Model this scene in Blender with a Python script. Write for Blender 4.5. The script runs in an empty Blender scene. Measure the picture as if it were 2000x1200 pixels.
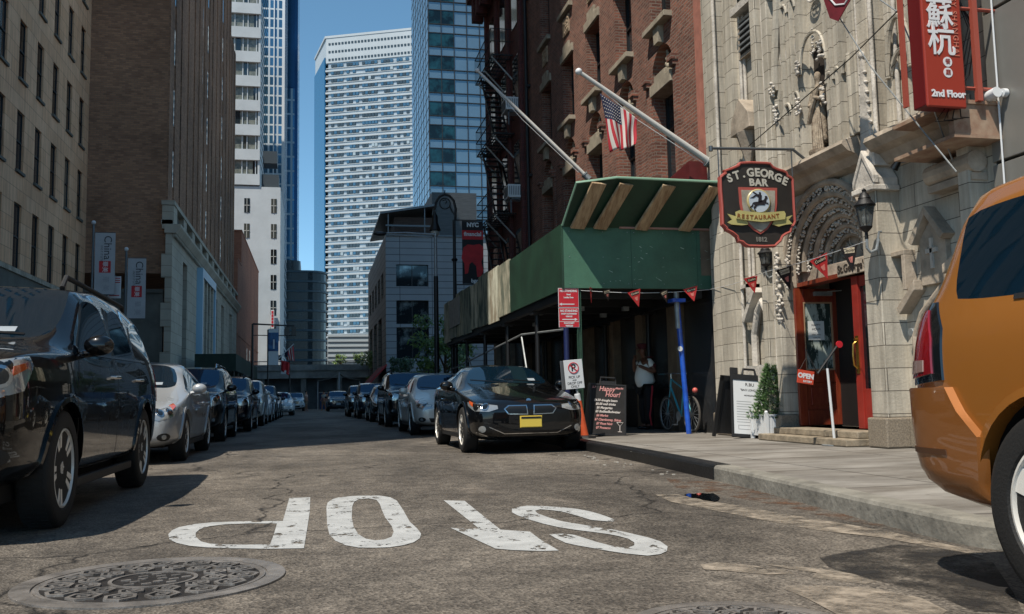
import bpy, bmesh, math, random
from mathutils import Vector, Matrix, geometry
from mathutils.bvhtree import BVHTree
R = math.radians
random.seed(7)
scn = bpy.context.scene
col = scn.collection

# ---------------------------------------------------------------- camera, world, sun, exposure
F_PX, CAM_H = 1800.0, 0.82
YAW, PITCH, ROLL = R(12.3337), R(5.6299), R(1.1)
fw = Vector((math.sin(YAW)*math.cos(PITCH), math.cos(YAW)*math.cos(PITCH), math.sin(PITCH)))
rt0 = Vector((math.cos(YAW), -math.sin(YAW), 0)); up0 = rt0.cross(fw)
rt = rt0*math.cos(ROLL) - up0*math.sin(ROLL); up = rt0*math.sin(ROLL) + up0*math.cos(ROLL)
cd = bpy.data.cameras.new('camera'); cam = bpy.data.objects.new('camera', cd); col.objects.link(cam)
cd.sensor_width = 36.0; cd.lens = F_PX/2000*36.0; cd.clip_start = .05; cd.clip_end = 3000
cam.matrix_world = Matrix(((rt.x, up.x, -fw.x, 0), (rt.y, up.y, -fw.y, 0), (rt.z, up.z, -fw.z, CAM_H), (0, 0, 0, 1)))
scn.camera = cam
CAMP = Vector((0, 0, CAM_H))
def _ray(px, py): return fw + rt*((px-1000)/F_PX) - up*((py-600)/F_PX)
def PX(px, py, X): d = _ray(px, py); return CAMP + d*(X/d.x)      # photo point measured on the plane x = X
def PY(px, py, Y): d = _ray(px, py); return CAMP + d*(Y/d.y)
def PZ(px, py, Z=0.0): d = _ray(px, py); return CAMP + d*((Z-CAM_H)/d.z)

w = bpy.data.worlds.new('World'); scn.world = w; w.use_nodes = True
nt = w.node_tree; bgn = nt.nodes['Background']
sky = nt.nodes.new('ShaderNodeTexSky'); sky.sky_type = 'NISHITA'; sky.sun_disc = False
LV = Vector((.365, .335, -.868)).normalized()                         # direction the sunlight travels
sky.sun_elevation = math.asin(-LV.z); sky.sun_rotation = math.atan2(-LV.x, -LV.y)
sky.air_density = 1.0; sky.dust_density = 0.0; sky.ozone_density = 6.0; sky.altitude = 2500
hs_ = nt.nodes.new('ShaderNodeHueSaturation'); hs_.inputs['Saturation'].default_value = .98; hs_.inputs['Hue'].default_value = .478; hs_.inputs['Value'].default_value = .86; nt.links.new(sky.outputs[0], hs_.inputs['Color'])
nt.links.new(hs_.outputs[0], bgn.inputs[0]); bgn.inputs[1].default_value = 0.145
sl = bpy.data.lights.new('sun', 'SUN'); sl.energy = 4.6; sl.angle = R(.55); sl.color = (1, .915, .79)
so = bpy.data.objects.new('sun', sl); col.objects.link(so); so.rotation_euler = LV.to_track_quat('-Z', 'Y').to_euler()
scn.view_settings.view_transform = 'Standard'; scn.view_settings.look = 'None'
scn.view_settings.exposure = 0.45; scn.view_settings.gamma = 1.0

# ---------------------------------------------------------------- helpers
def hexc(h, k=1.0):
    h = h.lstrip('#'); o = []
    for i in (0, 2, 4):
        c = int(h[i:i+2], 16)/255; o.append((c/12.92 if c <= .04045 else ((c+.055)/1.055)**2.4)*k)
    return tuple(o)
def mat(name, c, rough=.6, metal=0, var=0, vs=3, bump=0, bs=40, coat=0, emit=0, spec=None, c2=None, stretch=None, lo=.35, hi=.65):
    """principled material with optional colour mottling (var / c2) and noise bump"""
    m = bpy.data.materials.new(name); m.use_nodes = True; t = m.node_tree; b = t.nodes['Principled BSDF']
    c = hexc(c) if isinstance(c, str) else c
    b.inputs['Base Color'].default_value = (*c, 1); b.inputs['Roughness'].default_value = rough; b.inputs['Metallic'].default_value = metal
    if coat: b.inputs['Coat Weight'].default_value = coat; b.inputs['Coat Roughness'].default_value = .03
    if spec is not None: b.inputs['Specular IOR Level'].default_value = spec
    if emit: b.inputs['Emission Color'].default_value = (*c, 1); b.inputs['Emission Strength'].default_value = emit
    if var or bump or c2:
        tc = t.nodes.new('ShaderNodeTexCoord'); src = tc.outputs['Object']
        if stretch:
            mp = t.nodes.new('ShaderNodeMapping'); mp.inputs['Scale'].default_value = stretch
            t.links.new(src, mp.inputs[0]); src = mp.outputs[0]
    if var or c2:
        n = t.nodes.new('ShaderNodeTexNoise'); n.inputs['Scale'].default_value = vs; n.inputs['Detail'].default_value = 8; n.inputs['Roughness'].default_value = .65
        t.links.new(src, n.inputs['Vector'])
        r = t.nodes.new('ShaderNodeValToRGB'); r.color_ramp.elements[0].position = lo; r.color_ramp.elements[1].position = hi
        cc = hexc(c2) if isinstance(c2, str) else c2
        if cc is None:
            a = tuple(x*(1-var) for x in c); z = tuple(min(1, x*(1+var)) for x in c)
        else: a, z = c, cc
        r.color_ramp.elements[0].color = (*a, 1); r.color_ramp.elements[1].color = (*z, 1)
        t.links.new(n.outputs[0], r.inputs[0]); t.links.new(r.outputs[0], b.inputs['Base Color'])
    if bump:
        n2 = t.nodes.new('ShaderNodeTexNoise'); n2.inputs['Scale'].default_value = bs; n2.inputs['Detail'].default_value = 6
        t.links.new(src, n2.inputs['Vector'])
        bp = t.nodes.new('ShaderNodeBump'); bp.inputs['Strength'].default_value = bump; bp.inputs['Distance'].default_value = .02
        t.links.new(n2.outputs[0], bp.inputs['Height']); t.links.new(bp.outputs[0], b.inputs['Normal'])
    return m
def wall_mat(name, c1, c2, mortar, bw=.22, bh=.075, ms=.01, rough=.85, bump=.6, stain=.35, noise=2.0, offs=.5, streak=0.0):
    """coursed masonry: brick texture on (x+y, z) of the world-aligned wall, with large stains"""
    m = bpy.data.materials.new(name); m.use_nodes = True; t = m.node_tree; b = t.nodes['Principled BSDF']; L = t.links.new
    tc = t.nodes.new('ShaderNodeTexCoord'); sx = t.nodes.new('ShaderNodeSeparateXYZ'); L(tc.outputs['Object'], sx.inputs[0])
    ad = t.nodes.new('ShaderNodeMath'); ad.operation = 'ADD'; L(sx.outputs[0], ad.inputs[0]); L(sx.outputs[1], ad.inputs[1])
    cx = t.nodes.new('ShaderNodeCombineXYZ'); L(ad.outputs[0], cx.inputs[0]); L(sx.outputs[2], cx.inputs[1])
    br = t.nodes.new('ShaderNodeTexBrick'); L(cx.outputs[0], br.inputs['Vector']); br.offset = offs
    br.inputs['Color1'].default_value = (*hexc(c1), 1); br.inputs['Color2'].default_value = (*hexc(c2), 1); br.inputs['Mortar'].default_value = (*hexc(mortar), 1)
    br.inputs['Scale'].default_value = 1; br.inputs['Mortar Size'].default_value = ms; br.inputs['Mortar Smooth'].default_value = .1
    br.inputs['Brick Width'].default_value = bw; br.inputs['Row Height'].default_value = bh; br.inputs['Bias'].default_value = 0
    n = t.nodes.new('ShaderNodeTexNoise'); n.inputs['Scale'].default_value = noise; n.inputs['Detail'].default_value = 9; n.inputs['Roughness'].default_value = .7
    L(tc.outputs['Object'], n.inputs['Vector'])
    mr = t.nodes.new('ShaderNodeMapRange'); mr.inputs['From Min'].default_value = .3; mr.inputs['From Max'].default_value = .7
    mr.inputs['To Min'].default_value = 1-stain; mr.inputs['To Max'].default_value = 1+stain*.6; L(n.outputs[0], mr.inputs[0])
    mx = t.nodes.new('ShaderNodeMix'); mx.data_type = 'RGBA'; mx.blend_type = 'MULTIPLY'; mx.inputs[0].default_value = 1
    L(br.outputs['Color'], mx.inputs[6]); L(mr.outputs[0], mx.inputs[7]); out = mx.outputs[2]
    if streak:      # rain streaks and soot running down the wall
        mp = t.nodes.new('ShaderNodeMapping'); mp.inputs['Scale'].default_value = (5, 5, .45); L(tc.outputs['Object'], mp.inputs[0])
        n4 = t.nodes.new('ShaderNodeTexNoise'); n4.inputs['Scale'].default_value = 1; n4.inputs['Detail'].default_value = 8; n4.inputs['Roughness'].default_value = .7; L(mp.outputs[0], n4.inputs['Vector'])
        r4 = t.nodes.new('ShaderNodeMapRange'); r4.inputs['From Min'].default_value = .35; r4.inputs['From Max'].default_value = .6; r4.inputs['To Min'].default_value = 1-streak; r4.inputs['To Max'].default_value = 1.06; L(n4.outputs[0], r4.inputs[0])
        m4 = t.nodes.new('ShaderNodeMix'); m4.data_type = 'RGBA'; m4.blend_type = 'MULTIPLY'; m4.inputs[0].default_value = 1; L(out, m4.inputs[6]); L(r4.outputs[0], m4.inputs[7]); out = m4.outputs[2]
    L(out, b.inputs['Base Color'])
    b.inputs['Roughness'].default_value = rough
    bp = t.nodes.new('ShaderNodeBump'); bp.inputs['Strength'].default_value = bump; bp.inputs['Distance'].default_value = .012
    ma = t.nodes.new('ShaderNodeMath'); ma.operation = 'MULTIPLY_ADD'; ma.inputs[1].default_value = -1
    n3 = t.nodes.new('ShaderNodeTexNoise'); n3.inputs['Scale'].default_value = 30; n3.inputs['Detail'].default_value = 5; L(tc.outputs['Object'], n3.inputs['Vector'])
    L(br.outputs['Fac'], ma.inputs[0]); L(n3.outputs[0], ma.inputs[2]); L(ma.outputs[0], bp.inputs['Height']); L(bp.outputs[0], b.inputs['Normal'])
    return m

class MB:
    def __init__(s, M=None): s.bm = bmesh.new(); s.mi = 0; s.M = M or Matrix.Identity(4)
    def v(s, p): return s.bm.verts.new(s.M @ Vector(p))
    def f(s, vs):
        try: fc = s.bm.faces.new(vs); fc.material_index = s.mi; return fc
        except ValueError: return None
    def poly(s, pts): return s.f([s.v(p) for p in pts])
    def box(s, a, b, M=None):
        x0, y0, z0 = a; x1, y1, z1 = b
        c = [(x0,y0,z0),(x1,y0,z0),(x1,y1,z0),(x0,y1,z0),(x0,y0,z1),(x1,y0,z1),(x1,y1,z1),(x0,y1,z1)]
        if M is not None: c = [M @ Vector(p) for p in c]
        v = [s.v(p) for p in c]
        for q in ((3,2,1,0),(4,5,6,7),(0,1,5,4),(1,2,6,5),(2,3,7,6),(3,0,4,7)): s.f([v[i] for i in q])
        return s
    def cbox(s, c, d, M=None): return s.box([c[i]-d[i]/2 for i in range(3)], [c[i]+d[i]/2 for i in range(3)], M)
    def ring(s, c, ax, r, n, ph=0):
        ax = Vector(ax).normalized(); a = ax.orthogonal().normalized(); b = ax.cross(a)
        return [s.v(Vector(c) + (a*math.cos(ph+i*2*math.pi/n) + b*math.sin(ph+i*2*math.pi/n))*r) for i in range(n)]
    def skin(s, A, B):
        n = len(A)
        for i in range(n): s.f([A[i], A[(i+1) % n], B[(i+1) % n], B[i]])
    def cyl(s, p, q, r, r2=None, n=12, cap=True):
        p, q = Vector(p), Vector(q); r2 = r if r2 is None else r2
        A = s.ring(p, q-p, r, n); B = s.ring(q, q-p, r2, n); s.skin(A, B)
        if cap: s.f(A[::-1]); s.f(B)
        return s
    def tube(s, pts, r, n=8, closed=False):
        pts = [Vector(p) for p in pts]; rs = r if isinstance(r, (list, tuple)) else [r]*len(pts); prev = None; first = None; a = None
        N = len(pts)
        for i, p in enumerate(pts):
            if closed: t = (pts[(i+1) % N]-pts[i-1]).normalized()
            else: t = (pts[min(i+1, N-1)]-pts[max(i-1, 0)]).normalized()
            if a is None: a = t.orthogonal().normalized()
            a = (a - t*a.dot(t)).normalized(); b = t.cross(a)
            rg = [s.v(p+(a*math.cos(k*2*math.pi/n)+b*math.sin(k*2*math.pi/n))*rs[i]) for k in range(n)]
            if prev: s.skin(prev, rg)
            else: first = rg
            prev = rg
        if closed: s.skin(prev, first)
        else: s.f(first[::-1]); s.f(prev)
        return s
    def lathe(s, prof, c=(0,0,0), n=16, ax='z'):
        c = Vector(c); prev = None
        for r, h in prof:
            rg = []
            for k in range(n):
                a = k*2*math.pi/n
                if ax == 'z': p = (r*math.cos(a), r*math.sin(a), h)
                elif ax == 'x': p = (h, r*math.cos(a), r*math.sin(a))
                else: p = (r*math.sin(a), h, r*math.cos(a))
                rg.append(s.v(c+Vector(p)))
            if prev: s.skin(prev, rg)
            else: first = rg
            prev = rg
        s.f(first[::-1]); s.f(prev); return s
    def prism(s, pts, ax, lo, hi):
        """2-D outline extruded along ax: 'x' -> (y,z) outline, 'y' -> (x,z), 'z' -> (x,y)"""
        def P(p, h): return (h, p[0], p[1]) if ax == 'x' else (p[0], h, p[1]) if ax == 'y' else (p[0], p[1], h)
        A = [s.v(P(p, lo)) for p in pts]; B = [s.v(P(p, hi)) for p in pts]
        s.skin(A, B); s.f(A[::-1]); s.f(B); return s
    def sph(s, c, r, sc=(1,1,1), u=12, v=8, M=None):
        T = Matrix.Translation(c) @ (M.to_4x4() if M is not None else Matrix.Identity(4)) @ Matrix.Diagonal((r*sc[0], r*sc[1], r*sc[2], 1))
        k = len(s.bm.faces); g = bmesh.ops.create_uvsphere(s.bm, u_segments=u, v_segments=v, radius=1, matrix=s.M @ T)
        for vv in g['verts']:
            for fc in vv.link_faces: fc.material_index = s.mi; fc.smooth = True
        return s
    def done(s, name, m, parent=None, world=True, smooth=False, bevel=0, fix=True, ang=35):
        if fix: bmesh.ops.recalc_face_normals(s.bm, faces=s.bm.faces)
        me = bpy.data.meshes.new(name); s.bm.to_mesh(me); s.bm.free()
        return link(name, me, m, parent, world, smooth, bevel, ang)
def link(name, me, m, parent=None, world=True, smooth=False, bevel=0, ang=35):
    o = bpy.data.objects.new(name, me); col.objects.link(o)
    for x in (m if isinstance(m, (list, tuple)) else [m]): me.materials.append(x)
    if smooth:
        me.shade_smooth()
        try: me.set_sharp_from_angle(angle=R(ang))
        except Exception: pass
    if bevel:
        b = o.modifiers.new('bevel', 'BEVEL'); b.width = bevel; b.segments = 2; b.limit_method = 'ANGLE'; b.angle_limit = R(40)
    if parent:
        o.parent = parent
        if world: o.matrix_parent_inverse = Matrix.Translation(-Vector(parent.get('_w', parent.location)))
    return o
def thing(name, label, cat, loc=(0,0,0), rotz=0, group=None):
    o = bpy.data.objects.new(name, None); col.objects.link(o); o.location = loc; o.rotation_euler = (0, 0, rotz)
    o.empty_display_size = .2; tag(o, label, cat, group); return o
def tag(o, label, cat, group=None):
    o['label'] = label; o['category'] = cat
    if group: o['group'] = group
    return o
def struct(o, kind='structure'): o['kind'] = kind; return o
def sub(o, parent):
    """make o a sub-part of the mesh part `parent` (both built in the same frame)"""
    o.parent = parent; o.matrix_parent_inverse = Matrix.Identity(4); return o
def kids(o, table):
    return [c for c in bpy.data.objects if c.parent == o]
def copy_tree(o, parent=None):
    c = o.copy(); col.objects.link(c)
    if parent: c.parent = parent
    for ch in kids(o, None): copy_tree(ch, c)
    return c
_fc = {}
def text(s, size, M, m, parent=None, world=True, name='lettering', depth=.003, bold=0, sx=1.0, align='CENTER', shear=0, spacing=1.0):
    cu = bpy.data.curves.new('lettering', 'FONT'); cu.body = s; cu.size = size; cu.align_x = align; cu.align_y = 'CENTER'
    cu.extrude = depth; cu.offset = bold; cu.shear = shear; cu.resolution_u = 3; cu.space_character = spacing
    t = bpy.data.objects.new('lettering', cu); col.objects.link(t); bpy.context.view_layer.update()
    me = bpy.data.meshes.new_from_object(t.evaluated_get(bpy.context.evaluated_depsgraph_get()))
    bpy.data.objects.remove(t); bpy.data.curves.remove(cu)
    me.materials.clear()
    me.transform(M @ Matrix.Diagonal((sx, 1, 1, 1)))
    return link(name, me, m, parent, world)
def FM(loc, rotz=0, tilt=0, roll=0):
    """frame of a board facing -y: text reads along +x; rotz turns it, tilt leans it back, roll spins it in its plane"""
    return Matrix.Translation(loc) @ Matrix.Rotation(rotz, 4, 'Z') @ Matrix.Rotation(R(90)-tilt, 4, 'X') @ Matrix.Rotation(roll, 4, 'Z')
# ---------------------------------------------------------------- materials
M_ = {}
M_['glass_dark'] = mat('dark window glass', '#0c1216', .06, 0, spec=.9)
g_ = M_['glass_dark'].node_tree; oi = g_.nodes.new('ShaderNodeObjectInfo'); gr_ = g_.nodes.new('ShaderNodeValToRGB'); gr_.color_ramp.interpolation = 'CONSTANT'
gr_.color_ramp.elements[0].color = (.004, .007, .009, 1); gr_.color_ramp.elements[1].position = .86; gr_.color_ramp.elements[1].color = (.05, .055, .05, 1)
e_ = gr_.color_ramp.elements.new(.45); e_.color = (.012, .02, .026, 1)
g_.links.new(oi.outputs['Random'], gr_.inputs[0]); g_.links.new(gr_.outputs[0], g_.nodes['Principled BSDF'].inputs['Base Color'])
M_['glass_blue'] = mat('blue tinted glass', '#16303e', .05, .55)
M_['frame_dark'] = mat('dark window frame', '#15171a', .5)
M_['frame_white'] = mat('white frame', '#a9aaa6', .6)
M_['black'] = mat('black paint', '#08090b', .35)
M_['iron'] = mat('black iron', '#0c0d10', .5, bump=.2)
M_['steel'] = mat('grey steel', '#5d6266', .45, .6)
M_['galv'] = mat('galvanised steel', '#8d9294', .5, .5, var=.2, vs=8)
M_['white'] = mat('white paint', '#c9ccce', .5)
M_['stone'] = wall_mat('church ashlar', '#b0a899', '#bcb5a7', '#59534b', 1.5, .272, .005, .8, .35, .22, 1.3, .5, .38)
M_['stone_plain'] = mat('carved stone', '#b5afa6', .85, var=.3, vs=3, bump=.5, bs=25)
M_['stone_trim'] = mat('moulded stone', '#9c9081', .85, var=.35, vs=2.5, bump=.3, bs=30)
M_['granite'] = mat('speckled granite', '#7d7365', .7, var=.35, vs=60, bump=.2)
M_['brick_red'] = wall_mat('red brick', '#875544', '#603a2f', '#7a695e', .21, .07, .012, .9, .8, .4, 1.5)
M_['brick_paint'] = wall_mat('maroon painted brick', '#5f2a25', '#4d211d', '#3c1a17', .21, .07, .008, .7, .5, .35, 1.2)
M_['brick_brown'] = wall_mat('brown brick', '#a47a5e', '#83604b', '#836a59', .32, .11, .012, .9, .7, .35, .25)
M_['brick_pier'] = wall_mat('brown brick piers', '#a87d61', '#86604a', '#7e6450', .3, .11, .012, .9, .8, .5, .12)
M_['brick_low'] = wall_mat('orange red brick', '#b87558', '#a5644c', '#8c6a58', .4, .12, .01, .9, .4, .25, .2)
M_['tan'] = wall_mat('tan stucco', '#ddae8b', '#d3a17c', '#aa8668', 1.3, .66, .015, .9, .3, .18, .25, .5, .25)
M_['lime'] = wall_mat('limestone base', '#b5ab9b', '#a99f8f', '#7d756a', 1.4, .6, .012, .85, .3, .25, .3)
M_['char'] = mat('charcoal stone', '#5c5952', .8, var=.3, vs=.6)

# ---------------------------------------------------------------- ground
def asphalt():
    m = bpy.data.materials.new('asphalt'); m.use_nodes = True; t = m.node_tree; L = t.links.new; b = t.nodes['Principled BSDF']
    tc = t.nodes.new('ShaderNodeTexCoord'); o = tc.outputs['Object']
    def noise(s, d=8, r=.6, vec=o, ds=0):
        n = t.nodes.new('ShaderNodeTexNoise'); n.inputs['Scale'].default_value = s; n.inputs['Detail'].default_value = d; n.inputs['Roughness'].default_value = r
        n.inputs['Distortion'].default_value = ds; L(vec, n.inputs['Vector']); return n.outputs[0]
    def ramp(x, a, z, ca, cz):
        r = t.nodes.new('ShaderNodeValToRGB'); r.color_ramp.elements[0].position = a; r.color_ramp.elements[1].position = z
        r.color_ramp.elements[0].color = (*ca, 1); r.color_ramp.elements[1].color = (*cz, 1); L(x, r.inputs[0]); return r.outputs[0]
    def mix(a, c, f, mode='MIX'):
        x = t.nodes.new('ShaderNodeMix'); x.data_type = 'RGBA'; x.blend_type = mode
        if isinstance(f, float): x.inputs[0].default_value = f
        else: L(f, x.inputs[0])
        for s_, q in ((6, a), (7, c)):
            if isinstance(q, tuple): x.inputs[s_].default_value = (*q, 1)
            else: L(q, x.inputs[s_])
        return x.outputs[2]
    vo = t.nodes.new('ShaderNodeTexVoronoi'); vo.inputs['Scale'].default_value = 75; L(o, vo.inputs['Vector'])
    agg = ramp(vo.outputs['Color'], .05, .9, (.022, .020, .018), (.27, .25, .225))      # aggregate speckle
    mp = t.nodes.new('ShaderNodeMapping'); mp.inputs['Scale'].default_value = (1, .45, 1); L(o, mp.inputs[0])
    base = ramp(noise(.55, 10, .62, mp.outputs[0]), .40, .60, (.036, .0345, .033), (.140, .134, .126))
    c = mix(base, agg, .6)
    pt = ramp(noise(.9, 9, .7, mp.outputs[0], .6), .60, .64, (0, 0, 0), (1, 1, 1))       # scuffed pale patches
    c = mix(c, (.24, .22, .195), pt) if False else mix(c, mix(c, (.21, .19, .17), .45), pt)
    dk = ramp(noise(.35, 8, .6, o, .4), .56, .66, (0, 0, 0), (1, 1, 1))                    # oil and tar stains
    c = mix(c, mix(c, (.018, .016, .015), .6), dk)
    # cracks
    v2 = t.nodes.new('ShaderNodeTexVoronoi'); v2.feature = 'DISTANCE_TO_EDGE'; v2.inputs['Scale'].default_value = .42
    nn = t.nodes.new('ShaderNodeTexNoise'); nn.inputs['Scale'].default_value = 2.2; nn.inputs['Detail'].default_value = 7; L(o, nn.inputs['Vector'])
    av = t.nodes.new('ShaderNodeMix'); av.data_type = 'RGBA'; av.inputs[0].default_value = .35; L(o, av.inputs[6]); L(nn.outputs['Color'], av.inputs[7]); L(av.outputs[2], v2.inputs['Vector'])
    ck = ramp(v2.outputs['Distance'], .0, .006, (1, 1, 1), (0, 0, 0))
    c = mix(c, (.012, .011, .010), ck)
    big = ramp(noise(.42, 9, .66, mp.outputs[0], .5), .36, .64, (.50, .48, .46), (1.40, 1.35, 1.28)); c = mix(c, big, 1.0, 'MULTIPLY')
    fine = ramp(noise(4.5, 8, .75), .35, .65, (.62, .60, .58), (1.25, 1.22, 1.18)); c = mix(c, fine, 1.0, 'MULTIPLY')
    L(c, b.inputs['Base Color'])
    rr = t.nodes.new('ShaderNodeMapRange'); L(noise(1.3), rr.inputs[0]); rr.inputs['To Min'].default_value = .5; rr.inputs['To Max'].default_value = .85; L(rr.outputs[0], b.inputs['Roughness'])
    b.inputs['Specular IOR Level'].default_value = .35
    bp = t.nodes.new('ShaderNodeBump'); bp.inputs['Strength'].default_value = .75; bp.inputs['Distance'].default_value = .012
    ad = t.nodes.new('ShaderNodeMath'); ad.operation = 'ADD'; L(vo.outputs['Distance'], ad.inputs[0]); L(noise(26, 4), ad.inputs[1]); L(ad.outputs[0], bp.inputs['Height']); L(bp.outputs[0], b.inputs['Normal'])
    return m
M_['asphalt'] = asphalt()
def concrete_walk():
    m = wall_mat('sidewalk concrete', '#7f7c77', '#74716c', '#3f3c38', 1.5, 1.5, .012, .85, .25, .28, .8, 0)
    t = m.node_tree
    for n in list(t.nodes):
        if n.type == 'COMBXYZ':   # joints laid out flat on (x, y)
            s = [q for q in t.nodes if q.type == 'SEPXYZ'][0]
            t.links.new(s.outputs[0], n.inputs[0]); t.links.new(s.outputs[1], n.inputs[1])
    return m
M_['walk'] = concrete_walk()
t = M_['walk'].node_tree; bs = t.nodes['Principled BSDF']; src = bs.inputs['Base Color'].links[0].from_socket; tc = [n for n in t.nodes if n.type == 'TEX_COORD'][0]
def spots(scale, a, z, col_, src):      # gum spots and blotchy stains
    v = t.nodes.new('ShaderNodeTexVoronoi'); v.inputs['Scale'].default_value = scale; t.links.new(tc.outputs['Object'], v.inputs['Vector'])
    r = t.nodes.new('ShaderNodeValToRGB'); r.color_ramp.elements[0].position = a; r.color_ramp.elements[1].position = z; r.color_ramp.elements[0].color = (*col_, 1); r.color_ramp.elements[1].color = (1, 1, 1, 1)
    t.links.new(v.outputs['Distance'], r.inputs[0]); m = t.nodes.new('ShaderNodeMix'); m.data_type = 'RGBA'; m.blend_type = 'MULTIPLY'; m.inputs[0].default_value = 1; t.links.new(src, m.inputs[6]); t.links.new(r.outputs[0], m.inputs[7]); return m.outputs[2]
src = spots(2.6, .05, .075, (.45, .43, .42), src); src = spots(5.1, .03, .05, (.5, .5, .5), src)
n = t.nodes.new('ShaderNodeTexNoise'); n.inputs['Scale'].default_value = 1.4; n.inputs['Detail'].default_value = 9; n.inputs['Roughness'].default_value = .7; mp = t.nodes.new('ShaderNodeMapping'); mp.inputs['Scale'].default_value = (.5, 1.6, 1); t.links.new(tc.outputs['Object'], mp.inputs[0]); t.links.new(mp.outputs[0], n.inputs['Vector'])
r = t.nodes.new('ShaderNodeValToRGB'); r.color_ramp.elements[0].position = .38; r.color_ramp.elements[1].position = .62; r.color_ramp.elements[0].color = (.62, .58, .54, 1); r.color_ramp.elements[1].color = (1.25, 1.25, 1.25, 1); t.links.new(n.outputs[0], r.inputs[0])
m = t.nodes.new('ShaderNodeMix'); m.data_type = 'RGBA'; m.blend_type = 'MULTIPLY'; m.inputs[0].default_value = 1; t.links.new(src, m.inputs[6]); t.links.new(r.outputs[0], m.inputs[7]); t.links.new(m.outputs[2], bs.inputs['Base Color'])
M_['kerb'] = mat('kerb concrete', '#77746c', .85, var=.35, vs=3, bump=.5, bs=20)
M_['kerb_dark'] = mat('black steel faced kerb', '#131416', .5, var=.4, vs=5, bump=.3)

b = MB(); b.poly([(-400, -300, 0), (400, -300, 0), (400, 900, 0), (-400, 900, 0)])
struct(b.done('road', M_['asphalt']))
KL = [(9.5, 2.5), (6.0, 2.7), (4.3, 3.2), (3.45, 4.1), (3.42, 5.0), (3.6, 6.6), (3.78, 8.35)]        # kerb line on the right, corner first
KR = [(3.78, 8.35), (3.97, 11), (4.09, 14), (4.12, 20), (4.12, 40), (4.12, 76)]
H = .14
def strip_walk(name, line, xfar, z, m):
    b = MB(); pts = line
    top = [(p[0], p[1]) for p in pts]+[(xfar, pts[-1][1]), (xfar, pts[0][1])]
    b.prism(top, 'z', -.05, z); return struct(b.done(name, m))

def kerb(name, line, m, w=.17, top=H):
    b = MB()
    prof = [(0, -.05), (0, top-.03), (.012, top-.008), (.035, top), (w, top), (w, -.05)]
    prev = None
    for i, (x, y) in enumerate(line):
        t = Vector(line[min(i+1, len(line)-1)])-Vector(line[max(i-1, 0)]); t.normalize(); n = Vector((t.y, -t.x))
        rg = [b.v((x+n.x*a*(1 if True else -1), y+n.y*a, z)) for a, z in prof]
        if prev: b.skin(prev, rg)
        else: b.f(rg[::-1])
        prev = rg
    b.f(prev); return struct(b.done(name, m, bevel=0))
def smooth_line(P, n=6):
    o = []
    for i in range(len(P)-1):
        p0, p1, p2, p3 = P[max(i-1, 0)], P[i], P[i+1], P[min(i+2, len(P)-1)]
        for k in range(n):
            t = k/n; o.append(tuple(.5*((2*p1[j])+(-p0[j]+p2[j])*t+(2*p0[j]-5*p1[j]+4*p2[j]-p3[j])*t*t+(-p0[j]+3*p1[j]-3*p2[j]+p3[j])*t**3) for j in range(2)))
    return o+[P[-1]]
def inset_line(L, w):
    o = []
    for i, (x, y) in enumerate(L):
        t_ = (Vector(L[min(i+1, len(L)-1)])-Vector(L[max(i-1, 0)])).normalized(); o.append((x+t_.y*w, y-t_.x*w))
    return o
wl = inset_line(smooth_line(KL), .155)+inset_line(KR, .155)[1:]
b = MB(); b.prism([(p[0], p[1]) for p in wl]+[(7.6, 76), (7.6, 2.9), (9.3, 2.7)], 'z', -.05, H-.004); struct(b.done('sidewalk_right', M_['walk']))
kerb('kerb_corner', smooth_line(KL), M_['kerb'])
kerb('kerb_right', [(x-.01, y) for x, y in KR], M_['kerb_dark'], .18, H+.003)
kerb('kerb_left', [(-3.75, 120), (-3.75, 60), (-3.75, -6)], M_['kerb'])
b = MB(); b.box((-13, -6, -.05), (-3.9, 120, H-.004)); struct(b.done('sidewalk_left', M_['walk']))

def paint_mat():
    m = mat('worn white road paint', '#a3a5a5', .6, var=.15, vs=6, bump=.3, bs=60)
    t = m.node_tree; b = t.nodes['Principled BSDF']; L = t.links.new
    tc = t.nodes.new('ShaderNodeTexCoord'); n = t.nodes.new('ShaderNodeTexNoise'); n.inputs['Scale'].default_value = 7; n.inputs['Detail'].default_value = 12; n.inputs['Roughness'].default_value = .78
    mp = t.nodes.new('ShaderNodeMapping'); mp.inputs['Scale'].default_value = (1, .6, 1); L(tc.outputs['Object'], mp.inputs[0]); L(mp.outputs[0], n.inputs['Vector'])
    r = t.nodes.new('ShaderNodeValToRGB'); r.color_ramp.elements[0].position = .425; r.color_ramp.elements[1].position = .44
    r.color_ramp.elements[0].color = (0, 0, 0, 1); r.color_ramp.elements[1].color = (1, 1, 1, 1); L(n.outputs[0], r.inputs[0]); L(r.outputs[0], b.inputs['Alpha'])
    return m
M_['paint'] = paint_mat()
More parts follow.
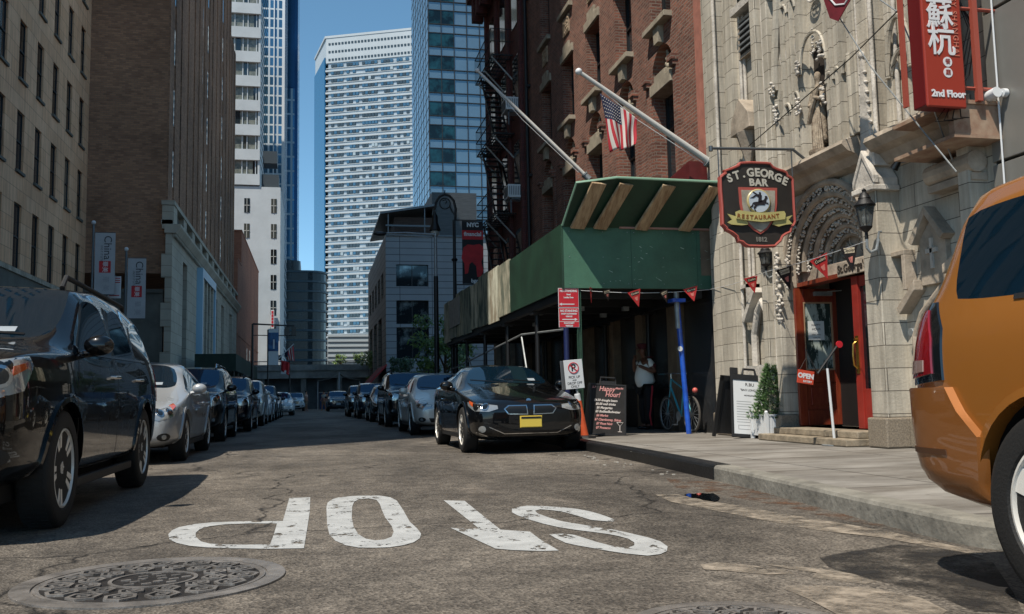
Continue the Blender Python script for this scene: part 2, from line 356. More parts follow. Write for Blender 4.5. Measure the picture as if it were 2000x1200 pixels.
def ground_poly(name, outs, holes, m, z=.004, sc=1, off=(0, 0), kind=True):
    """outline traced on the road surface (photo points measured on the plane z = 0), with optional holes"""
    def cv(P): return [(lambda q: (q.x, q.y))(PZ(off[0]+x*sc, off[1]+y*sc)) for x, y in P]
    b = MB()
    for o, h in zip(outs, holes):
        V = cv(o); E = [(i, (i+1) % len(V)) for i in range(len(V))]
        if h: k = len(V); hv = cv(h); V += hv; E += [(k+i, k+(i+1) % len(hv)) for i in range(len(hv))]
        r = geometry.delaunay_2d_cdt([Vector(p) for p in V], E, [], 0 if h else 1, 1e-6)
        vs, fs = r[0], r[2]; hp = cv(h) if h else None; op = cv(o)
        def inside(p, P):
            c = False; j = len(P)-1
            for i in range(len(P)):
                if (P[i][1] > p[1]) != (P[j][1] > p[1]) and p[0] < (P[j][0]-P[i][0])*(p[1]-P[i][1])/(P[j][1]-P[i][1])+P[i][0]: c = not c
                j = i
            return c
        vv = [b.v((p.x, p.y, z)) for p in vs]
        for f_ in fs:
            cx = sum((vs[i] for i in f_), Vector((0, 0)))/len(f_)
            if inside(cx, op) and not (hp and inside(cx, hp)): b.f([vv[i] for i in f_])
    bmesh.ops.recalc_face_normals(b.bm, faces=b.bm.faces)
    for f_ in b.bm.faces:
        if f_.normal.z < 0: f_.normal_flip()
    return struct(b.done(name, m, fix=False))
Pl = [(1130,148),(1212,145),(1210,200),(1198,280),(1187,345),(1050,347),(900,345),(800,341),(740,335),(690,324),(662,310),(657,290),(672,274),(700,262),(760,250),(830,243),(960,239),(1105,238)]
Ph = [(1082,248),(1070,290),(1055,330),(950,331),(870,330),(820,327),(785,318),(765,300),(764,285),(780,270),(820,258),(880,251),(980,247)]
Ol = [(1275,185),(1280,165),(1300,152),(1330,143),(1400,139),(1480,138),(1525,145),(1550,158),(1575,195),(1600,240),(1630,268),(1645,288),(1640,306),(1615,322),(1575,333),(1520,341),(1460,343),(1400,342),(1350,333),(1310,315),(1287,292),(1278,255)]
Oh = [(1376,180),(1384,162),(1405,152),(1440,149),(1470,155),(1484,172),(1492,195),(1505,225),(1530,258),(1538,280),(1530,300),(1500,311),(1465,314),(1430,308),(1400,290),(1382,262),(1374,225)]
S1 = [(0,290),(30,282),(60,278),(130,280),(190,284),(250,290),(300,299),(340,310),(375,322),(405,335),(395,340),(355,338),(310,334),(270,322),(240,313),(195,301),(150,295),(110,292),(90,298),(100,308),(145,325),(200,340),(260,350),(330,362),(400,372),(470,388),(530,402),(580,418),(608,438),(605,456),(580,468),(530,474),(440,465),(380,456),(320,445),(260,435),(210,424),(170,405),(145,390),(200,388),(245,393),(290,407),(330,420),(380,433),(420,441),(455,442),(478,434),(478,422),(455,408),(420,398),(380,390),(330,383),(250,373),(180,362),(120,348),(60,330),(20,315),(0,304)]
ground_poly('road_marking', [Pl], [Ph], M_['paint'], sc=.5, off=(0, 900))
ground_poly('road_marking', [Ol], [Oh], M_['paint'], sc=.5, off=(0, 900))
ground_poly('road_marking', [[(1733,157),(1815,159),(1955,272),(2070,280),(2110,310),(2183,354),(2110,356),(2000,352),(1935,346),(1760,265),(1872,268)]], [None], M_['paint'], sc=.5, off=(0, 900))
ground_poly('road_marking', [S1], [None], M_['paint'], sc=.5, off=(1000, 850))
# gutter: puddle, wet stains, pale scraped strip, painted SUV shadow
M_['puddle'] = mat('gutter water', '#0b0c0d', .02, 0, spec=1)
ground_poly('puddle', [[(672,236),(690,231),(712,233),(735,229),(762,232),(786,230),(800,238),(812,247),(806,258),(790,263),(768,258),(745,256),(728,250),(704,249),(688,243)]], [None], M_['puddle'], z=.007, sc=.5, off=(1000, 850))
def fade_mat(name, c, thr=.5, sc=3, rough=.8):
    m = mat(name, c, rough, var=.3, vs=12, bump=.3, bs=50); t = m.node_tree; b = t.nodes['Principled BSDF']; L = t.links.new
    tc = t.nodes.new('ShaderNodeTexCoord'); n = t.nodes.new('ShaderNodeTexNoise'); n.inputs['Scale'].default_value = sc; n.inputs['Detail'].default_value = 12; n.inputs['Roughness'].default_value = .7
    L(tc.outputs['Object'], n.inputs['Vector'])
    r = t.nodes.new('ShaderNodeValToRGB'); r.color_ramp.elements[0].position = thr; r.color_ramp.elements[1].position = thr+.2; r.color_ramp.elements[0].color = (0, 0, 0, 1); r.color_ramp.elements[1].color = (1, 1, 1, 1)
    L(n.outputs[0], r.inputs[0]); L(r.outputs[0], b.inputs['Alpha']); return m
M_['dry'] = fade_mat('pale dried grit', '#8a8073', .40, 5)
M_['tar'] = fade_mat('dark tar patch', '#1a1817', .40, 2)
M_['rust'] = fade_mat('rusty gutter silt', '#5a3f2c', .47, 4)
ground_poly('gutter_grit', [[(560,235),(640,232),(760,258),(900,280),(1030,305),(1250,340),(1480,380),(1560,400),(1700,430),(1840,462),(1840,474),(1640,440),(1440,402),(1200,375),(960,330),(760,290),(620,262)]], [None], M_['dry'], z=.004, sc=.5, off=(1000, 850))
ground_poly('scuffed_patch', [[(735,510),(800,500),(920,510),(1060,530),(1110,545),(1000,548),(860,535),(750,528)]], [None], M_['dry'], z=.004, sc=.5, off=(1000, 850))
ground_poly('scuffed_patch', [[(990,508),(1100,515),(1200,525),(1330,545),(1430,575),(1380,585),(1250,570),(1170,560),(1190,540),(1080,525)]], [None], M_['dry'], z=.004, sc=.5, off=(1000, 850))
ground_poly('scuffed_patch', [[(1040,595),(1150,588),(1400,600),(1600,640),(1700,690),(1660,720),(1300,720),(1150,640)]], [None], M_['dry'], z=.004, sc=.5, off=(1000, 850))
ground_poly('tar_patch', [[(1200,480),(1330,455),(1500,430),(1700,440),(1880,500),(1960,620),(2000,700),(1800,690),(1690,640),(1560,600),(1380,560),(1240,520)]], [None], M_['tar'], z=.003, sc=.5, off=(1000, 850))  # cast shadow of the orange SUV, painted on the road as a dark patch
ground_poly('gutter_silt', [[(600,170),(800,185),(1000,215),(1200,262),(1400,300),(1600,340),(1830,375),(1830,440),(1500,370),(1250,325),(1000,270),(800,230),(640,205)]], [None], M_['rust'], z=.0025, sc=.5, off=(1000, 850))

def manhole(x, y, r, label):
    t = thing('manhole_cover', label, 'manhole cover', (x, y, 0), R(20))
    iron = mat('worn cast iron', '#716d69', .4, .2, var=.4, vs=5, bump=.3, bs=50)
    b = MB(); b.lathe([(r, .0), (r, .009), (r*.93, .011), (r*.86, .008), (r*.86, .001)], n=64); b.done('frame', iron, t, world=False, smooth=True)
    b = MB(); b.lathe([(r*.845, .001), (r*.845, .007), (r*.83, .0075), (r*.8, .004), (.001, .004)], n=64)
    def hexr(cx, cy, ro, a):
        for k, (r1, r0) in enumerate(((ro, ro*.76), (ro*.42, ro*.24))):
            for i in range(6):
                p = [(cx+q*math.cos(a+j*math.pi/3), cy+q*math.sin(a+j*math.pi/3)) for q, j in ((r1, i), (r1, i+1), (r0, i+1), (r0, i))]
                b.prism(p, 'z', .003, .014)
    for n, rr, ro in ((15, .68, .125), (12, .47, .1), (0, .3, .1)):
        for i in range(n):
            a = i*2*math.pi/n; hexr(rr*r*math.cos(a), rr*r*math.sin(a), ro*r, a+.3)
    for i in range(48):
        a0 = i*2*math.pi/48; a1 = (i+1)*2*math.pi/48
        b.prism([(q*r*math.cos(a), q*r*math.sin(a)) for q, a in ((.33, a0), (.33, a1), (.30, a1), (.30, a0))], 'z', .003, .010)
    for i in range(14):
        a = i*2.4; q = .25*math.sqrt((i+1)/15)*r
        b.cbox((q*math.cos(a), q*math.sin(a), .006), (.05*r*1.4, .02, .008), Matrix.Rotation(0, 4, 'Z'))
    dk_ = mat('dark recessed iron', '#24211f', .6, .2, var=.4, vs=8)
    o = b.done('lid', [iron, dk_], t, world=False)
    for p_ in o.data.polygons:
        if max(o.data.vertices[v].co.z for v in p_.vertices) < .0045 or (p_.area > .01): p_.material_index = 1
manhole(-.72, 4.68, .6, 'large round iron manhole cover with hexagon pattern left of the lettering')
manhole(1.47, 3.08, .40, 'small round iron manhole cover at the bottom edge near the orange car')

# ---------------------------------------------------------------- facade builder
_wc = {}
def wkey(p):
    d = p-CAMP; z = d.dot(fw)
    if z <= 0: return (1, d.length)
    x, y = 1000+F_PX*d.dot(rt)/z, 600-F_PX*d.dot(up)/z
    return (0 if -120 < x < 2100 and -300 < y < 1300 else 1, d.length)
def window_mesh(kind, w, h, mf, mg):
    key = (kind, round(w, 2), round(h, 2))
    if key in _wc: return _wc[key]
    b = MB(); t = .05 if w > .5 else .03
    def bar(x0, x1, z0, z1, y0=-.02, y1=.03): b.box((x0, y0, z0), (x1, y1, z1))
    bar(0, t, 0, h); bar(w-t, w, 0, h); bar(t, w-t, 0, t); bar(t, w-t, h-t, h)
    if kind in ('sash', 'sash2'): bar(t, w-t, h*.5-.02, h*.5+.03, -.035, .02)
    if kind == 'sash2': bar(w/2-.02, w/2+.02, t, h-t, -.025, .02)
    if kind == 'pair': bar(w/2-.04, w/2+.04, t, h-t)
    if kind == 'hotel': bar(w*.32, w*.32+.06, t, h-t); bar(t, w*.32, h*.35, h*.35+.05)
    if kind == 'grid':
        for i in (1, 2): bar(w*i/3-.03, w*i/3+.03, t, h-t)
        bar(t, w-t, h*.5-.03, h*.5+.03)
    me = bpy.data.meshes.new('window'); bmesh.ops.recalc_face_normals(b.bm, faces=b.bm.faces); b.bm.to_mesh(me); b.bm.free(); me.materials.append(mf)
    p = MB(); p.box((t*.5, .012, t*.5), (w-t*.5, .022, h-t*.5)); pm = bpy.data.meshes.new('pane'); p.bm.to_mesh(pm); p.bm.free(); pm.materials.append(mg)
    _wc[key] = (me, pm); return _wc[key]
def facade(root, name, o, rotz, W, Z0, Z1, holes, m, depth=.25, kind='sash', mf=None, mg=None, win=True, maxw=100, extra_u=(), mr=None):
    """wall in its own frame (x along it, y inward, z up) with real openings, reveals and one window object per opening"""
    mf = mf or M_['frame_dark']; mg = mg or M_['glass_dark']
    T = Matrix.Translation(o) @ Matrix.Rotation(rotz, 4, 'Z'); b = MB(T)
    us = sorted({0, W} | {x for h in holes for x in h[:2]}); zs = sorted({Z0, Z1} | {x for h in holes for x in h[2:4]})
    H = [h for h in holes]
    for i in range(len(us)-1):
        cu = (us[i]+us[i+1])/2; hz = [h for h in H if h[0] < cu < h[1]]
        k = 0; zz = sorted({Z0, Z1} | {x for h in hz for x in h[2:4]})
        for j in range(len(zz)-1):
            cz = (zz[j]+zz[j+1])/2
            if any(h[2] < cz < h[3] for h in hz): continue
            b.poly([(us[i], 0, zz[j]), (us[i+1], 0, zz[j]), (us[i+1], 0, zz[j+1]), (us[i], 0, zz[j+1])])
    for h in H:
        u0, u1, z0, z1 = h[:4]; d = depth
        b.poly([(u0, 0, z0), (u0, d, z0), (u0, d, z1), (u0, 0, z1)]); b.poly([(u1, 0, z1), (u1, d, z1), (u1, d, z0), (u1, 0, z0)])
        b.poly([(u0, 0, z1), (u0, d, z1), (u1, d, z1), (u1, 0, z1)]); b.poly([(u0, 0, z0), (u1, 0, z0), (u1, d, z0), (u0, d, z0)])
    ob = b.done(name, m, root, fix=False)
    if win:
        order = sorted(H, key=lambda h: wkey(T @ Vector((h[0], 0, h[2]))))
        rest = MB(T)
        for n, h in enumerate(order):
            u0, u1, z0, z1 = h[:4]; kd = h[4] if len(h) > 4 else kind
            if n < maxw:
                a, p = window_mesh(kd, u1-u0, z1-z0, mf, mg)
                wo = bpy.data.objects.new('window', a); col.objects.link(wo); wo.parent = root
                wo.matrix_parent_inverse = Matrix.Translation(-root.location); wo.matrix_basis = T @ Matrix.Translation((u0, depth-.03, z0))
                po = bpy.data.objects.new('pane', p); col.objects.link(po); po.parent = wo
            else:
                rest.box((u0, depth-.02, z0), (u1, depth, z1))
        if len(order) > maxw: struct(rest.done('window', mg, root), 'stuff')
        else: rest.bm.free()
    return ob
def closer(root, x0, x1, y0, y1, z0, z1, m, name='rear_wall', sides='btlr'):
    b = MB(); b.box((x0, y0, z0), (x1, y1, z1)); return b.done(name, m, root)
YN = 6.8
# ---------------------------------------------------------------- buildings on the left
t = thing('office_building', 'tan stucco office building with rows of narrow dark windows at the left edge', 'building', (-12, 20, 0))
hs = []
for i in range(22):
    y = 43.45 + (i-19)*2.55 + 2.55*2
    if y < YN+.5 or y > 52: continue
    for k in range(9): hs.append((y-YN, y-YN+1, 6.75+k*3.92, 9.3+k*3.92+(.0)))
hs = [(a, b_, z0-(.0 if z0 > 8 else .25), z1) for a, b_, z0, z1 in hs]
facade(t, 'wall', (-12, YN, 0), R(90), 53.2-YN, 6.3, 78, hs, M_['tan'], .13, 'sash')
b = MB(); b.box((-12.6, YN, 0), (-11.9, 53.2, 6.3)); b.done('base', M_['char'], t)
b = MB(); b.box((-12.05, YN, 6.3), (-11.82, 53.2, 6.5)); b.done('band_course', M_['stone_trim'], t)
b = MB(); b.box((-30, YN, 0), (-12.6, 53.2, 78)); b.done('core', M_['tan'], t)
b = MB()
for h in hs: b.box((-12.0, YN+h[0]-.06, h[2]-.12), (-11.9, YN+h[1]+.06, h[2]-.002))
b.done('window_sill', M_['char'], t)

t = thing('brick_tower', 'tall brown brick tower with pale limestone base behind the silver sedan', 'building', (-7.5, 53, 0))
b = MB(); b.box((-40, 53.2, 8), (-7.9, 98, 34)); b.box((-40, 53.2, 34), (-7.9, 97, 37)); b.box((-40, 53.2, 37), (-8.1, 91, 70))
b.done('wall', M_['brick_brown'], t)
b = MB(); b.box((-40, 53.0, 0), (-7.95, 53.4, 6.9)); b.box((-40, 52.9, 6.9), (-7.95, 53.4, 7.1)); b.done('base', M_['char'], t)
b = MB(); y = 53.25; i = 0
while y < 97.2:                                           # brick piers up the street front
    w = 1.25 if i % 3 else 1.9
    z1 = 37+(random.random()*.6) if y > 90.5 else 69
    b.box((-8, y, 12.0), (-7.82+.05*(i % 2), y+w*.88, z1)); y += w; i += 1
b.done('pier', M_['brick_pier'], t)
b = MB()
for y in (54.6, 57.6, 61.2, 64.6, 68, 71.5, 75, 79, 83, 87, 91):
    for k in range(15):
        z = 13.2+k*3.6
        if z < 34 or y < 90: b.box((-7.86, y, z), (-7.80, y+.5, z+2.1))
struct(b.done('window', M_['glass_dark'], t))
t_ = t
hs = [(4.4, 6.3, 1.0, 9.3, 'sash'), (11.4, 19.6, 1.2, 9.6, 'grid'), (22.5, 25, 1, 9.2, 'sash'), (28.5, 31, 1, 9.2, 'sash'), (36.5, 39.5, 1, 9.2, 'sash')]
facade(t, 'limestone_base', (-7.5, 53, 0), R(90), 45, 0, 10.2, hs, M_['lime'], .45, 'sash')
b = MB(); b.box((-7.85, 52.95, 0), (-7.5, 53.0, 10.2)); b.prism([(-7.9, 10.2), (-7.3, 10.2), (-7.05, 10.55), (-7.05, 10.7), (-7.9, 10.7)], 'y', 52.8, 98)
b.box((-8.1, 52.9, 10.7), (-7.45, 98, 10.95)); b.box((-8.1, 52.9, 11.8), (-7.4, 98, 12.05))
y = 53
while y < 98: b.box((-7.9, y, 10.95), (-7.45, y+1.3, 11.8)); y += 4.1
y = 52.9
while y < 97.9: b.box((-7.45, y, 10.02), (-7.3, y+.14, 10.2)); y += .32
for k in range(8): b.box((-7.85-.2*(k % 2), 52.9, 1+k*1.35), (-7.49, 53.05, 2.3+k*1.35))
b.done('cornice', M_['lime'], t)
b = MB(); b.box((-7.9, 53.6, 11.0), (-7.7, 97.6, 11.8)); b.done('balustrade_recess', M_['char'], t)
bl = mat('pale blue enamel', '#8fb4cc', .3)
b = MB(); b.box((-7.5, 64.2, 1.0), (-7.1, 64.6, 9.9)); b.box((-7.5, 72.6, 1.0), (-7.1, 73.0, 9.9)); b.box((-7.5, 64.6, 9.3), (-7.1, 72.6, 9.9)); b.box((-7.48, 64.6, 3.5), (-7.3, 72.6, 3.8))
b.done('bay_frame', bl, t)
b = MB()
for k in range(4): b.box((-7.45, 65.6+k*2, 1), (-7.2, 66.2+k*2, 9.3))
b.done('mullion', M_['lime'], t)

t = thing('brick_building', 'low orange red brick building past the brown brick tower', 'building', (-7.5, 98, 0))
b = MB(); b.box((-30, 98.01, 0), (-7.45, 136, 15.6)); b.box((-30, 103, 15.6), (-7.45, 136, 19.4)); b.box((-30, 98, 15.6), (-7.4, 103, 15.8)); b.box((-30, 102.9, 19.4), (-7.4, 136, 19.6)); b.box((-7.45, 98, 7.8), (-7.4, 136, 8.0))
b.done('wall', M_['brick_low'], t)
b = MB()
for y in (112, 117, 122): b.box((-7.5, y, 5), (-7.42, y+1.3, 7.2))
b.done('window', M_['glass_dark'], t)

# white hotel tower
hw = mat('white glazed panels', '#aab1b5', .55, var=.08, vs=.3)
t = thing('hotel_tower', 'white tower with striped bands of curtained windows left of the sky gap', 'building', (-10, 150, 0))
b = MB(); b.box((-30, 150.05, 0), (-4.9, 172, 35.2)); b.box((-30, 150.6, 35.2), (-8.5, 168, 70)); b.done('wall', hw, t)
cur = mat('curtained glass', '#7d7f77', .25, c2='#4f5550', vs=1.5); gd = M_['glass_dark']
z = 37.2; k = 0
while z < 68:
    fl = MB(); fl.box((-30, 149.8, z-1.75), (-8.15, 150.6, z)); o = fl.done('spandrel', hw, t, bevel=.0)
    wd = MB(); wd.box((-30, 150.35, z), (-8.35, 150.6, z+2.5)); wo = wd.done('window', cur, t)
    md = MB()
    x = -13.2; i = 0
    while x < -8.2: md.box((x, 150.2, z), (x+.14, 150.4, z+2.5)); x += (.9, 1.3, .75, 1.35)[i % 4]; i += 1
    md.box((-8.5, 150.1, z), (-8.2, 150.6, z+2.5))
    sub(md.done('frame', hw), wo)
    dd = MB(); r = random.Random(k); xx = (-9.25, -10.7, -12)[k % 3]; dd.box((xx, 150.3, z+.1), (xx+.7, 150.34, z+2.4)); sub(dd.done('pane', gd), wo)
    z += 4.05; k += 1
for i in range(8):
    z = 31-i*4.1
    for x in (-10.5, -6.35):
        if z < 2: continue
        wd = MB(); wd.box((x, 149.98, z), (x+.85, 150.06, z+2.3)); wo = wd.done('window', gd, t)
        fr = MB(); fr.box((x+.38, 149.93, z), (x+.46, 149.99, z+2.3)); fr.box((x, 149.93, z+1.1), (x+.85, 149.99, z+1.2)); sub(fr.done('frame', M_['frame_white']), wo)
b = MB()
for i in range(26):
    z = 36+i*1.25
    b.tube([(-8.1, 150.7, z+3), (-7.2, 152, z-0.5)], .06, 4)
b.box((-7.9, 150.6, 35.3), (-5.2, 154, 37.4)); b.box((-7.7, 150.4, 39.2), (-5.5, 154, 41.2)); b.done('roof_plant', mat('grey plant room', '#3b4348', .5, .3), t)
# gridded side wing
def grid_mat(name, glass, line, sx, sz, lw, rough=.12, metal=.5, vary=.5, tint2=None):
    m = bpy.data.materials.new(name); m.use_nodes = True; t = m.node_tree; b = t.nodes['Principled BSDF']; L = t.links.new
    tc = t.nodes.new('ShaderNodeTexCoord'); s = t.nodes.new('ShaderNodeSeparateXYZ'); L(tc.outputs['Object'], s.inputs[0])
    ad = t.nodes.new('ShaderNodeMath'); ad.operation = 'ADD'; L(s.outputs[0], ad.inputs[0]); L(s.outputs[1], ad.inputs[1])
    c = t.nodes.new('ShaderNodeCombineXYZ'); L(ad.outputs[0], c.inputs[0]); L(s.outputs[2], c.inputs[1])
    br = t.nodes.new('ShaderNodeTexBrick'); br.offset = 0; L(c.outputs[0], br.inputs['Vector']); br.inputs['Scale'].default_value = 1
    g = hexc(glass); g2 = hexc(tint2) if tint2 else tuple(x*(1-vary) for x in g)
    br.inputs['Color1'].default_value = (*g, 1); br.inputs['Color2'].default_value = (*g2, 1); br.inputs['Mortar'].default_value = (*hexc(line), 1)
    br.inputs['Mortar Size'].default_value = lw; br.inputs['Mortar Smooth'].default_value = 0; br.inputs['Brick Width'].default_value = sx; br.inputs['Row Height'].default_value = sz
    L(br.outputs['Color'], b.inputs['Base Color'])
    mr = t.nodes.new('ShaderNodeMapRange'); L(br.outputs['Fac'], mr.inputs[0]); mr.inputs['To Min'].default_value = rough; mr.inputs['To Max'].default_value = .6; L(mr.outputs[0], b.inputs['Roughness'])
    m2 = t.nodes.new('ShaderNodeMapRange'); L(br.outputs['Fac'], m2.inputs[0]); m2.inputs['To Min'].default_value = metal; m2.inputs['To Max'].default_value = 0; L(m2.outputs[0], b.inputs['Metallic'])
    return m
t = thing('glass_tower', 'narrow glass tower with white grid facade just right of the white hotel tower', 'building', (-6, 176, 0))
b = MB(); b.box((-30, 176, 0), (-5.2, 200, 110)); b.done('wall', grid_mat('white gridded glass', '#4f7f9c', '#b3bcc2', 1.6, 1.9, .16, .1, .6), t)
b = MB(); b.box((-5.6, 175.7, 0), (-5.1, 176, 110)); b.box((-7.2, 175.75, 0), (-7.0, 176, 110)); b.done('corner_mullion', M_['white'], t)
t = thing('glass_tower', 'dark blue glass slab tower standing against the open sky', 'building', (-4, 210, 0))
b = MB(); b.box((-5.6, 210, 0), (-3.9, 232, 72)); b.done('wall', grid_mat('pale grid on blue glass', '#3f6e8e', '#8fa2ad', 1.5, 3.3, .22, .12, .6), t)
b = MB(); b.box((-7.5, 214, 72), (-3.7, 240, 150)); b.box((-3.9, 211, 0), (-3.2, 240, 120)); b.done('curtain_wall', mat('deep blue curtain wall', '#15395a', .12, .7, var=.25, vs=.08), t)

t = thing('banded_block', 'dark office block with rounded corner and pale floor bands at the street end', 'building', (-1, 205, 0))
body = mat('dark ribbon glazing', '#0f1e27', .2, .2, var=.4, vs=.6); bandm = mat('grey floor bands', '#3f5560', .5)
def rr_outline(x0, x1, y0, y1, r, n=6):
    o = [(x1, y1), (x0, y1), (x0, y0)]
    return o + [(x1-r+r*math.sin(a*math.pi/2/n), y0+r-r*math.cos(a*math.pi/2/n)) for a in range(n+1)]
b = MB(); b.prism(rr_outline(-12, 3.2, 205, 225, 4), 'z', 0, 29.5); b.prism(rr_outline(-12, -2.4, 207, 220, 2), 'z', 29.5, 32); b.done('wall', body, t)
for k in range(13):
    b = MB(); z = 3.2+k*2.15; b.prism(rr_outline(-12.2, 3.5, 204.7, 225.2, 4.2), 'z', z, z+.42); b.done('floor_band', bandm, t)

# ---------------------------------------------------------------- big white tower at the end of the street
t = thing('office_tower', 'tall white office tower with horizontal window bands closing the street', 'building', (20, 350, 0))
A = Vector((5.28, 350)); B = Vector((5.28+62, 350-27)); Cc = A+Vector((-math.sin(R(9.5)), math.cos(R(9.5))))*24
wt = mat('pale tower cladding', '#a9b2b8', .5, var=.05, vs=.1); TH = 140.5
sky_gl = grid_mat('tower ribbon glass', '#9db4c2', '#55707f', 2.2, 20, .2, .15, .4, .55)
u = (B-A).normalized(); n_ = Vector((-u.y, u.x))
if n_.y < 0: n_ = -n_
D = Cc+(B-A)
base = [tuple(A), tuple(B), tuple(D), tuple(Cc)]
def inset(P, d):
    c = sum((Vector(p) for p in P), Vector((0, 0)))/len(P); return [tuple(Vector(p)+(c-Vector(p)).normalized()*d) for p in P]
b = MB(); b.prism(inset(base, .9), 'z', 0, TH-1); b.done('wall', mat('tower window glass', '#a3adb3', .25, .2, var=.3, vs=.15, stretch=(1, 1, 3)), t)
uz = Matrix(((u.x, n_.x, 0, A.x), (u.y, n_.y, 0, A.y), (0, 0, 1, 0), (0, 0, 0, 1)))
rw = random.Random(3)
nf = 44; fh = (TH-12)/nf
pan = [mat('tower dark pane', '#46535a', .15, .3), mat('tower blue pane', '#4e7288', .12, .4), mat('tower pale blind', '#9aaab3', .4)]
wins = [MB(uz) for _ in range(3)]
for k in range(nf):
    z = 1+k*fh; b = MB()
    P = inset(base, -.25); b.prism(P, 'z', z, z+fh*.24); b.prism(inset(base, .05), 'z', z+fh*.42, z+fh*.50); b.done('floor_band', wt, t)
    x = .8
    while x < 60:
        w_ = 1.05; c = rw.random(); bay = int(x/6.6)
        if (x % 6.6) > 1.25:
            hi_ = z/140; j = 0 if c < .78-.45*hi_ else (1 if c < .9 else 2)
            if not (z > 50 and c > .93): wins[j].box((x, -.12, z+fh*.57), (x+w_, .3, z+fh*.96))
        x += 1.25
for j in range(3): struct(wins[j].done('window', pan[j], t), 'stuff')
b = MB(); b.prism(inset(base, .0), 'z', TH-10.5, TH); b.prism(inset(base, -.5), 'z', TH-.6, TH+.3); b.done('crown', wt, t)
b = MB(uz)
for r_ in (0, 1, 2):
    for i in range(46): b.box((1+i*1.32, -.15, TH-3.4-r_*3.1), (1.8+i*1.32, .3, TH-2.6-r_*3.1))
struct(b.done('vent_opening', pan[0], t), 'stuff')
# blue striped side
s_ = (Cc-A).normalized(); nn = Vector((s_.y, -s_.x))
b = MB(Matrix(((s_.x, -nn.x, 0, A.x), (s_.y, -nn.y, 0, A.y), (0, 0, 1, 0), (0, 0, 0, 1))))
b.box((.6, .1, 0), (23.5, .5, TH-8)); b.done('side_glass', mat('blue side glass', '#2c6f93', .15, .5), t)
b = MB(Matrix(((s_.x, -nn.x, 0, A.x), (s_.y, -nn.y, 0, A.y), (0, 0, 1, 0), (0, 0, 0, 1))))
for k in range(nf+1): b.box((.3, -.15, 1+k*fh), (24, .3, 1+k*fh+.8))
b.done('side_band', mat('blue side bands', '#1d5372', .3, .3), t)

# ---------------------------------------------------------------- glass tower on the right
t = thing('glass_tower', 'blue grey mirrored glass tower with black mullion grid right of the street', 'building', (15.4, 120, 0))
pg = mat('mirrored panel glass', '#6f8794', .1, .55, var=.10, vs=.12); sd = mat('mirrored side glass', '#6f8896', .12, .5, var=.3, vs=.25)
b = MB(); b.box((15.5, 120.1, 0), (48, 141, 75)); b.done('wall', pg, t)
b = MB(); b.box((15.38, 120.3, 0), (15.5, 141, 75)); b.done('side_wall', sd, t)
b = MB()
for i in range(0, 40, 2): b.box((15.345, 120.1+i*1.5, 0), (15.385, 120.14+i*1.5, 75)) if 120.1+i*1.5 < 140.9 else 0
for k in range(60): b.box((15.35, 120.1, 1.6*k), (15.383, 141, 1.6*k+.05)) if 1.6*k < 75 else 0
b.done('side_mullion', M_['frame_dark'], t)
b = MB()
for i in range(19): b.box((15.36+i*1.76-.05, 119.98, 0), (15.36+i*1.76+.05, 120.12, 75))
zz = []
for k in range(25):
    zt = 2.31+k*3.2
    for q in (zt, zt-1.95, zt-.0): zz.append(zt); zz.append(zt-1.95)
for z in sorted(set(zz)):
    if z > .1: b.box((15.3, 119.97, z-.05), (48, 120.11, z+.05))
b.done('mullion', M_['frame_dark'], t)
dw = [mat('dark tower window', '#0b1c23', .08, .3, c2='#1f4a53', vs=.35, lo=.45, hi=.6), ]
for k in range(24):
    z = 2.31+k*3.2-1.95
    if z < 0: continue
    for i, x in enumerate((15.42, 17.17)):
        b = MB(); b.box((x, 120.03, z+.05), (x+1.65, 120.13, z+1.9)); b.done('window', dw[0], t)
b = MB()
for k in (6,): b.box((18.93, 120.03, 13.5), (30, 120.13, 16.4))
b.done('louvre_band', M_['frame_dark'], t)

# grey corner building
t = thing('corner_building', 'grey panelled corner building with dark picture windows and a steel roof canopy', 'building', (6.7, 85, 0))
gp = wall_mat('grey cladding panels', '#7f858b', '#777d83', '#363a3f', 3.0, .62, .03, .5, .3, .12, .3, 0)
facade(t, 'wall', (6.7, 85, 0), 0, 12, 0, 16, [(.95, 3.95, 11.3, 13.35, 'pair'), (.95, 3.95, 7.8, 10.0, 'pair'), (.95, 3.95, 4.6, 7.5, 'pair')], gp, .3, 'pair', mg=mat('picture window glass', '#1c2a30', .05, .4, c2='#8fa0a4', vs=.35, lo=.5, hi=.62))  # pale blotches paint cloud reflections into the glass colour
sw = wall_mat('grey side cladding', '#8a8378', '#7e786e', '#4a463f', 3.0, .62, .03, .6, .3, .12, .3, 0)
facade(t, 'side_wall', (6.7, 112, 0), R(-90), 27, 0, 16, [(3+i*4.6, 5.6+i*4.6, 10.6, 13) for i in range(5)]+[(3+i*7, 7.6+i*7, 3.4, 8.9) for i in range(3)], sw, .35, 'plain', mg=M_['glass_dark'])
b = MB(); b.box((7.3, 85.6, 0), (30, 111, 15.9)); b.done('core', sw, t)
b = MB(); b.prism([(6.2, 18.0), (11.5, 18.9), (11.5, 19.1), (6.2, 18.2)], 'y', 84.6, 100); b.box((6.9, 84.9, 16), (7.0, 85, 18.1)); b.box((10.3, 84.9, 16), (10.4, 85, 18.8)); b.box((6.7, 84.8, 16.9), (11, 84.9, 17.05)); b.box((6.7, 84.8, 16), (18, 100, 16.15))
b.done('roof_canopy', M_['steel'], t)
b = MB(); b.box((7.6, 86, 16.15), (11.2, 98, 18.0)); b.done('roof_screen', mat('brown timber screen', '#3a2a22', .7, var=.5, vs=1, stretch=(1, 1, 8)), t)
b = MB(); b.box((11.2, 86, 14.5), (15.5, 92, 20.5)); b.done('roof_plant', mat('louvred plant room', '#3f4346', .5, .3, var=.3, vs=1, stretch=(1, 1, 12)), t)
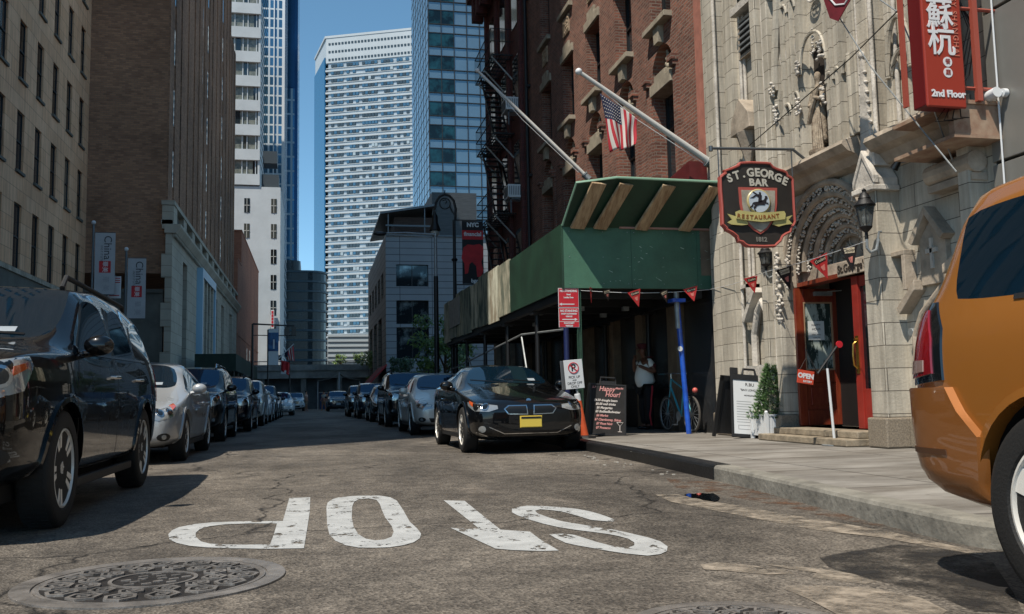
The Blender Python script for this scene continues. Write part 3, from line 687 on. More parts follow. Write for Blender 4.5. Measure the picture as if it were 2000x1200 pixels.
# ---------------------------------------------------------------- red brick building on the right (front plane x = 7)
FX = 7.0
t = thing('brick_building', 'red brick building with arched niches and stone sills behind the green shed', 'building', (7, 22, 0))
def S(y): return 35.5-y                                              # facade coordinate: runs toward the camera
YC = [17.2, 19.45, 21.75, 24.1, 26.5]
hs = []; 
for y in YC:
    hs += [(S(y)-.55, S(y)+.55, 4.6, 7.95, 'sash'), (S(y)-.55, S(y)+.55, 8.5, 10.25, 'sash'), (S(y)-.55, S(y)+.55, 11.75, 14.4, 'sash')]
facade(t, 'wall', (7, 35.5, 0), R(-90), 20.5, 0, 19, [h for h in hs], M_['brick_red'], .32, 'sash', mf=M_['frame_dark'])
b = MB(); b.box((7.6, 15.0, 0), (24, 35.5, 19)); b.done('core', M_['brick_red'], t)
b = MB(); b.box((6.86, 28.9, 4.2), (7.02, 35.5, 19)); 
o_ = b.done('painted_front', M_['brick_paint'], t)
b = MB()
for y in (30.0, 32.0, 34.0):
    for z in (4.6, 7.6, 10.6, 13.6): b.box((6.83, y-.42, z), (6.88, y+.42, z+1.9))
b.done('window_opening', M_['glass_dark'], t)
b = MB()
for y in (29.1, 31.0, 33.0, 35.0): b.box((6.74, y-.12, 4.2), (6.88, y+.12, 17))
b.box((6.6, 28.9, 16.6), (7, 35.5, 16.9)); b.box((6.2, 28.9, 16.9), (7, 36.0, 17.4)); b.box((6.4, 28.9, 16.3), (7, 35.7, 16.6))
for i in range(8): b.box((6.3, 29.2+i*.85, 15.9), (6.75, 29.5+i*.85, 16.9))
b.done('cornice', M_['brick_paint'], t, bevel=.02)
b = MB(); b.cyl((6.88, 28.6, 3), (6.88, 28.6, 19), .06, n=10)
for z in (5, 8, 11, 14): b.cbox((6.92, 28.6, z), (.16, .18, .08))
b.done('rain_pipe', M_['iron'], t, smooth=True)
# niche recesses (arched) with carved lintel blocks, sills and terracotta panels
sill = mat('grey brown sandstone', '#8f8676', .85, var=.25, vs=4, bump=.3)
def arch_pts(y, z, w, h, n=10): return [(y-w, z)]+[(y-w*math.cos(math.pi*i/n), z+h+w*math.sin(math.pi*i/n)) for i in range(n+1)]+[(y+w, z)]
for i, y in enumerate(YC):
    b = MB()
    b.prism([(y-.62, 8.33), (y+.62, 8.33), (y+.62, 8.45), (y-.62, 8.45)], 'x', 6.82, 7.1)
    b.prism([(y-.12, 7.98), (y+.12, 7.98), (y+.16, 8.33), (y-.16, 8.33)], 'x', 6.88, 7.05)
    b.done('sill', sill, t, bevel=.01)
    b = MB(); b.prism([(y-.57, 7.02), (y+.57, 7.02), (y+.57, 7.26), (y+.3, 7.26), (y+.3, 7.38), (y-.3, 7.38), (y-.3, 7.26), (y-.57, 7.26)], 'x', 6.93, 7.3)
    b.done('lintel', sill, t, bevel=.01)
    b = MB()
    for k in range(9): b.sph((7.12, y+random.uniform(-.09, .09)*(1-k*.07), 7.40+k*.055), .085-.006*k, (.8, 1, .9), 8, 6)
    b.done('niche_ornament', sill, t)
    b = MB(); b.prism([(y-.6, 10.27), (y+.6, 10.27), (y+.6, 10.5), (y+.3, 10.5), (y+.3, 10.68), (y-.3, 10.68), (y-.3, 10.5), (y-.6, 10.5)], 'x', 6.94, 7.1)
    b.box((6.88, y-.62, 11.55), (7.1, y+.62, 11.68)); b.done('upper_lintel', sill, t, bevel=.01)
    b = MB(); b.box((6.96, y-.3, 10.95), (7.02, y+.3, 11.45))
    for k in range(12): b.sph((6.96, y+random.uniform(-.24, .24), random.uniform(11, 11.4)), .05, (.5, 1, 1), 6, 4)
    b.done('terracotta_panel', mat('terracotta relief', '#8f7d68', .8, var=.3, vs=8) if i == 0 else bpy.data.materials['terracotta relief'], t)
    b = MB(); P = arch_pts(y, 7.4, .55, .0)                                       # rounded head of the opening
    P2 = [(y-.56, 7.97), (y-.56, 7.4)]+[(y-.56*math.cos(math.pi*k/12), 7.4+.56*math.sin(math.pi*k/12)) for k in range(13)]+[(y+.56, 7.4), (y+.56, 7.97)]
    b.prism(P2, 'x', 7.0, 7.25); b.done('arch_head', M_['brick_red'], t)
    b = MB()
    for s_ in (-1, 1): b.cbox((6.93, y+s_*.72, 7.42), (.16, .24, .12)); b.cbox((6.95, y+s_*.72, 7.32), (.12, .2, .1)); b.prism([(y+s_*.62, 4.2), (y+s_*.84, 4.2), (y+s_*.84, 7.28), (y+s_*.62, 7.28)], 'x', 6.96, 7.02)
    b.done('pilaster', M_['brick_red'] if i else M_['brick_red'], t)
b = MB(); b.box((6.9, 15.0, 4.2), (7.05, 15.35, 19)); b.done('corner_strip', mat('pink dressed brick', '#9a6455', .85, var=.2, vs=5), t)
b = MB(); b.prism([(15.0, 4.62), (15.0, 4.95), (18.3, 4.62), (18.3, 4.3)], 'x', 6.55, 7.0); b.done('red_bracket', mat('maroon painted steel', '#571b1c', .5, var=.3), t)
# ground floor, dark doors and pilasters behind the shed
b = MB()
for y in (16.6, 18.4, 20.3, 22.3, 24.3, 26.6, 29, 31.5, 34): b.box((6.75, y-.22, 0), (7.02, y+.22, 4.1))
b.box((6.7, 15.0, 2.9), (7.0, 35.4, 4.1))
b.done('shopfront_pier', mat('brown painted pier', '#6b5c4b', .7, var=.3), t)
b = MB()
for y0, y1 in ((15.1, 16.3), (16.9, 18.1), (18.7, 20.0), (20.6, 22), (22.6, 24), (24.6, 26.3), (27, 28.7), (29.3, 31.2), (31.8, 33.7)): b.box((6.9, y0, .14), (6.98, y1, 2.9))
b.done('shop_door', mat('dark shopfront', '#23262b', .25, spec=.6, c2='#3b3833', vs=.8), t)
b = MB(); b.box((6.84, 16.9, .14), (6.9, 20.1, .95)); b.done('stall_riser', M_['iron'], t)

def ac(y, z):
    a = thing('air_conditioner', 'white window air conditioner %s' % ('high on the maroon brick front' if z > 9 else 'low on the maroon brick front above the shed'), 'air conditioner', (6.6, y, z))
    b = MB(); b.box((-.28, -.36, 0), (.3, .36, .44)); b.done('casing', M_['white'], a, world=False, bevel=.015)
    b = MB()
    for k in range(7): b.box((-.295, -.3, .06+k*.05), (-.28, .3, .08+k*.05)); b.box((-.24+k*.06, -.372, .08), (-.22+k*.06, -.36, .38))
    b.done('grille', M_['steel'], a, world=False)
    b = MB(); b.box((-.2, -.3, -.5), (-.16, -.26, 0)); b.box((-.2, -.3, -.06), (.3, -.26, 0)); b.done('bracket', M_['steel'], a, world=False)
ac(29.6, 10.4); ac(29.5, 7.4)

t = thing('fire_escape', 'black iron fire escape with steep ladders on the maroon brick front', 'fire escape', (6.4, 31.5, 0))
for k, z in enumerate((12.75, 9.95, 7.15)):
    b = MB(); y0, y1 = 30.4, 33.6
    for i in range(9): b.box((6.1+i*.1, y0, z-.02), (6.13+i*.1, y1, z+.01))
    for i in range(9): b.box((6.08, y0+i*.4-.015, z-.06), (6.95, y0+i*.4+.015, z-.02))
    b.done('platform', M_['iron'], t)
    b = MB()
    for zz in (z+.45, z+.9): b.tube([(6.98, y0, zz), (6.08, y0, zz), (6.08, y1, zz), (6.98, y1, zz)], .018, 6)
    for i in range(17): b.cyl((6.08, y0+i*.2, z), (6.08, y0+i*.2, z+.9), .008, n=4)
    for i in range(5): b.cyl((6.08+i*.2, y0, z), (6.08+i*.2, y0, z+.9), .008, n=4); b.cyl((6.08+i*.2, y1, z), (6.08+i*.2, y1, z+.9), .008, n=4)
    b.done('railing', M_['iron'], t)
    b = MB()
    for y in (y0+.2, (y0+y1)/2, y1-.2): b.cyl((6.12, y, z-.03), (6.98, y, z-.95), .03, n=6)
    b.done('bracket', M_['galv'], t)
    b = MB(); A, Z = Vector((6.25, 33.2, z)), Vector((6.25, 31.0, z-2.75))
    for dx in (0, .5): b.box((-.02, 0, -.06), (.02, (A-Z).length, .06), Matrix.Translation(Z+Vector((dx, 0, 0))) @ (A-Z).to_track_quat('Y', 'Z').to_matrix().to_4x4())
    for i in range(11): p = Z.lerp(A, (i+.5)/11); b.box((p.x, p.y-.1, p.z-.012), (p.x+.5, p.y+.1, p.z+.012))
    b.done('ladder', M_['iron'], t)

# ---------------------------------------------------------------- sidewalk shed
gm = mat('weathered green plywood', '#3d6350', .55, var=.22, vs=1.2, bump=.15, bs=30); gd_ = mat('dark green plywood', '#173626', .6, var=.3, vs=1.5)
wp = mat('peeling weathered plywood', '#8f8a78', .85, c2='#3a4a3c', vs=1.6, bump=.8, bs=8, stretch=(1, 1, .5))
wd = mat('knotty timber', '#7d6248', .75, c2='#b39d7e', vs=3, bump=.3, stretch=(6, 1, 1))
t = thing('sidewalk_shed', 'green plywood sidewalk shed over the pavement with flared parapet', 'sidewalk shed', (5.6, 22, 0))
for i_, (xa, xb) in enumerate(((4.2, 5.41), (5.416, 6.63), (6.636, 7.03))):
    b = MB(); b.box((xa, 15.0+.003*i_, 2.66), (xb, 15.04+.003*i_, 3.72)); ff = b.done('front_fascia', gm, t, bevel=.003)
b = MB(); r_ = random.Random(4)
for i_ in range(22):
    x_, z_ = r_.uniform(5.0, 6.95), r_.uniform(2.75, 3.45); l_ = r_.uniform(.01, .07); a_ = r_.uniform(-.8, .8); b.cbox((0, 0, 0), (l_, .003, r_.uniform(.003, .012)), Matrix.Translation((x_, 14.9985, z_)) @ Matrix.Rotation(a_, 4, 'Y'))
struct(b.done('scuff_mark', mat('pale scratch', '#9fb3a6', .7), t), 'stuff')
b = MB()
for x_ in (4.3, 4.9, 5.35, 5.47, 6.0, 6.57, 6.69, 6.95):
    for z_ in (2.74, 3.2, 3.64): b.cyl((x_, 14.992, z_), (x_, 15.002, z_), .007, n=6)
struct(b.done('nail_head', M_['galv'], t), 'stuff')
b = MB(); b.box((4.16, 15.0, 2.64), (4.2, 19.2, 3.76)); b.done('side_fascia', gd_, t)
b = MB(); y = 19.2
wcol = [('#8f8a78', '#5f6556'), ('#b5ad99', '#8a7f6a'), ('#7f7d6a', '#3f4c40'), ('#a39c86', '#5a6050'), ('#6f7161', '#38443a'), ('#8f8973', '#4a5446'), ('#77776a', '#3c4a40'), ('#989280', '#565c4e')]
for i in range(8):
    b = MB(); b.box((4.15+.008*(i % 2), y+.01, 2.64-.03*((i*5) % 3)), (4.19, y+1.25, 3.80+.04*((i*7) % 3)), None); y += 1.255
    b.done('weathered_panel', mat('weathered plywood', tuple(min(.6, q*1.5) for q in hexc(wcol[i][0])), .85, c2=wcol[i][1], vs=3.5, bump=.8, bs=9, stretch=(1, 1, .4), lo=.4, hi=.6), t)
b = MB(); b.box((4.2, 15.04, 2.72), (6.98, 29.3, 2.8)); b.done('deck', mat('dark deck boards', '#3a342a', .9), t)
b = MB()
for i in range(10): b.box((4.25, 15.6+i*1.45, 2.55), (6.95, 15.72+i*1.45, 2.72))
b.box((4.22, 15.05, 2.5), (4.34, 29.2, 2.66)); b.box((6.6, 15.05, 2.5), (6.72, 29.2, 2.66)); b.done('beam', M_['iron'], t)
zt, yt = 4.36, 14.15
b = MB(); b.poly([(4.2, 14.99, 3.72), (7.0, 14.99, 3.72), (6.72, yt, zt), (4.9, yt, zt+.02)]); b.poly([(4.2, 14.99, 3.72), (4.9, yt, zt+.02), (4.25, 14.3, zt-.05)])
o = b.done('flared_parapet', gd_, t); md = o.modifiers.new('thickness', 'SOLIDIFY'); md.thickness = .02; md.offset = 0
b = MB(); b.tube([(4.19, 15.0, 3.74), (4.25, 14.29, zt-.04), (4.9, yt-.01, zt+.03), (6.74, yt-.01, zt+.01)], .022, 6); b.done('parapet_edge', mat('pale green trim', '#7fa28c', .5), t)
for xb, xt in ((4.28, 4.46), (4.68, 4.93), (5.42, 5.68), (6.22, 6.5)):
    b = MB(); A = Vector((xb+.14, 14.93, 3.70)); Z = Vector((xt+.14, yt+.05, zt-.04)); d = Z-A
    q = Matrix.Translation(A) @ d.to_track_quat('Y', 'Z').to_matrix().to_4x4()
    b.box((-.135, 0, -.05), (.135, d.length, -.01), q); b.done('rib', wd, t, bevel=.004)
b = MB(); b.box((5.2, 14.96, 3.70), (7.0, 15.0, 3.735)); b.done('batten', mat('pinkish batten', '#a0786c', .7), t)
# posts: blue front ones, dark rear ones, diagonal braces
blue = mat('bright blue painted steel post', '#1d4fb0', .35, coat=.4, var=.25, vs=6); navy = mat('navy steel post', '#16204a', .45)
def post(x, y, m, r=.05, x2=None, nm='post'):
    b = MB(); b.cyl((x2 or x, y, .14), (x, y, 2.6), r, n=14); b.box((x-.12, y-.12, 2.44), (x+.12, y+.12, 2.5)); o = b.done(nm, m, t, smooth=True); return o
o = post(6.30, 15.2, blue, .047, 6.44); o['label'] = 'bright blue steel post'
b = MB(); b.cyl((6.315, 15.2, 1.98), (6.30, 15.2, 2.62), .05, n=14); sub(b.done('post_head', M_['galv'], smooth=True), o)
b = MB(); b.cyl((6.31, 15.135, 1.62), (6.31, 15.14, 1.62), .045, n=14); sub(b.done('sticker', M_['white']), o)
post(4.38, 15.6, navy); 
for i, y in enumerate((17.6, 20.4, 23.2, 26.0, 28.8)): post(4.35, y, M_['iron']); post(6.66, y, M_['iron'])
b = MB()
for a, z in (((4.35, 15.6, 2.0), (4.35, 19.0, 2.15)), ((4.35, 19.0, 2.15), (4.35, 28.9, 1.75)), ((4.35, 18.3, .9), (4.35, 19.0, 2.1)), ((4.36, 23.2, .6), (4.36, 25.9, 2.0))): b.cyl(a, z, .02, n=6)
b.done('brace', M_['galv'], t)
b = MB()
for y in (16.9, 18.3, 20.6):
    for x in (5.0, 5.9): b.box((x, y, 2.46), (x+.12, y+.1, 2.54))
b.done('beam_clamp', M_['galv'], t)
g = thing('paper_notice', 'weathered white notice stapled to the far end of the green shed', 'notice', (4.1, 27.5, 3))
b = MB(); q = [PX(877, 592, 4.13), PX(897, 577, 4.13), PX(897, 633, 4.13), PX(878, 643, 4.13)]; b.poly([tuple(p) for p in q]); b.poly([(p.x+.012, p.y, p.z) for p in q[::-1]])
for i in range(4): b.poly([tuple(q[i]), (q[i].x+.012, q[i].y, q[i].z), (q[(i+1) % 4].x+.012, q[(i+1) % 4].y, q[(i+1) % 4].z), tuple(q[(i+1) % 4])])
b.done('sheet', mat('aged paper', '#8d8880', .8, var=.15, vs=6), g)

# ---------------------------------------------------------------- stone church-like front
t = thing('stone_church', 'pale stone Gothic chapel front with carved arched doorway and red doors', 'building', (7, 11.5, 0))
ST, SP, TR, GR = M_['stone'], M_['stone_plain'], M_['stone_trim'], M_['granite']
def yb(y0, y1, x0, z0, z1, b, x1=7.05): b.box((x0, y0, z0), (x1, y1, z1))
# main wall with the door opening and narrow slot
U0 = 15.0
holes = [(U0-12.42, U0-10.36, .32, 3.75)]+[(U0-y_-.035, U0-y_+.035, z_, z_+h_) for y_ in (12.21, 12.045, 11.905, 11.77, 10.915, 10.795, 10.69) for z_, h_ in ((4.3, 1.5), (6.3, 1.6))]+[(U0-13.38, U0-13.08, .6, 2.0), (U0-11.62, U0-11.02, 4.12, 5.7), (U0-10.60, U0-10.38, 4.1, 7.4)]
facade(t, 'wall', (7, 15, 0), R(-90), 6.85, 0, 9.5, holes, ST, .6, win=False)
b = MB(); b.box((8.5, 8.2, 0), (16, 15, 9.5)); b.box((7.05, 8.2, 0), (8.5, 10.2, 9.5)); b.box((7.05, 13.5, 0), (8.5, 15, 9.5)); b.box((7.45, 10.2, 2.5), (8.5, 13.5, 4.0)); b.box((7.7, 10.2, 4.0), (8.5, 13.5, 9.5)); b.done('core', ST, t)
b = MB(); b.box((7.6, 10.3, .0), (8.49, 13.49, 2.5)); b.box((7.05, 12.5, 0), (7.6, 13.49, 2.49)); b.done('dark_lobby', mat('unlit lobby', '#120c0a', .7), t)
b = MB()
# pier group at the brick party wall, pier beside the slot, shafts
for y0, y1, x0, z1_ in ((14.62, 14.95, 6.86, 9.5), (14.30, 14.62, 6.76, 9.5), (13.74, 14.30, 6.72, 3.5), (13.86, 14.18, 6.9, 9.5)): yb(y0, y1, x0, .5, z1_, b)
for y0, y1, x0 in ((12.90, 13.02, 6.86), (12.74, 12.90, 6.74), (12.60, 12.74, 6.86), (12.44, 12.60, 6.78)): yb(y0, y1, x0, .5, 9.5, b)
for y0, y1, x0, z0 in ((10.40, 10.50, 6.86, 4.1), (10.24, 10.36, 6.80, 4.1), (10.12, 10.24, 6.88, 3.4), (9.80, 10.12, 6.68, .5), (9.66, 9.76, 6.90, 4.0)): yb(y0, y1, x0, z0, 3.3 if z0 == .5 else 9.5, b)
yb(9.86, 10.08, 6.74, 3.9, 9.5, b)
yb(8.3, 8.48, 6.78, .5, 3.4, b)
b.done('pier', ST, t, bevel=.012)
b = MB()     # slender colonnettes set against the piers
for y_, x_, z0_, z1_ in ((14.27, 6.78, .5, 9.5), (13.70, 6.82, .5, 3.5), (13.62, 6.93, 2.6, 9.5), (13.55, 6.96, 2.6, 9.5), (12.87, 6.80, .5, 9.5), (12.71, 6.86, .5, 9.5), (12.56, 6.84, .5, 9.5), (10.38, 6.88, 3.95, 9.5), (10.21, 6.84, 3.95, 9.5), (10.14, 6.80, .5, 3.2), (9.82, 6.76, 3.95, 9.5), (9.62, 6.95, 4.0, 9.5), (9.50, 6.97, 4.0, 9.5), (8.52, 6.93, 4.0, 9.5), (8.7, 6.96, 4.0, 9.5)): b.cyl((x_, y_, z0_), (x_, y_, z1_), .028, n=10)
b.done('colonnette', SP, t, smooth=True)
b = MB()     # pinnacle on the pier, hood mould over the arch, blind arcading heads and pierced rings
b.prism([(9.87, 4.02), (10.07, 4.02), (9.99, 4.95), (9.95, 4.95)], 'x', 6.70, 6.76)
for k_ in range(6):
    for s_ in (-1, 1): b.sph((6.72, 9.97+s_*(.10-.012*k_), 4.12+k_*.13), .028, (1, 1, .8), 7, 5)
b.sph((6.72, 9.97, 5.0), .045, (1, 1, 1.2), 8, 6); b.done('pinnacle', SP, t)
b = MB()
for y_ in (12.21, 12.045, 11.905, 11.77, 10.915, 10.795, 10.69):
    for z_ in (5.78, 7.88): b.tube([(6.9, y_+.06, z_-.06), (6.89, y_+.05, z_+.04), (6.88, y_, z_+.16), (6.89, y_-.05, z_+.04), (6.9, y_-.06, z_-.06)], .016, 6)
for y_, z_, r_ in ((12.13, 6.1, .07), (11.84, 6.1, .06), (10.85, 6.1, .055), (10.74, 8.1, .05), (11.95, 8.2, .09), (11.33, 6.45, .13), (11.33, 7.6, .2)):
    b.tube([(6.9, y_+r_*math.cos(i*math.pi/8), z_+r_*math.sin(i*math.pi/8)) for i in range(16)], .016, 6, closed=True)
    for q_ in range(4): b.tube([(6.92, y_+r_*.45*math.cos(q_*1.57+.78)+r_*.4*math.cos(i*math.pi/4), z_+r_*.45*math.sin(q_*1.57+.78)+r_*.4*math.sin(i*math.pi/4)) for i in range(8)], .009, 5, closed=True)
b.done('blind_tracery', SP, t, smooth=True)
b = MB()
b.box((6.90, 10.42, 4.05), (7.0, 12.36, 4.16)); 
for k_ in range(15): b.sph((6.88, 10.5+k_*.13, 4.11), .035, (1, 1, .8), 7, 5)
b.done('carved_band', SP, t)
b = MB()
for y_ in (14.1, 13.94, 9.3, 9.1): b.box((6.985, y_-.02, 4.05), (6.999, y_+.02, 9.4))
b.done('dark_joint', mat('deep shadow joint', '#4b4238', .9), t)  # raised dark strips, groove shadow put into their colour
b = MB()
for y0, y1, x0 in ((14.55, 14.97, 6.80), (13.7, 14.55, 6.66), (12.41, 13.05, 6.70), (9.77, 10.16, 6.63), (8.2, 9.77, 6.93)): yb(y0, y1, x0, .14, .5, b)
b.done('plinth', GR, t, bevel=.02)
b = MB()
b.box((6.42, 10.3, .14), (7.3, 12.6, .23)); b.box((6.62, 10.36, .23), (7.6, 12.5, .32)); b.done('door_step', mat('worn step stone', '#857a69', .8, var=.35, vs=6, bump=.3), t, bevel=.012)
# gablet with offsets on the pier
b = MB()
b.prism([(9.77, 3.30), (10.15, 3.30), (10.15, 3.40), (9.96, 3.70), (9.77, 3.40)], 'x', 6.64, 6.98)
b.prism([(9.74, 3.24), (10.18, 3.24), (10.18, 3.31), (9.74, 3.31)], 'x', 6.60, 6.98)
b.prism([(9.80, 3.56), (10.12, 3.56), (10.07, 4.02), (9.87, 4.02)], 'x', 6.70, 6.98)
b.prism([(9.74, 3.32), (9.96, 3.68), (10.18, 3.32), (10.18, 3.42), (9.96, 3.78), (9.74, 3.42)], 'x', 6.62, 6.70)
b.done('gablet', SP, t, bevel=.01)
# string courses: sloped moulding built of three steps
def string(y0, y1, z, name, big=1.0, m=TR):
    b = MB(); b.prism([(7.0, z-.16*big), (6.86, z-.12*big), (6.78, z-.02*big), (6.66, z+.02*big), (6.58, z+.10*big), (6.60, z+.15*big), (6.98, z+.26*big)], 'y', y0, y1); return b.done(name, m, t)
string(10.3, 12.42, 3.86, 'string_course'); string(8.45, 9.84, 3.72, 'cornice', 1.15); 
b = MB(); b.cyl((6.86, 8.26, 3.22), (6.86, 9.0, 3.22), .12, n=12); b.box((6.8, 8.28, 3.02), (6.99, 9.0, 3.10)); b.done('roll_moulding', TR, t)
# rusty steel box section over the right bay
b = MB(); b.box((6.42, 8.02, 3.42), (6.98, 8.10, 3.74)); b.box((6.4, 8.0, 3.74), (7.0, 9.0, 3.78)); b.box((6.4, 8.0, 3.38), (7.0, 9.0, 3.42)); b.box((6.94, 8.1, 3.42), (7.0, 9.0, 3.74)); b.done('steel_channel', mat('rust stained painted steel', '#a08c78', .6, c2='#6b3a24', vs=5, hi=.8), t)
# portal archivolts
b = MB()
for s_ in (-1, 1):
    e_ = 12.42 if s_ > 0 else 10.36
    b.prism([(e_, 2.58), (e_, 3.75), (11.38, 3.75)]+[(11.38+s_*.97*math.sin(i*math.pi/24), 2.58+.97*math.cos(i*math.pi/24)) for i in range(13)], 'x', 7.0, 7.06)
b.done('spandrel', ST, t)
yc, zc = 11.38, 2.58
def arc(r, x, tr, n=22, a0=0, a1=180, pt=.0):
    return [(x, yc+r*math.cos(R(a0+(a1-a0)*i/n)), zc+r*math.sin(R(a0+(a1-a0)*i/n))*(1+pt*math.sin(R(a0+(a1-a0)*i/n)))) for i in range(n+1)]
rings = [(1.12, 6.93, .05), (.97, 6.99, .055), (.82, 7.08, .045), (.68, 7.17, .045), (.54, 7.26, .045), (.42, 7.33, .035)]
for r, x, tr in rings:
    b = MB(); b.tube([(x, yc+r, 1.9 if r > 1 else 2.36)]+arc(r, x, tr)+([(x, yc-r, 1.9 if r > 1 else 2.36)] if r > 1 else []) if r > .9 else arc(r, x, tr), tr, 8); b.done('archivolt', TR, t, smooth=True)
def curly(cx, cy, cz, s, b, n=5, rnd=random):
    for k in range(n):
        a = rnd.random()*6.28; q = rnd.random()*s
        b.sph((cx-rnd.random()*.03, cy+q*math.cos(a), cz+q*math.sin(a)), s*rnd.uniform(.3, .5), (.7, 1, .75), 7, 5)
b = MB()
for r, x, tr in ((1.045, 6.95, 0), (.895, 7.03, 0), (.75, 7.12, 0), (.61, 7.21, 0), (.48, 7.29, 0)):
    n = int(r*60)
    for i in range(n+1):
        a = math.pi*i/n; curly(x, yc+r*math.cos(a), zc+r*math.sin(a), .058, b, 4)
for k in range(16): curly(6.80, 12.46, 1.9+k*.062, .085, b, 5); curly(6.88, 12.30, 2.36+k*.03, .07, b, 4)
b.done('carved_foliage', SP, t)
for r0, r1, x in ((1.10, .98, 7.02), (.98, .82, 7.10), (.82, .68, 7.19), (.68, .54, 7.28), (.54, .40, 7.36)):
    b = MB()
    for i in range(20):
        a0, a1 = math.pi*i/20, math.pi*(i+1)/20
        b.prism([(yc+r_*math.cos(a), zc+r_*math.sin(a)) for r_, a in ((r0, a0), (r0, a1), (r1, a1), (r1, a0))], 'x', x-.02, x+.09)
    b.done('archivolt_band', TR, t)

b = MB()   # tympanum with blind tracery, lintel
b.box((7.12, 10.45, 2.42), (7.44, 12.35, 2.60)); b.prism([(yc+.95*math.cos(math.pi*i/16), 2.6+.95*math.sin(math.pi*i/16)) for i in range(17)], 'x', 7.40, 7.44); b.done('tympanum', TR, t)
b = MB()
for cy in (-.24, .0, .24): b.tube([(7.385, yc+cy+.11*math.cos(i*math.pi/6), 2.82+(.12 if cy == 0 else 0)+.11*math.sin(i*math.pi/6)) for i in range(12)], .016, 5, closed=True)
b.done('tracery', TR, t)
b = MB(); b.prism([(10.5, 2.36), (11.2, 2.36), (11.2, 2.56), (10.5, 2.56)], 'x', 6.98, 7.1); ln = b.done('name_lintel', TR, t, bevel=.01)
# faces the street (-x): text plane rotated
sub(text('St.George\'s', .15, FM((6.976, 10.85, 2.455), R(-90)), mat('dark incised letters', '#2b221a', .8), None, bold=.004, depth=.002, sx=.95), ln)
# right bay relief: gabled panel with cross, sloping hood stones
b = MB()
b.prism([(8.93, 2.02), (9.38, 2.02), (9.38, 2.55), (9.155, 2.78), (8.93, 2.55)], 'x', 6.93, 7.0)
for P in ([(9.40, 2.5), (9.47, 2.55), (9.155, 2.92), (9.155, 2.82)], [(8.84, 2.55), (8.91, 2.5), (9.155, 2.82), (9.155, 2.92)], [(9.4, 2.1), (9.75, 1.80), (9.70, 1.72), (9.4, 1.98)], [(9.55, 2.42), (9.8, 2.42), (9.8, 2.48), (9.55, 2.48)], [(9.55, 2.0), (9.61, 2.0), (9.61, 2.42), (9.55, 2.42)], [(8.7, 2.3), (8.9, 2.2), (8.9, 2.1), (8.7, 2.2)]): b.prism(P, 'x', 6.84, 7.0)
b.tube([(6.94, 9.55, .5), (6.94, 9.55, 1.45), (6.94, 9.4, 1.7), (6.94, 9.05, 1.95), (6.94, 8.7, 2.15)], .05, 8)
b.done('relief_panel', TR, t, bevel=.008)
b = MB(); b.box((6.905, 9.135, 2.2), (6.93, 9.175, 2.55)); b.box((6.905, 9.06, 2.38), (6.93, 9.25, 2.43)); b.done('cross', SP, t)
# slot niche hood left of the door
b = MB()
b.tube([(6.9, 13.5, .5), (6.9, 13.5, 1.75), (6.9, 13.36, 2.1), (6.9, 13.2, 2.25), (6.9, 13.08, 2.1), (6.9, 13.04, 1.8), (6.9, 13.04, .5)], .06, 8)
b.prism([(13.62, 1.95), (13.68, 2.0), (13.3, 2.48), (13.25, 2.4)], 'x', 6.78, 7.0); b.prism([(13.7, 2.5), (13.45, 2.5), (13.45, 2.56), (13.7, 2.56)], 'x', 6.78, 7.0); b.prism([(13.45, 2.25), (13.5, 2.25), (13.5, 2.56), (13.45, 2.56)], 'x', 6.78, 7.0)
b.box((6.72, 13.02, .9), (7.0, 13.1, 1.25)); b.box((6.72, 13.42, .9), (7.0, 13.5, 1.25))
b.done('slot_hood', SP, t)
# upper storey: tracery bay
b = MB()
for y, q in ((12.3, .05), (12.12, .03), (11.97, .045), (11.84, .025), (11.70, .05)): b.box((6.80+q, y-q*.8, 4.1), (7.0, y+q*.8, 9.2))
for y, q in ((10.98, .05), (10.85, .025), (10.74, .045), (10.64, .025)): b.box((6.80+q, y-q*.8, 4.1), (7.0, y+q*.8, 9.2))
for y in (12.31, 10.42): b.cyl((6.84, y, 4.1), (6.84, y, 5.2), .05, n=10)
b.done('mullion', ST, t)
b = MB()
def gothic(y, z, w, h, x, tr, n=8):
    L_ = [(x, y+w*(1-(i/n)**2.0), z+h*math.sin(i/n*math.pi/2)) for i in range(n+1)]
    return L_+[(x, 2*y-p[1], p[2]) for p in L_[::-1][1:]]
b.tube([(6.84, 12.36, 5.35)]+[(6.84, 12.36-1.9*((i/12)**1.6)*.6, 5.35+2.6*math.sin(i/12*math.pi/2)) for i in range(1, 13)], .07, 8)
b.tube([(6.88, 12.2, 5.3)]+[(6.88, 12.2-1.7*((i/12)**1.6)*.6, 5.3+2.4*math.sin(i/12*math.pi/2)) for i in range(1, 13)], .03, 8)
for y, z, w in ((11.32, 5.35, .33), (11.82, 5.0, .1), (12.06, 4.9, .1), (12.06, 6.4, .1), (11.82, 6.4, .1), (10.92, 5.0, .08), (10.74, 5.0, .08), (10.92, 6.3, .08), (10.74, 6.3, .08), (10.5, 5.0, .1), (11.32, 6.9, .3)):
    b.tube(gothic(y, z, w, w*1.5, 6.85, 0), .025, 6)
b.tube(gothic(9.45, 4.6, .22, .7, 6.86, 0), .035, 6); b.tube(gothic(9.45, 4.0, .3, .9, 6.9, 0), .03, 6)
b.done('tracery_arch', ST, t, smooth=True)
b = MB()
for y, z in ((12.36, 5.28), (12.28, 4.85), (11.62, 5.35), (11.02, 5.4), (11.64, 4.78), (11.0, 4.75), (12.36, 6.9), (12.24, 7.1), (11.4, 8.0)):
    for k in range(3): curly(6.8, y, z+k*.09, .075, b, 6)
for k in range(7): curly(6.88, 11.32, 5.55+k*.05, .05, b, 3)
b.done('capital', SP, t)
b = MB()    # niche canopies on the left bay and right bay
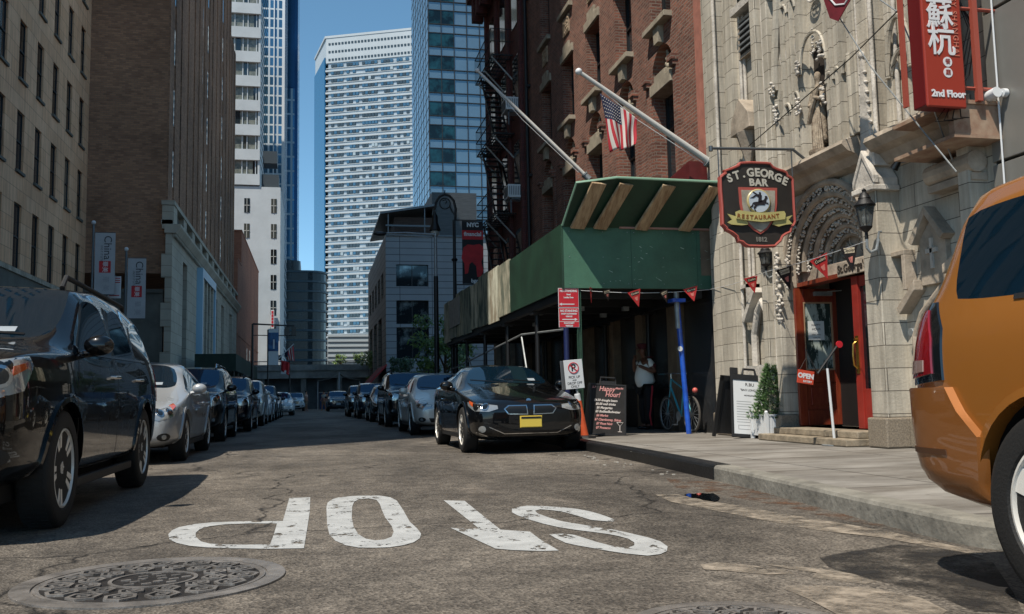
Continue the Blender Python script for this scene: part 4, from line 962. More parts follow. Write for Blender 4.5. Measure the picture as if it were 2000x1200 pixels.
for y, z in ((13.35, 5.0),):
    b.prism([(y-.34, z), (y+.34, z), (y+.3, z+.25), (y, z+.55), (y-.3, z+.25)], 'x', 6.72, 7.0); b.cyl((6.86, y, z-.55), (6.86, y, z), .04, .2, n=8); b.cyl((6.86, y, z-.62), (6.86, y, z-.5), .07, .07, n=8)
b.done('niche_canopy', TR, t, bevel=.01)
b = MB()
b.box((6.9, 12.9, 6.3), (6.98, 13.62, 6.95)); lv = b.done('louvre_frame', TR, t)
b = MB(); b.box((6.888, 12.98, 6.36), (6.9, 13.54, 6.89)); sub(b.done('louvre_back', M_['black']), lv)
b = MB()
for k in range(5): b.box((6.86, 12.98, 6.40+k*.10), (6.89, 13.54, 6.43+k*.10))
sub(b.done('louvre_blade', M_['galv']), lv)
b = MB(); b.box((6.9, 13.05, 7.2), (6.98, 13.6, 8.6)); b.done('upper_window', M_['glass_dark'], t); b = MB(); b.box((6.8, 12.98, 7.05), (7, 13.68, 7.18)); b.done('window_sill', SP, t)

# doors
redw = mat('worn red brown varnished door', '#6a2318', .35, c2='#7e3a22', vs=5, coat=.3, bump=.1, stretch=(5, 5, 1)); redb = mat('sunlit red painted door', '#8a2b22', .4, var=.15, vs=4, coat=.2); brass = mat('polished brass', '#a9843f', .25, .9)  # redb: sunlight on the right leaf put into a brighter red
lf = MB(); y = 12.26
x0, x1, z0, z1 = 6.93, 7.66, .34, 2.34
lf.box((x0, y, z0), (x0+.13, y+.05, z1)); lf.box((x1-.13, y, z0), (x1, y+.05, z1)); lf.box((x0+.13, y, z1-.2), (x1-.13, y+.05, z1)); lf.box((x0+.13, y, z0), (x1-.13, y+.05, z0+.22)); lf.box((x0+.13, y, z0+.62), (x1-.13, y+.05, z0+.8))
lf.box((x0+.13, y+.02, z0+.22), (x1-.13, y+.035, z0+.62)); lf.box((x0+.2, y+.008, z0+.29), (x1-.2, y+.02, z0+.55))
door = lf.done('door', redw, t, bevel=.006); door['label'] = 'open red brown door leaf with draped glass panel'
b = MB(); b.box((x0+.13, y+.022, z0+.8), (x1-.13, y+.03, z1-.2)); sub(b.done('door_glass', mat('door glass over folded drapes', '#9aa39c', .12, spec=.6, c2='#303a36', vs=2.4, lo=.47, hi=.53, stretch=(3, 1, 1))), door)
b = MB()
for a, z in (((x0+.13, y+.003, z0+.8), (x0+.15, y+.03, z1-.2)), ((x1-.15, y+.003, z0+.8), (x1-.13, y+.03, z1-.2)), ((x0+.15, y+.003, z0+.8), (x1-.15, y+.03, z0+.82)), ((x0+.15, y+.003, z1-.22), (x1-.15, y+.03, z1-.2))): b.box(a, z)
sub(b.done('glazing_bead', mat('pale glazing bead', '#9c7d62', .6)), door)
b = MB(); b.box((x0+.3, y-.06, z1-.11), (x0+.58, y, z1-.05)); b.tube([(x0+.5, y-.05, z1-.05), (x0+.75, y-.2, z1-.04), (x1, y-.05, z1-.03)], .008, 5); sub(b.done('door_closer', M_['galv']), door)
sg = MB(); sg.box((x0+.2, y+.012, 1.58), (x0+.46, y+.018, 1.86)); sg = sub(sg.done('notice', mat('white paper notice', '#c8cac8', .7)), door)
dk = mat('dark print', '#2a2422', .7)
for s_, q, z in (('HAPPY', .05, 1.80), ('HOUR', .05, 1.74), ('5:00pm - 6:30pm', .022, 1.66), ('monday - friday', .018, 1.62)):
    o = text(s_, q, FM((x0+.33, y+.0105, z)), dk, None, depth=.0005); sub(o, door)
rf = MB(); rf.box((7.04, 10.84, .33), (7.12, 10.98, 2.34)); rf.box((7.06, 10.42, .33), (7.11, 10.84, .85)); rf.box((7.06, 10.42, 2.2), (7.11, 10.84, 2.34)); rf.box((7.06, 10.42, .85), (7.11, 10.5, 2.2))
rd = rf.done('door', redb, t, bevel=.005); rd['label'] = 'bright red half open door with brass handle'
b = MB(); b.box((7.085, 10.5, .85), (7.095, 10.84, 2.2)); sub(b.done('door_glass', M_['glass_dark']), rd)
b = MB(); b.box((7.03, 10.875, 1.05), (7.04, 10.945, 1.55)); b.tube([(7.03, 10.91, 1.48), (6.98, 10.91, 1.44), (6.97, 10.91, 1.3), (6.98, 10.91, 1.16), (7.03, 10.91, 1.12)], .013, 6); b.cyl((7.0, 10.91, 1.5), (7.03, 10.91, 1.5), .02, n=8); sub(b.done('handle', brass, smooth=True), rd)
b = MB(); b.box((7.0, 10.38, .32), (7.2, 10.42, 2.42)); b.box((7.0, 12.38, .32), (7.2, 12.42, 2.42)); b.box((7.0, 10.42, 2.36), (7.2, 12.38, 2.42)); b.done('door_frame', redw, t)
b = MB(); b.box((6.94, 9.5, 1.15), (6.99, 9.62, 1.35)); b.cyl((6.9, 9.6, 1.5), (6.99, 9.6, 1.5), .05, n=12); b.done('intercom', M_['galv'], t, bevel=.006)

# draped statue on its bracket in the pointed niche (built below, once the figure helper exists)
b = MB(); b.box((7.05, 11.0, 4.12), (7.55, 11.64, 5.75)); b.done('niche_back', mat('soot dark niche', '#2a221c', .9), t)  # recess shade put into the dark colour of the back

# metal panelled building beyond the church
t = thing('panelled_building', 'grey metal panelled building at the right edge beside the stone front', 'building', (7, 4, 0))
pm_ = mat('brushed grey metal panels', '#85847f', .42, .35, var=.1, vs=.8)
b = MB(); b.box((7.06, -9, 0), (16, 8.2, 9.5)); b.done('backing', M_['black'], t)
zs_ = [0, 1.55, 3.16, 4.78, 6.4, 8.0, 9.5]
for k in range(6):
    b = MB()
    for i in range(11):
        b.box((6.97, 8.19-(i+1)*1.52, zs_[k]+.015), (7.05, 8.19-i*1.52-.02, zs_[k+1]-.02))
    b.done('panel', pm_, t, bevel=.006)
b = MB(); b.cyl((6.93, 7.98, 0), (6.93, 7.98, 9.5), .010, n=8); b.done('conduit', M_['white'], t)
# ---------------------------------------------------------------- cars
M_['tyre'] = mat('tyre rubber', '#141414', .75, bump=.2, bs=80)
M_['tread'] = mat('dusty tyre', '#45413c', .85, var=.25, vs=20)
M_['rim'] = mat('silver alloy', '#d6d3cc', .3, .1, coat=.5)
M_['disc'] = mat('brake disc', '#1c1c1c', .5, .4)
M_['well'] = mat('wheel well liner', '#050506', .9)
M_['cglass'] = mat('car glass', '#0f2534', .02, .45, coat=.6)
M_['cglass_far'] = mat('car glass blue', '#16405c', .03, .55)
M_['seam'] = mat('panel gap', '#020203', .6)
M_['chrome'] = mat('chrome', '#c4c6c8', .12, 1)
M_['lamp'] = mat('headlamp lens', '#9fa4a6', .08, .55, coat=1)
M_['lampdark'] = mat('headlamp bezel', '#17191b', .1, .3, coat=1)
M_['amber'] = mat('amber lens', '#c2501c', .15, coat=1)
M_['redlens'] = mat('red lens', '#7c0f14', .12, coat=1, var=.25, vs=18, stretch=(1, 1, .3))
M_['plastic'] = mat('black plastic trim', '#17181a', .55, bump=.15, bs=150)
M_['plate'] = mat('yellow plate', '#c9b24a', .5)
M_['platew'] = mat('white plate', '#8f979e', .5)
def paint(name, c, metal=.35, coat=1.0, rough=.28): 
    m = mat(name, c, rough, metal, coat=coat); b = m.node_tree.nodes['Principled BSDF']; b.inputs['Coat Roughness'].default_value = .015; b.inputs['Specular IOR Level'].default_value = .12
    t = m.node_tree; tc = t.nodes.new('ShaderNodeTexCoord'); n = t.nodes.new('ShaderNodeTexNoise'); n.inputs['Scale'].default_value = 2.3; n.inputs['Detail'].default_value = 9
    t.links.new(tc.outputs['Object'], n.inputs['Vector']); r = t.nodes.new('ShaderNodeMapRange'); r.inputs['To Min'].default_value = rough*.6; r.inputs['To Max'].default_value = rough*1.6
    t.links.new(n.outputs[0], r.inputs[0]); t.links.new(r.outputs[0], b.inputs['Roughness']); return m

def hood(y, w, zb, ze, zc):
    zm = zb+(ze-zb)*.55
    return y, [(0, zb), (w*.80, zb), (w*.965, zb+.10*(ze-zb)/.5), (w, zm), (w*.99, ze-.11*(ze-zb)/.6), (w*.945, ze), (w*.80, ze+(zc-ze)*.5), (w*.6, ze+(zc-ze)*.8), (w*.3, ze+(zc-ze)*.97), (0, zc)]
def cowl(y, w, zb, zbelt, zc, inw=.06):
    zm = zb+(zbelt-zb)*.5
    return y, [(0, zb), (w*.80, zb), (w*.965, zb+.1), (w, zm), (w*.99, zbelt-.13), (w-.04, zbelt), (w-.04-inw, zbelt+.03), (w-.12-inw, zc), (w*.42, zc+.035), (0, zc+.045)]
def cab(y, w, zb, zbelt, wt, zs, zr):
    zm = zb+(zbelt-zb)*.5
    return y, [(0, zb), (w*.80, zb), (w*.965, zb+.1), (w, zm), (w*.99, zbelt-.13), (w-.05, zbelt), (wt, zs), (wt-.07, zr-.03), (wt*.45, zr-.004), (0, zr)]
# type -> stations; windshield between WS,WS+1; rear glass between RG,RG+1; side glass intervals; wheel centres
TYPES = {
 'sedan': dict(L=4.82, W=.92, R=.335, yf=.93, yr=3.72, st=[hood(0, .60, .33, .56, .60), hood(.05, .78, .25, .66, .71), hood(.28, .885, .21, .74, .80), hood(.9, .92, .19, .84, .93), cowl(1.40, .925, .19, .94, 1.00), cab(2.16, .925, .19, .95, .66, 1.32, 1.41), cab(2.70, .925, .19, .955, .655, 1.355, 1.465), cab(2.78, .925, .19, .956, .655, 1.355, 1.466), cab(3.42, .925, .19, .975, .64, 1.32, 1.42), cowl(4.08, .915, .2, 1.00, 1.06), hood(4.5, .88, .24, .97, 1.04), hood(4.74, .80, .3, .9, .97), hood(4.82, .64, .38, .74, .78)], ws=4, rg=8, sg=[(4, 'f'), (5, 'f'), (7, 'r'), (8, 'q')]),
 'suv': dict(L=4.77, W=.92, R=.362, yf=.93, yr=3.79, xc=(5, 10), st=[hood(0, .70, .42, .84, .88), hood(.04, .84, .30, .98, 1.02), hood(.24, .90, .26, 1.05, 1.09), hood(.8, .925, .25, 1.08, 1.14), cowl(1.20, .93, .25, 1.08, 1.17, .03), cab(1.84, .93, .25, 1.08, .765, 1.52, 1.62), cab(2.50, .93, .25, 1.08, .765, 1.57, 1.675), cab(2.58, .93, .25, 1.08, .765, 1.57, 1.677), cab(3.42, .93, .25, 1.10, .76, 1.56, 1.67), cab(3.50, .93, .25, 1.10, .76, 1.558, 1.668), cab(4.36, .92, .26, 1.13, .735, 1.50, 1.62), cowl(4.64, .895, .3, 1.11, 1.14, .03), hood(4.74, .86, .36, .98, 1.01), hood(4.77, .76, .42, .84, .87)], ws=4, rg=10, sg=[(4, 'f'), (5, 'f'), (7, 'r'), (9, 'q')]),
 'boxy': dict(L=4.43, W=.90, R=.368, yf=.86, yr=3.48, xc=(5, 10), st=[hood(0, .66, .42, .84, .88), hood(.05, .80, .32, .98, 1.02), hood(.24, .87, .28, 1.05, 1.09), hood(.75, .9, .27, 1.09, 1.14), cowl(1.14, .905, .27, 1.12, 1.18), cab(1.78, .905, .27, 1.13, .775, 1.55, 1.65), cab(2.38, .905, .27, 1.13, .775, 1.59, 1.71), cab(2.46, .905, .27, 1.13, .775, 1.59, 1.712), cab(3.18, .905, .27, 1.14, .775, 1.585, 1.71), cab(3.28, .905, .27, 1.14, .775, 1.583, 1.705), cab(4.05, .90, .28, 1.16, .75, 1.54, 1.67), cowl(4.28, .86, .32, 1.16, 1.18), hood(4.37, .82, .36, 1.0, 1.03), hood(4.43, .74, .40, .85, .88)], ws=4, rg=10, sg=[(4, 'f'), (5, 'f'), (7, 'r'), (9, 'q')]),
 'coupe': dict(L=4.64, W=.915, R=.34, yf=.82, yr=3.62, st=[hood(0, .62, .30, .58, .63), hood(.06, .80, .22, .69, .75), hood(.3, .88, .18, .77, .84), hood(.95, .91, .17, .86, .955), cowl(1.52, .915, .17, .93, 1.0), cab(2.28, .915, .17, .94, .62, 1.27, 1.35), cab(2.80, .915, .17, .95, .61, 1.29, 1.385), cab(2.88, .92, .17, .95, .61, 1.29, 1.385), cab(3.35, .925, .17, .97, .60, 1.25, 1.34), cowl(4.02, .905, .19, 1.0, 1.05), hood(4.42, .87, .23, .97, 1.03), hood(4.58, .80, .28, .9, .95), hood(4.64, .66, .36, .75, .8)], ws=4, rg=8, sg=[(4, 'f'), (5, 'f'), (7, 'r'), (8, 'q')]),
}
def ev_mesh(o):
    bpy.context.view_layer.update(); return bpy.data.meshes.new_from_object(o.evaluated_get(bpy.context.evaluated_depsgraph_get()))
def shell(T, sub_lv=2, k=(1, 1, 1)):
    """lofted car skin, smoothed, wheel arches cut; returns {group: mesh} and the whole mesh"""
    st = T['st']; b = MB(); cr = b.bm.edges.layers.float.new('crease_edge'); rows = []
    for y, h in st:
        pts = [(x, z) for x, z in h]; full = pts+[(-x, z) for x, z in pts[::-1] if x > 1e-6]
        rows.append([b.v((x*k[0], y*k[1], z*k[2])) for x, z in full])
    n = len(rows[0]); N = len(st[0][1])
    def gid(i, j):
        jj = j if j < N-1 else (n-1-j)            # mirrored band index (0..N-2)
        if jj in (7, 8):
            if i == T['ws']: return 1
            if i == T['rg']: return 2
        if jj == 5:
            for s_, _ in T['sg']:
                if i == s_: return 3
        return 0
    for i in range(len(rows)-1):
        for j in range(n):
            b.mi = gid(i, j); b.f([rows[i][j], rows[i][(j+1) % n], rows[i+1][(j+1) % n], rows[i+1][j]])
    b.mi = 0; 
    for rg, fl in ((rows[0], True), (rows[-1], False)):     # end caps as quads across
        for j in range(N-1):
            a, c = rg[j], rg[j+1]; d, e = rg[(n-j-1) % n] if j else rg[0], rg[n-j-1]
            m_ = (n-j) % n; d, e = rg[m_], rg[n-j-1]
            vs = []
            for q in (a, c, e, d):
                if q not in vs: vs.append(q)
            if len(vs) > 2: b.f(vs)
    bmesh.ops.recalc_face_normals(b.bm, faces=b.bm.faces)
    for e in b.bm.edges:
        f_ = e.link_faces
        if len(f_) == 2 and f_[0].material_index != f_[1].material_index: e[cr] = .75
    for r_ in range(len(rows)-1):
        for j in (2, 5, n-2, n-5):
            e = b.bm.edges.get((rows[r_][j], rows[r_+1][j]))
            if e and e[cr] < .4: e[cr] = .4
    for i in T.get('xc', ()):
        for j in range(6, n-6):
            e = b.bm.edges.get((rows[i][j], rows[i][j+1]))
            if e: e[cr] = max(e[cr], .45)
        for j in (7, n-7):
            for r_ in range(T['ws']+1, T['rg']):
                e = b.bm.edges.get((rows[r_][j], rows[r_+1][j]))
                if e: e[cr] = max(e[cr], .4)
    me = bpy.data.meshes.new('shell'); b.bm.to_mesh(me); b.bm.free()
    o = bpy.data.objects.new('shell', me); col.objects.link(o)
    for i in range(5): me.materials.append(M_['well'])
    s = o.modifiers.new('s', 'SUBSURF'); s.levels = s.render_levels = sub_lv
    me2 = ev_mesh(o); o.modifiers.clear(); o.data = me2
    cut = MB(); cut.mi = 4
    for yy in (T['yf'], T['yr']):
        for sx in (-1, 1):
            r_ = T['R']*k[2]+.05; cut.cyl((sx*(T['W']*k[0]-.30), yy*k[1], T['R']*k[2]+.01), (sx*(T['W']*k[0]+.25), yy*k[1], T['R']*k[2]+.01), r_, n=40)
    bmesh.ops.recalc_face_normals(cut.bm, faces=cut.bm.faces)
    cm = bpy.data.meshes.new('cut'); cut.bm.to_mesh(cm); cut.bm.free(); co = bpy.data.objects.new('cut', cm); col.objects.link(co)
    for i in range(5): cm.materials.append(M_['well'])
    bo = o.modifiers.new('b', 'BOOLEAN'); bo.object = co; bo.operation = 'DIFFERENCE'; bo.solver = 'EXACT'
    me3 = ev_mesh(o); bpy.data.objects.remove(o); bpy.data.objects.remove(co)
    out = {}
    for g in (0, 1, 2, 3, 4):
        bb = bmesh.new(); bb.from_mesh(me3); bmesh.ops.delete(bb, geom=[f_ for f_ in bb.faces if f_.material_index != g], context='FACES')
        if g == 4:
            for f_ in bb.faces: f_.smooth = True
        if len(bb.faces):
            for f_ in bb.faces: f_.smooth = True; f_.material_index = 0
            m_ = bpy.data.meshes.new('g'); bb.to_mesh(m_); out[g] = m_
        bb.free()
    bb = bmesh.new(); bb.from_mesh(me2); bvh = BVHTree.FromBMesh(bb); bb.free()
    return out, bvh
def patch(bvh, outline, U, V, D, m, name, parent, off=.004, res=.05, thick=.02, O=(0, 0, 0), ring=None):
    """patch wrapped onto the body: 2-D outline in the (U, V) frame thrown along D"""
    U, V, D, O = Vector(U).normalized(), Vector(V), Vector(D).normalized(), Vector(O)
    P = [Vector(p) for p in outline]; E = [(i, (i+1) % len(P)) for i in range(len(P))]
    # densify outline
    Q = []
    for i in range(len(P)):
        a, c = P[i], P[(i+1) % len(P)]; n = max(1, int((c-a).length/res))
        for k in range(n): Q.append(a.lerp(c, k/n))
    P = Q; E = [(i, (i+1) % len(P)) for i in range(len(P))]
    xs = [p.x for p in P]; ys = [p.y for p in P]; G = list(P)
    x = min(xs)+res
    def inside(p):
        c = False; j = len(P)-1
        for i in range(len(P)):
            if (P[i].y > p.y) != (P[j].y > p.y) and p.x < (P[j].x-P[i].x)*(p.y-P[i].y)/(P[j].y-P[i].y)+P[i].x: c = not c
            j = i
        return c
    while x < max(xs):
        y = min(ys)+res
        while y < max(ys):
            q = Vector((x, y))
            if inside(q) and min((q-p).length for p in P) > res*.4: G.append(q)
            y += res
        x += res
    vs, es, fs = geometry.delaunay_2d_cdt(G, E, [], 1, 1e-6)[:3]
    T3 = []; last = None
    for p in vs:
        o = O+U*p.x+V*p.y-D*4
        h = bvh.ray_cast(o, D)
        if h[0] is None:
            h = bvh.find_nearest(last if last is not None else o+D*4); 
        last = h[0]; T3.append((h[0], h[0]-D*off))
    b = MB(); A = [b.v(q) for _, q in T3]; B = [b.v(q+D*thick) for _, q in T3]; cnt = {}
    for f_ in fs:
        c = sum((vs[i] for i in f_), Vector((0, 0)))/len(f_)
        if not inside(c): continue
        b.f([A[i] for i in f_]); b.f([B[i] for i in f_][::-1])
        for i in range(len(f_)):
            e = (f_[i], f_[(i+1) % len(f_)]); cnt[tuple(sorted(e))] = cnt.get(tuple(sorted(e)), 0)+1
    for (i, j), c in cnt.items():
        if c == 1: b.f([A[i], A[j], B[j], B[i]])
    return b.done(name, m, parent, world=False, smooth=True, ang=50)
def line_strip(bvh, pts, wd, U, V, D, off=.0025, b=None):
    U, V, D = Vector(U).normalized(), Vector(V), Vector(D).normalized(); P = [Vector(p) for p in pts]; Q = []
    for i in range(len(P)-1):
        n = max(1, int((P[i+1]-P[i]).length/.05))
        for k in range(n): Q.append(P[i].lerp(P[i+1], k/n))
    Q.append(P[-1]); prev = None
    for i, p in enumerate(Q):
        t = (Q[min(i+1, len(Q)-1)]-Q[max(i-1, 0)]).normalized(); nn = Vector((-t.y, t.x))*wd/2; pr = []
        for s_ in (-1, 1):
            q = p+nn*s_; h = bvh.ray_cast(U*q.x+V*q.y-D*4, D)
            if h[0] is None: pr = None; break
            pr.append(h[0]-D*off)
        if pr and prev:
            q4 = [b.v(v) for v in (prev[0], prev[1], pr[1], pr[0])]; b.f(q4)
        prev = pr
ZV = Vector((0, 0, 1))
_wh = {}
def wheel_meshes(Rw, wd, style):
    key = (round(Rw, 3), wd, style)
    if key in _wh: return _wh[key]
    rr = Rw*.68; h = wd/2
    b = MB(); b.lathe([(rr*.98, -h*.8), (rr*1.04, -h*.98), (Rw*.90, -h), (Rw*.975, -h*.88), (Rw, -h*.7), (Rw, h*.7), (Rw*.975, h*.88), (Rw*.90, h), (rr*1.04, h*.98), (rr*.98, h*.8)], n=48, ax='x')
    for i in range(60):
        a = i*2*math.pi/60; ca, sa = math.cos(a), math.sin(a)
        for s_ in (-1, 1):
            M = Matrix.Rotation(a, 4, 'X'); b.box((s_*h*.35-h*.3, Rw*.995, -.006), (s_*h*.35+h*.3, Rw*1.008, .012), M)
    bmesh.ops.recalc_face_normals(b.bm, faces=b.bm.faces); ty = bpy.data.meshes.new('tyre'); b.bm.to_mesh(ty); b.bm.free(); ty.materials.append(M_['tyre']); ty.shade_smooth()
    try: ty.set_sharp_from_angle(angle=R(40))
    except Exception: pass
    b = MB()   # rim: outer face at +x
    b.lathe([(rr, h*.70), (rr*1.0, h*.92), (rr*.955, h*.95), (rr*.93, h*.78), (rr*.90, -h*.6), (rr*.97, -h*.8)], n=48, ax='x')
    b.lathe([(.005, h*.80), (rr*.15, h*.80), (rr*.2, h*.7), (rr*.22, h*.4), (.005, h*.4)], n=20, ax='x')
    ns, dbl = {'five': (5, 1), 'multi': (7, 1), 'ten': (10, 0), 'star': (5, 0)}[style]
    for i in range(ns):
        for s_ in ((-1, 1) if dbl else (0,)):
            a = i*2*math.pi/ns + s_*.16
            M = Matrix.Rotation(a, 4, 'X'); w0, w1 = (rr*.055, rr*.075) if dbl else ((rr*.05, rr*.09) if ns == 10 else (rr*.11, rr*.20))
            v = [M @ Vector(p) for p in ((h*.74, rr*.12, -w0), (h*.74, rr*.12, w0), (h*.86, rr*.95, w1), (h*.86, rr*.95, -w1), (h*.45, rr*.12, -w0), (h*.45, rr*.12, w0), (h*.62, rr*.95, w1*1.1), (h*.62, rr*.95, -w1*1.1))]
            vv = [b.v(p) for p in v]
            for q in ((0, 1, 2, 3), (7, 6, 5, 4), (0, 4, 5, 1), (1, 5, 6, 2), (2, 6, 7, 3), (3, 7, 4, 0)): b.f([vv[j] for j in q])
    for i in range(5): a = (i+.5)*2*math.pi/5; b.cyl((h*.79, rr*.14*math.cos(a), rr*.14*math.sin(a)), (h*.82, rr*.14*math.cos(a), rr*.14*math.sin(a)), rr*.025, n=6)
    bmesh.ops.recalc_face_normals(b.bm, faces=b.bm.faces); ri = bpy.data.meshes.new('rim'); b.bm.to_mesh(ri); b.bm.free(); ri.materials.append(M_['rim']); ri.shade_smooth()
    try: ri.set_sharp_from_angle(angle=R(35))
    except Exception: pass
    b = MB(); b.lathe([(.01, -.02), (rr*.9, -.02), (rr*.9, .0), (rr*.35, .01), (rr*.33, h*.4), (.01, h*.4)], n=32, ax='x'); bmesh.ops.recalc_face_normals(b.bm, faces=b.bm.faces)
    di = bpy.data.meshes.new('brake_disc'); b.bm.to_mesh(di); b.bm.free(); di.materials.append(M_['disc'])
    _wh[key] = (ty, ri, di); return _wh[key]
def wheel(root, x, y, Rw, wd=.225, style='five'):
    ty, ri, di = wheel_meshes(Rw, wd, style)
    w_ = bpy.data.objects.new('wheel', di); col.objects.link(w_); w_.parent = root; w_.location = (x, y, Rw); w_.rotation_euler = (random.random()*6, 0, 0 if x > 0 else math.pi)
    for nm, me in (('tyre', ty), ('rim', ri)):
        o = bpy.data.objects.new(nm, me); col.objects.link(o); o.parent = w_
def car(kind, label, cat, loc, pm, style='five', k=(1, 1, 1), rotz=0, detail=1, group='cars parked along the kerb', glass=None, plate='platew', rails=False, clad=False, headlamp=None, trim=None, wheels=(1, 1, 1, 1), Rw=None, grille='bars'):
    T = TYPES[kind]; t = thing('parked_car', label, cat, loc, rotz, group)
    G, bvh = shell(T, 3 if detail > 1 else 2, k); glass = glass or M_['cglass']
    body = link('body', G[0], pm, t, world=False)
    if 4 in G: sub(link('wheel_arch', G[4], M_['well'], None), body)
    if 1 in G: link('windshield', G[1], glass, t, world=False)
    if 2 in G: link('rear_window', G[2], glass, t, world=False)
    if 3 in G:
        # one mesh per side
        for s_, nm in ((1, 'side_window'), (-1, 'side_window')):
            bb = bmesh.new(); bb.from_mesh(G[3]); bmesh.ops.delete(bb, geom=[f_ for f_ in bb.faces if f_.calc_center_median().x*s_ < 0], context='FACES')
            m_ = bpy.data.meshes.new(nm); bb.to_mesh(m_); bb.free(); link(nm, m_, glass, t, world=False)
    kx, ky, kz = k; W = T['W']*kx; L = T['L']*ky; Rr = (Rw or T['R']*kz)
    for i, (sx, yy) in enumerate(((-1, T['yf']), (1, T['yf']), (-1, T['yr']), (1, T['yr']))): wheel(t, sx*(W-.115), yy*ky, Rr, .225, style)
    YV = Vector((0, 1, 0)); XV = Vector((1, 0, 0)); suv = kind in ('suv', 'boxy')
    zh = .98*kz if suv else .70*kz                               # headlamp height
    for s_ in (-1, 1):
        D = Vector((-s_*.5, .866, 0)); U = Vector((s_*.866, .5, 0))
        if suv: P = [(.44, zh-.17), (.62, zh-.22), (.84, zh-.16), (.93, zh+.0), (.90, zh+.06), (.7, zh+.03), (.45, zh-.04)]
        else: P = [(.42, zh-.09), (.6, zh-.13), (.82, zh-.08), (.95, zh+.03), (1.0, zh+.09), (.85, zh+.07), (.62, zh+.02), (.45, zh-.02)]
        if headlamp: P = [(a, zh+c) for a, c in headlamp]
        h = patch(bvh, [(a*kx, c) for a, c in P], U, ZV, D, M_['lamp'], 'headlight', t, .006, .06)
        if detail > 0:
            cx = sum(p[0] for p in P)/len(P)*kx; cz = sum(p[1] for p in P)/len(P); r_ = .058 if suv else .045
            for dx in ((-.0,) if suv else (-.09, .06)):
                circ = lambda r: [(cx+dx+r*math.cos(i*math.pi/6), cz+r*math.sin(i*math.pi/6)) for i in range(12)]
                sub(patch(bvh, circ(r_*1.25), U, ZV, D, M_['chrome'], 'lamp_ring', t, .012, .03), h); sub(patch(bvh, circ(r_*.85), U, ZV, D, M_['lampdark'], 'lamp_lens', t, .016, .03), h)
            mx = max(p[0] for p in P)*kx; mz = [p[1] for p in P if p[0]*kx == mx][0]
            sub(patch(bvh, [(mx-.17, mz-.07), (mx-.06, mz-.02), (mx-.05, mz+.02), (mx-.16, mz-.01)], U, ZV, D, M_['amber'], 'indicator', t, .012, .03), h)
        # tail lamp
        D2 = Vector((-s_*.6, -.8, 0)); U2 = Vector((s_*.8, -.6, 0)); zt = (1.0 if suv else .88)*kz; o2 = s_*0
        Ob = Vector((0, L, 0)); 
        PT = [(.60, zt-.22), (.80, zt-.24), (.86, zt+.08), (.80, zt+.16), (.66, zt+.12)] if suv else [(.5, zt-.09), (.8, zt-.1), (.95, zt+.02), (.8, zt+.07), (.5, zt+.04)]
        patch(bvh, [(a*kx, c) for a, c in PT], U2, ZV, D2, M_['redlens'], 'tail_light', t, .008, .06, O=Ob)
    # grille, lower intake, plate
    if grille == 'kidney':
        for s_ in (-1, 1):
            P = [(s_*.04, .57), (s_*.34, .58), (s_*.40, .66), (s_*.33, .715), (s_*.05, .715)]
            g = patch(bvh, P, XV, ZV, YV, M_['chrome'], 'grille', t, .008, .04); P2 = [(s_*.055, .585), (s_*.33, .592), (s_*.38, .66), (s_*.32, .70), (s_*.065, .70)]
            sub(patch(bvh, P2, XV, ZV, YV, M_['black'], 'grille_insert', t, .011, .04), g)
        bdg = MB(); bdg.cyl((0, .145, .765), (0, .12, .765+.012), .038, n=20); bdg.done('badge', M_['chrome'], t, world=False)
        patch(bvh, [(-.42, .24), (.42, .24), (.5, .34), (-.5, .34)], XV, ZV, YV, M_['black'], 'air_intake', t, .006, .06)
        for s_ in (-1, 1):
            patch(bvh, [(s_*.55, .26), (s_*.80, .30), (s_*.84, .42), (s_*.64, .42)], XV, ZV, YV, M_['black'], 'side_intake', t, .006, .05)
            fl = patch(bvh, [(s_*.72+.05*math.cos(i*math.pi/6), .37+.05*math.sin(i*math.pi/6)) for i in range(12)], XV, ZV, YV, M_['lamp'], 'fog_lamp', t, .014, .03)
        bb = MB(); line_strip(bvh, [(-.84, .34), (-.6, .25), (-.45, .215), (.45, .215), (.6, .25), (.84, .34)], .016, XV, ZV, YV, .008, bb); bb.done('bumper_trim', M_['chrome'], t, world=False)
        bb = MB(); line_strip(bvh, [(-.62, .40), (-.40, .30), (.40, .30), (.62, .40)], .012, XV, ZV, YV, .008, bb); bb.done('bumper_trim', M_['chrome'], t, world=False)
    else:
        gz0, gz1 = (zh-.34, zh-.06) if suv else (zh-.13, zh-.02)
        g = patch(bvh, [(-.38*kx, gz0), (.38*kx, gz0), (.44*kx, gz1), (-.44*kx, gz1)], XV, ZV, YV, M_['black'], 'grille', t, .006, .06)
        bb = MB()
        for q in ((0, .33, .66, 1) if suv else (0, .5, 1)): line_strip(bvh, [(-.40*kx, gz0+(gz1-gz0)*q), (.40*kx, gz0+(gz1-gz0)*q)], .018, XV, ZV, YV, .014, bb)
        sub(bb.done('grille_bar', M_['chrome']), g)
        lz = .45*kz if suv else .33*kz
        patch(bvh, [(-.5*kx, lz-.09), (.5*kx, lz-.09), (.58*kx, lz+.06), (-.58*kx, lz+.06)], XV, ZV, YV, M_['plastic'], 'air_intake', t, .006, .06)
        for s_ in (-1, 1):
            D = Vector((-s_*.4, .916, 0)); U = Vector((s_*.916, .4, 0))
            f_ = patch(bvh, [((.70+.10*math.cos(i*math.pi/5))*kx, lz+.03+.055*math.sin(i*math.pi/5)) for i in range(10)], U, ZV, D, M_['plastic'], 'fog_lamp_recess', t, .007, .04)
            sub(patch(bvh, [((.70)*kx+.035*math.cos(i*math.pi/5), lz+.03+.035*math.sin(i*math.pi/5)) for i in range(10)], U, ZV, D, M_['lamp'], 'fog_lamp', t, .014, .03), f_)
    pz = .47 if grille == 'kidney' else (.62*kz if suv else .46*kz)
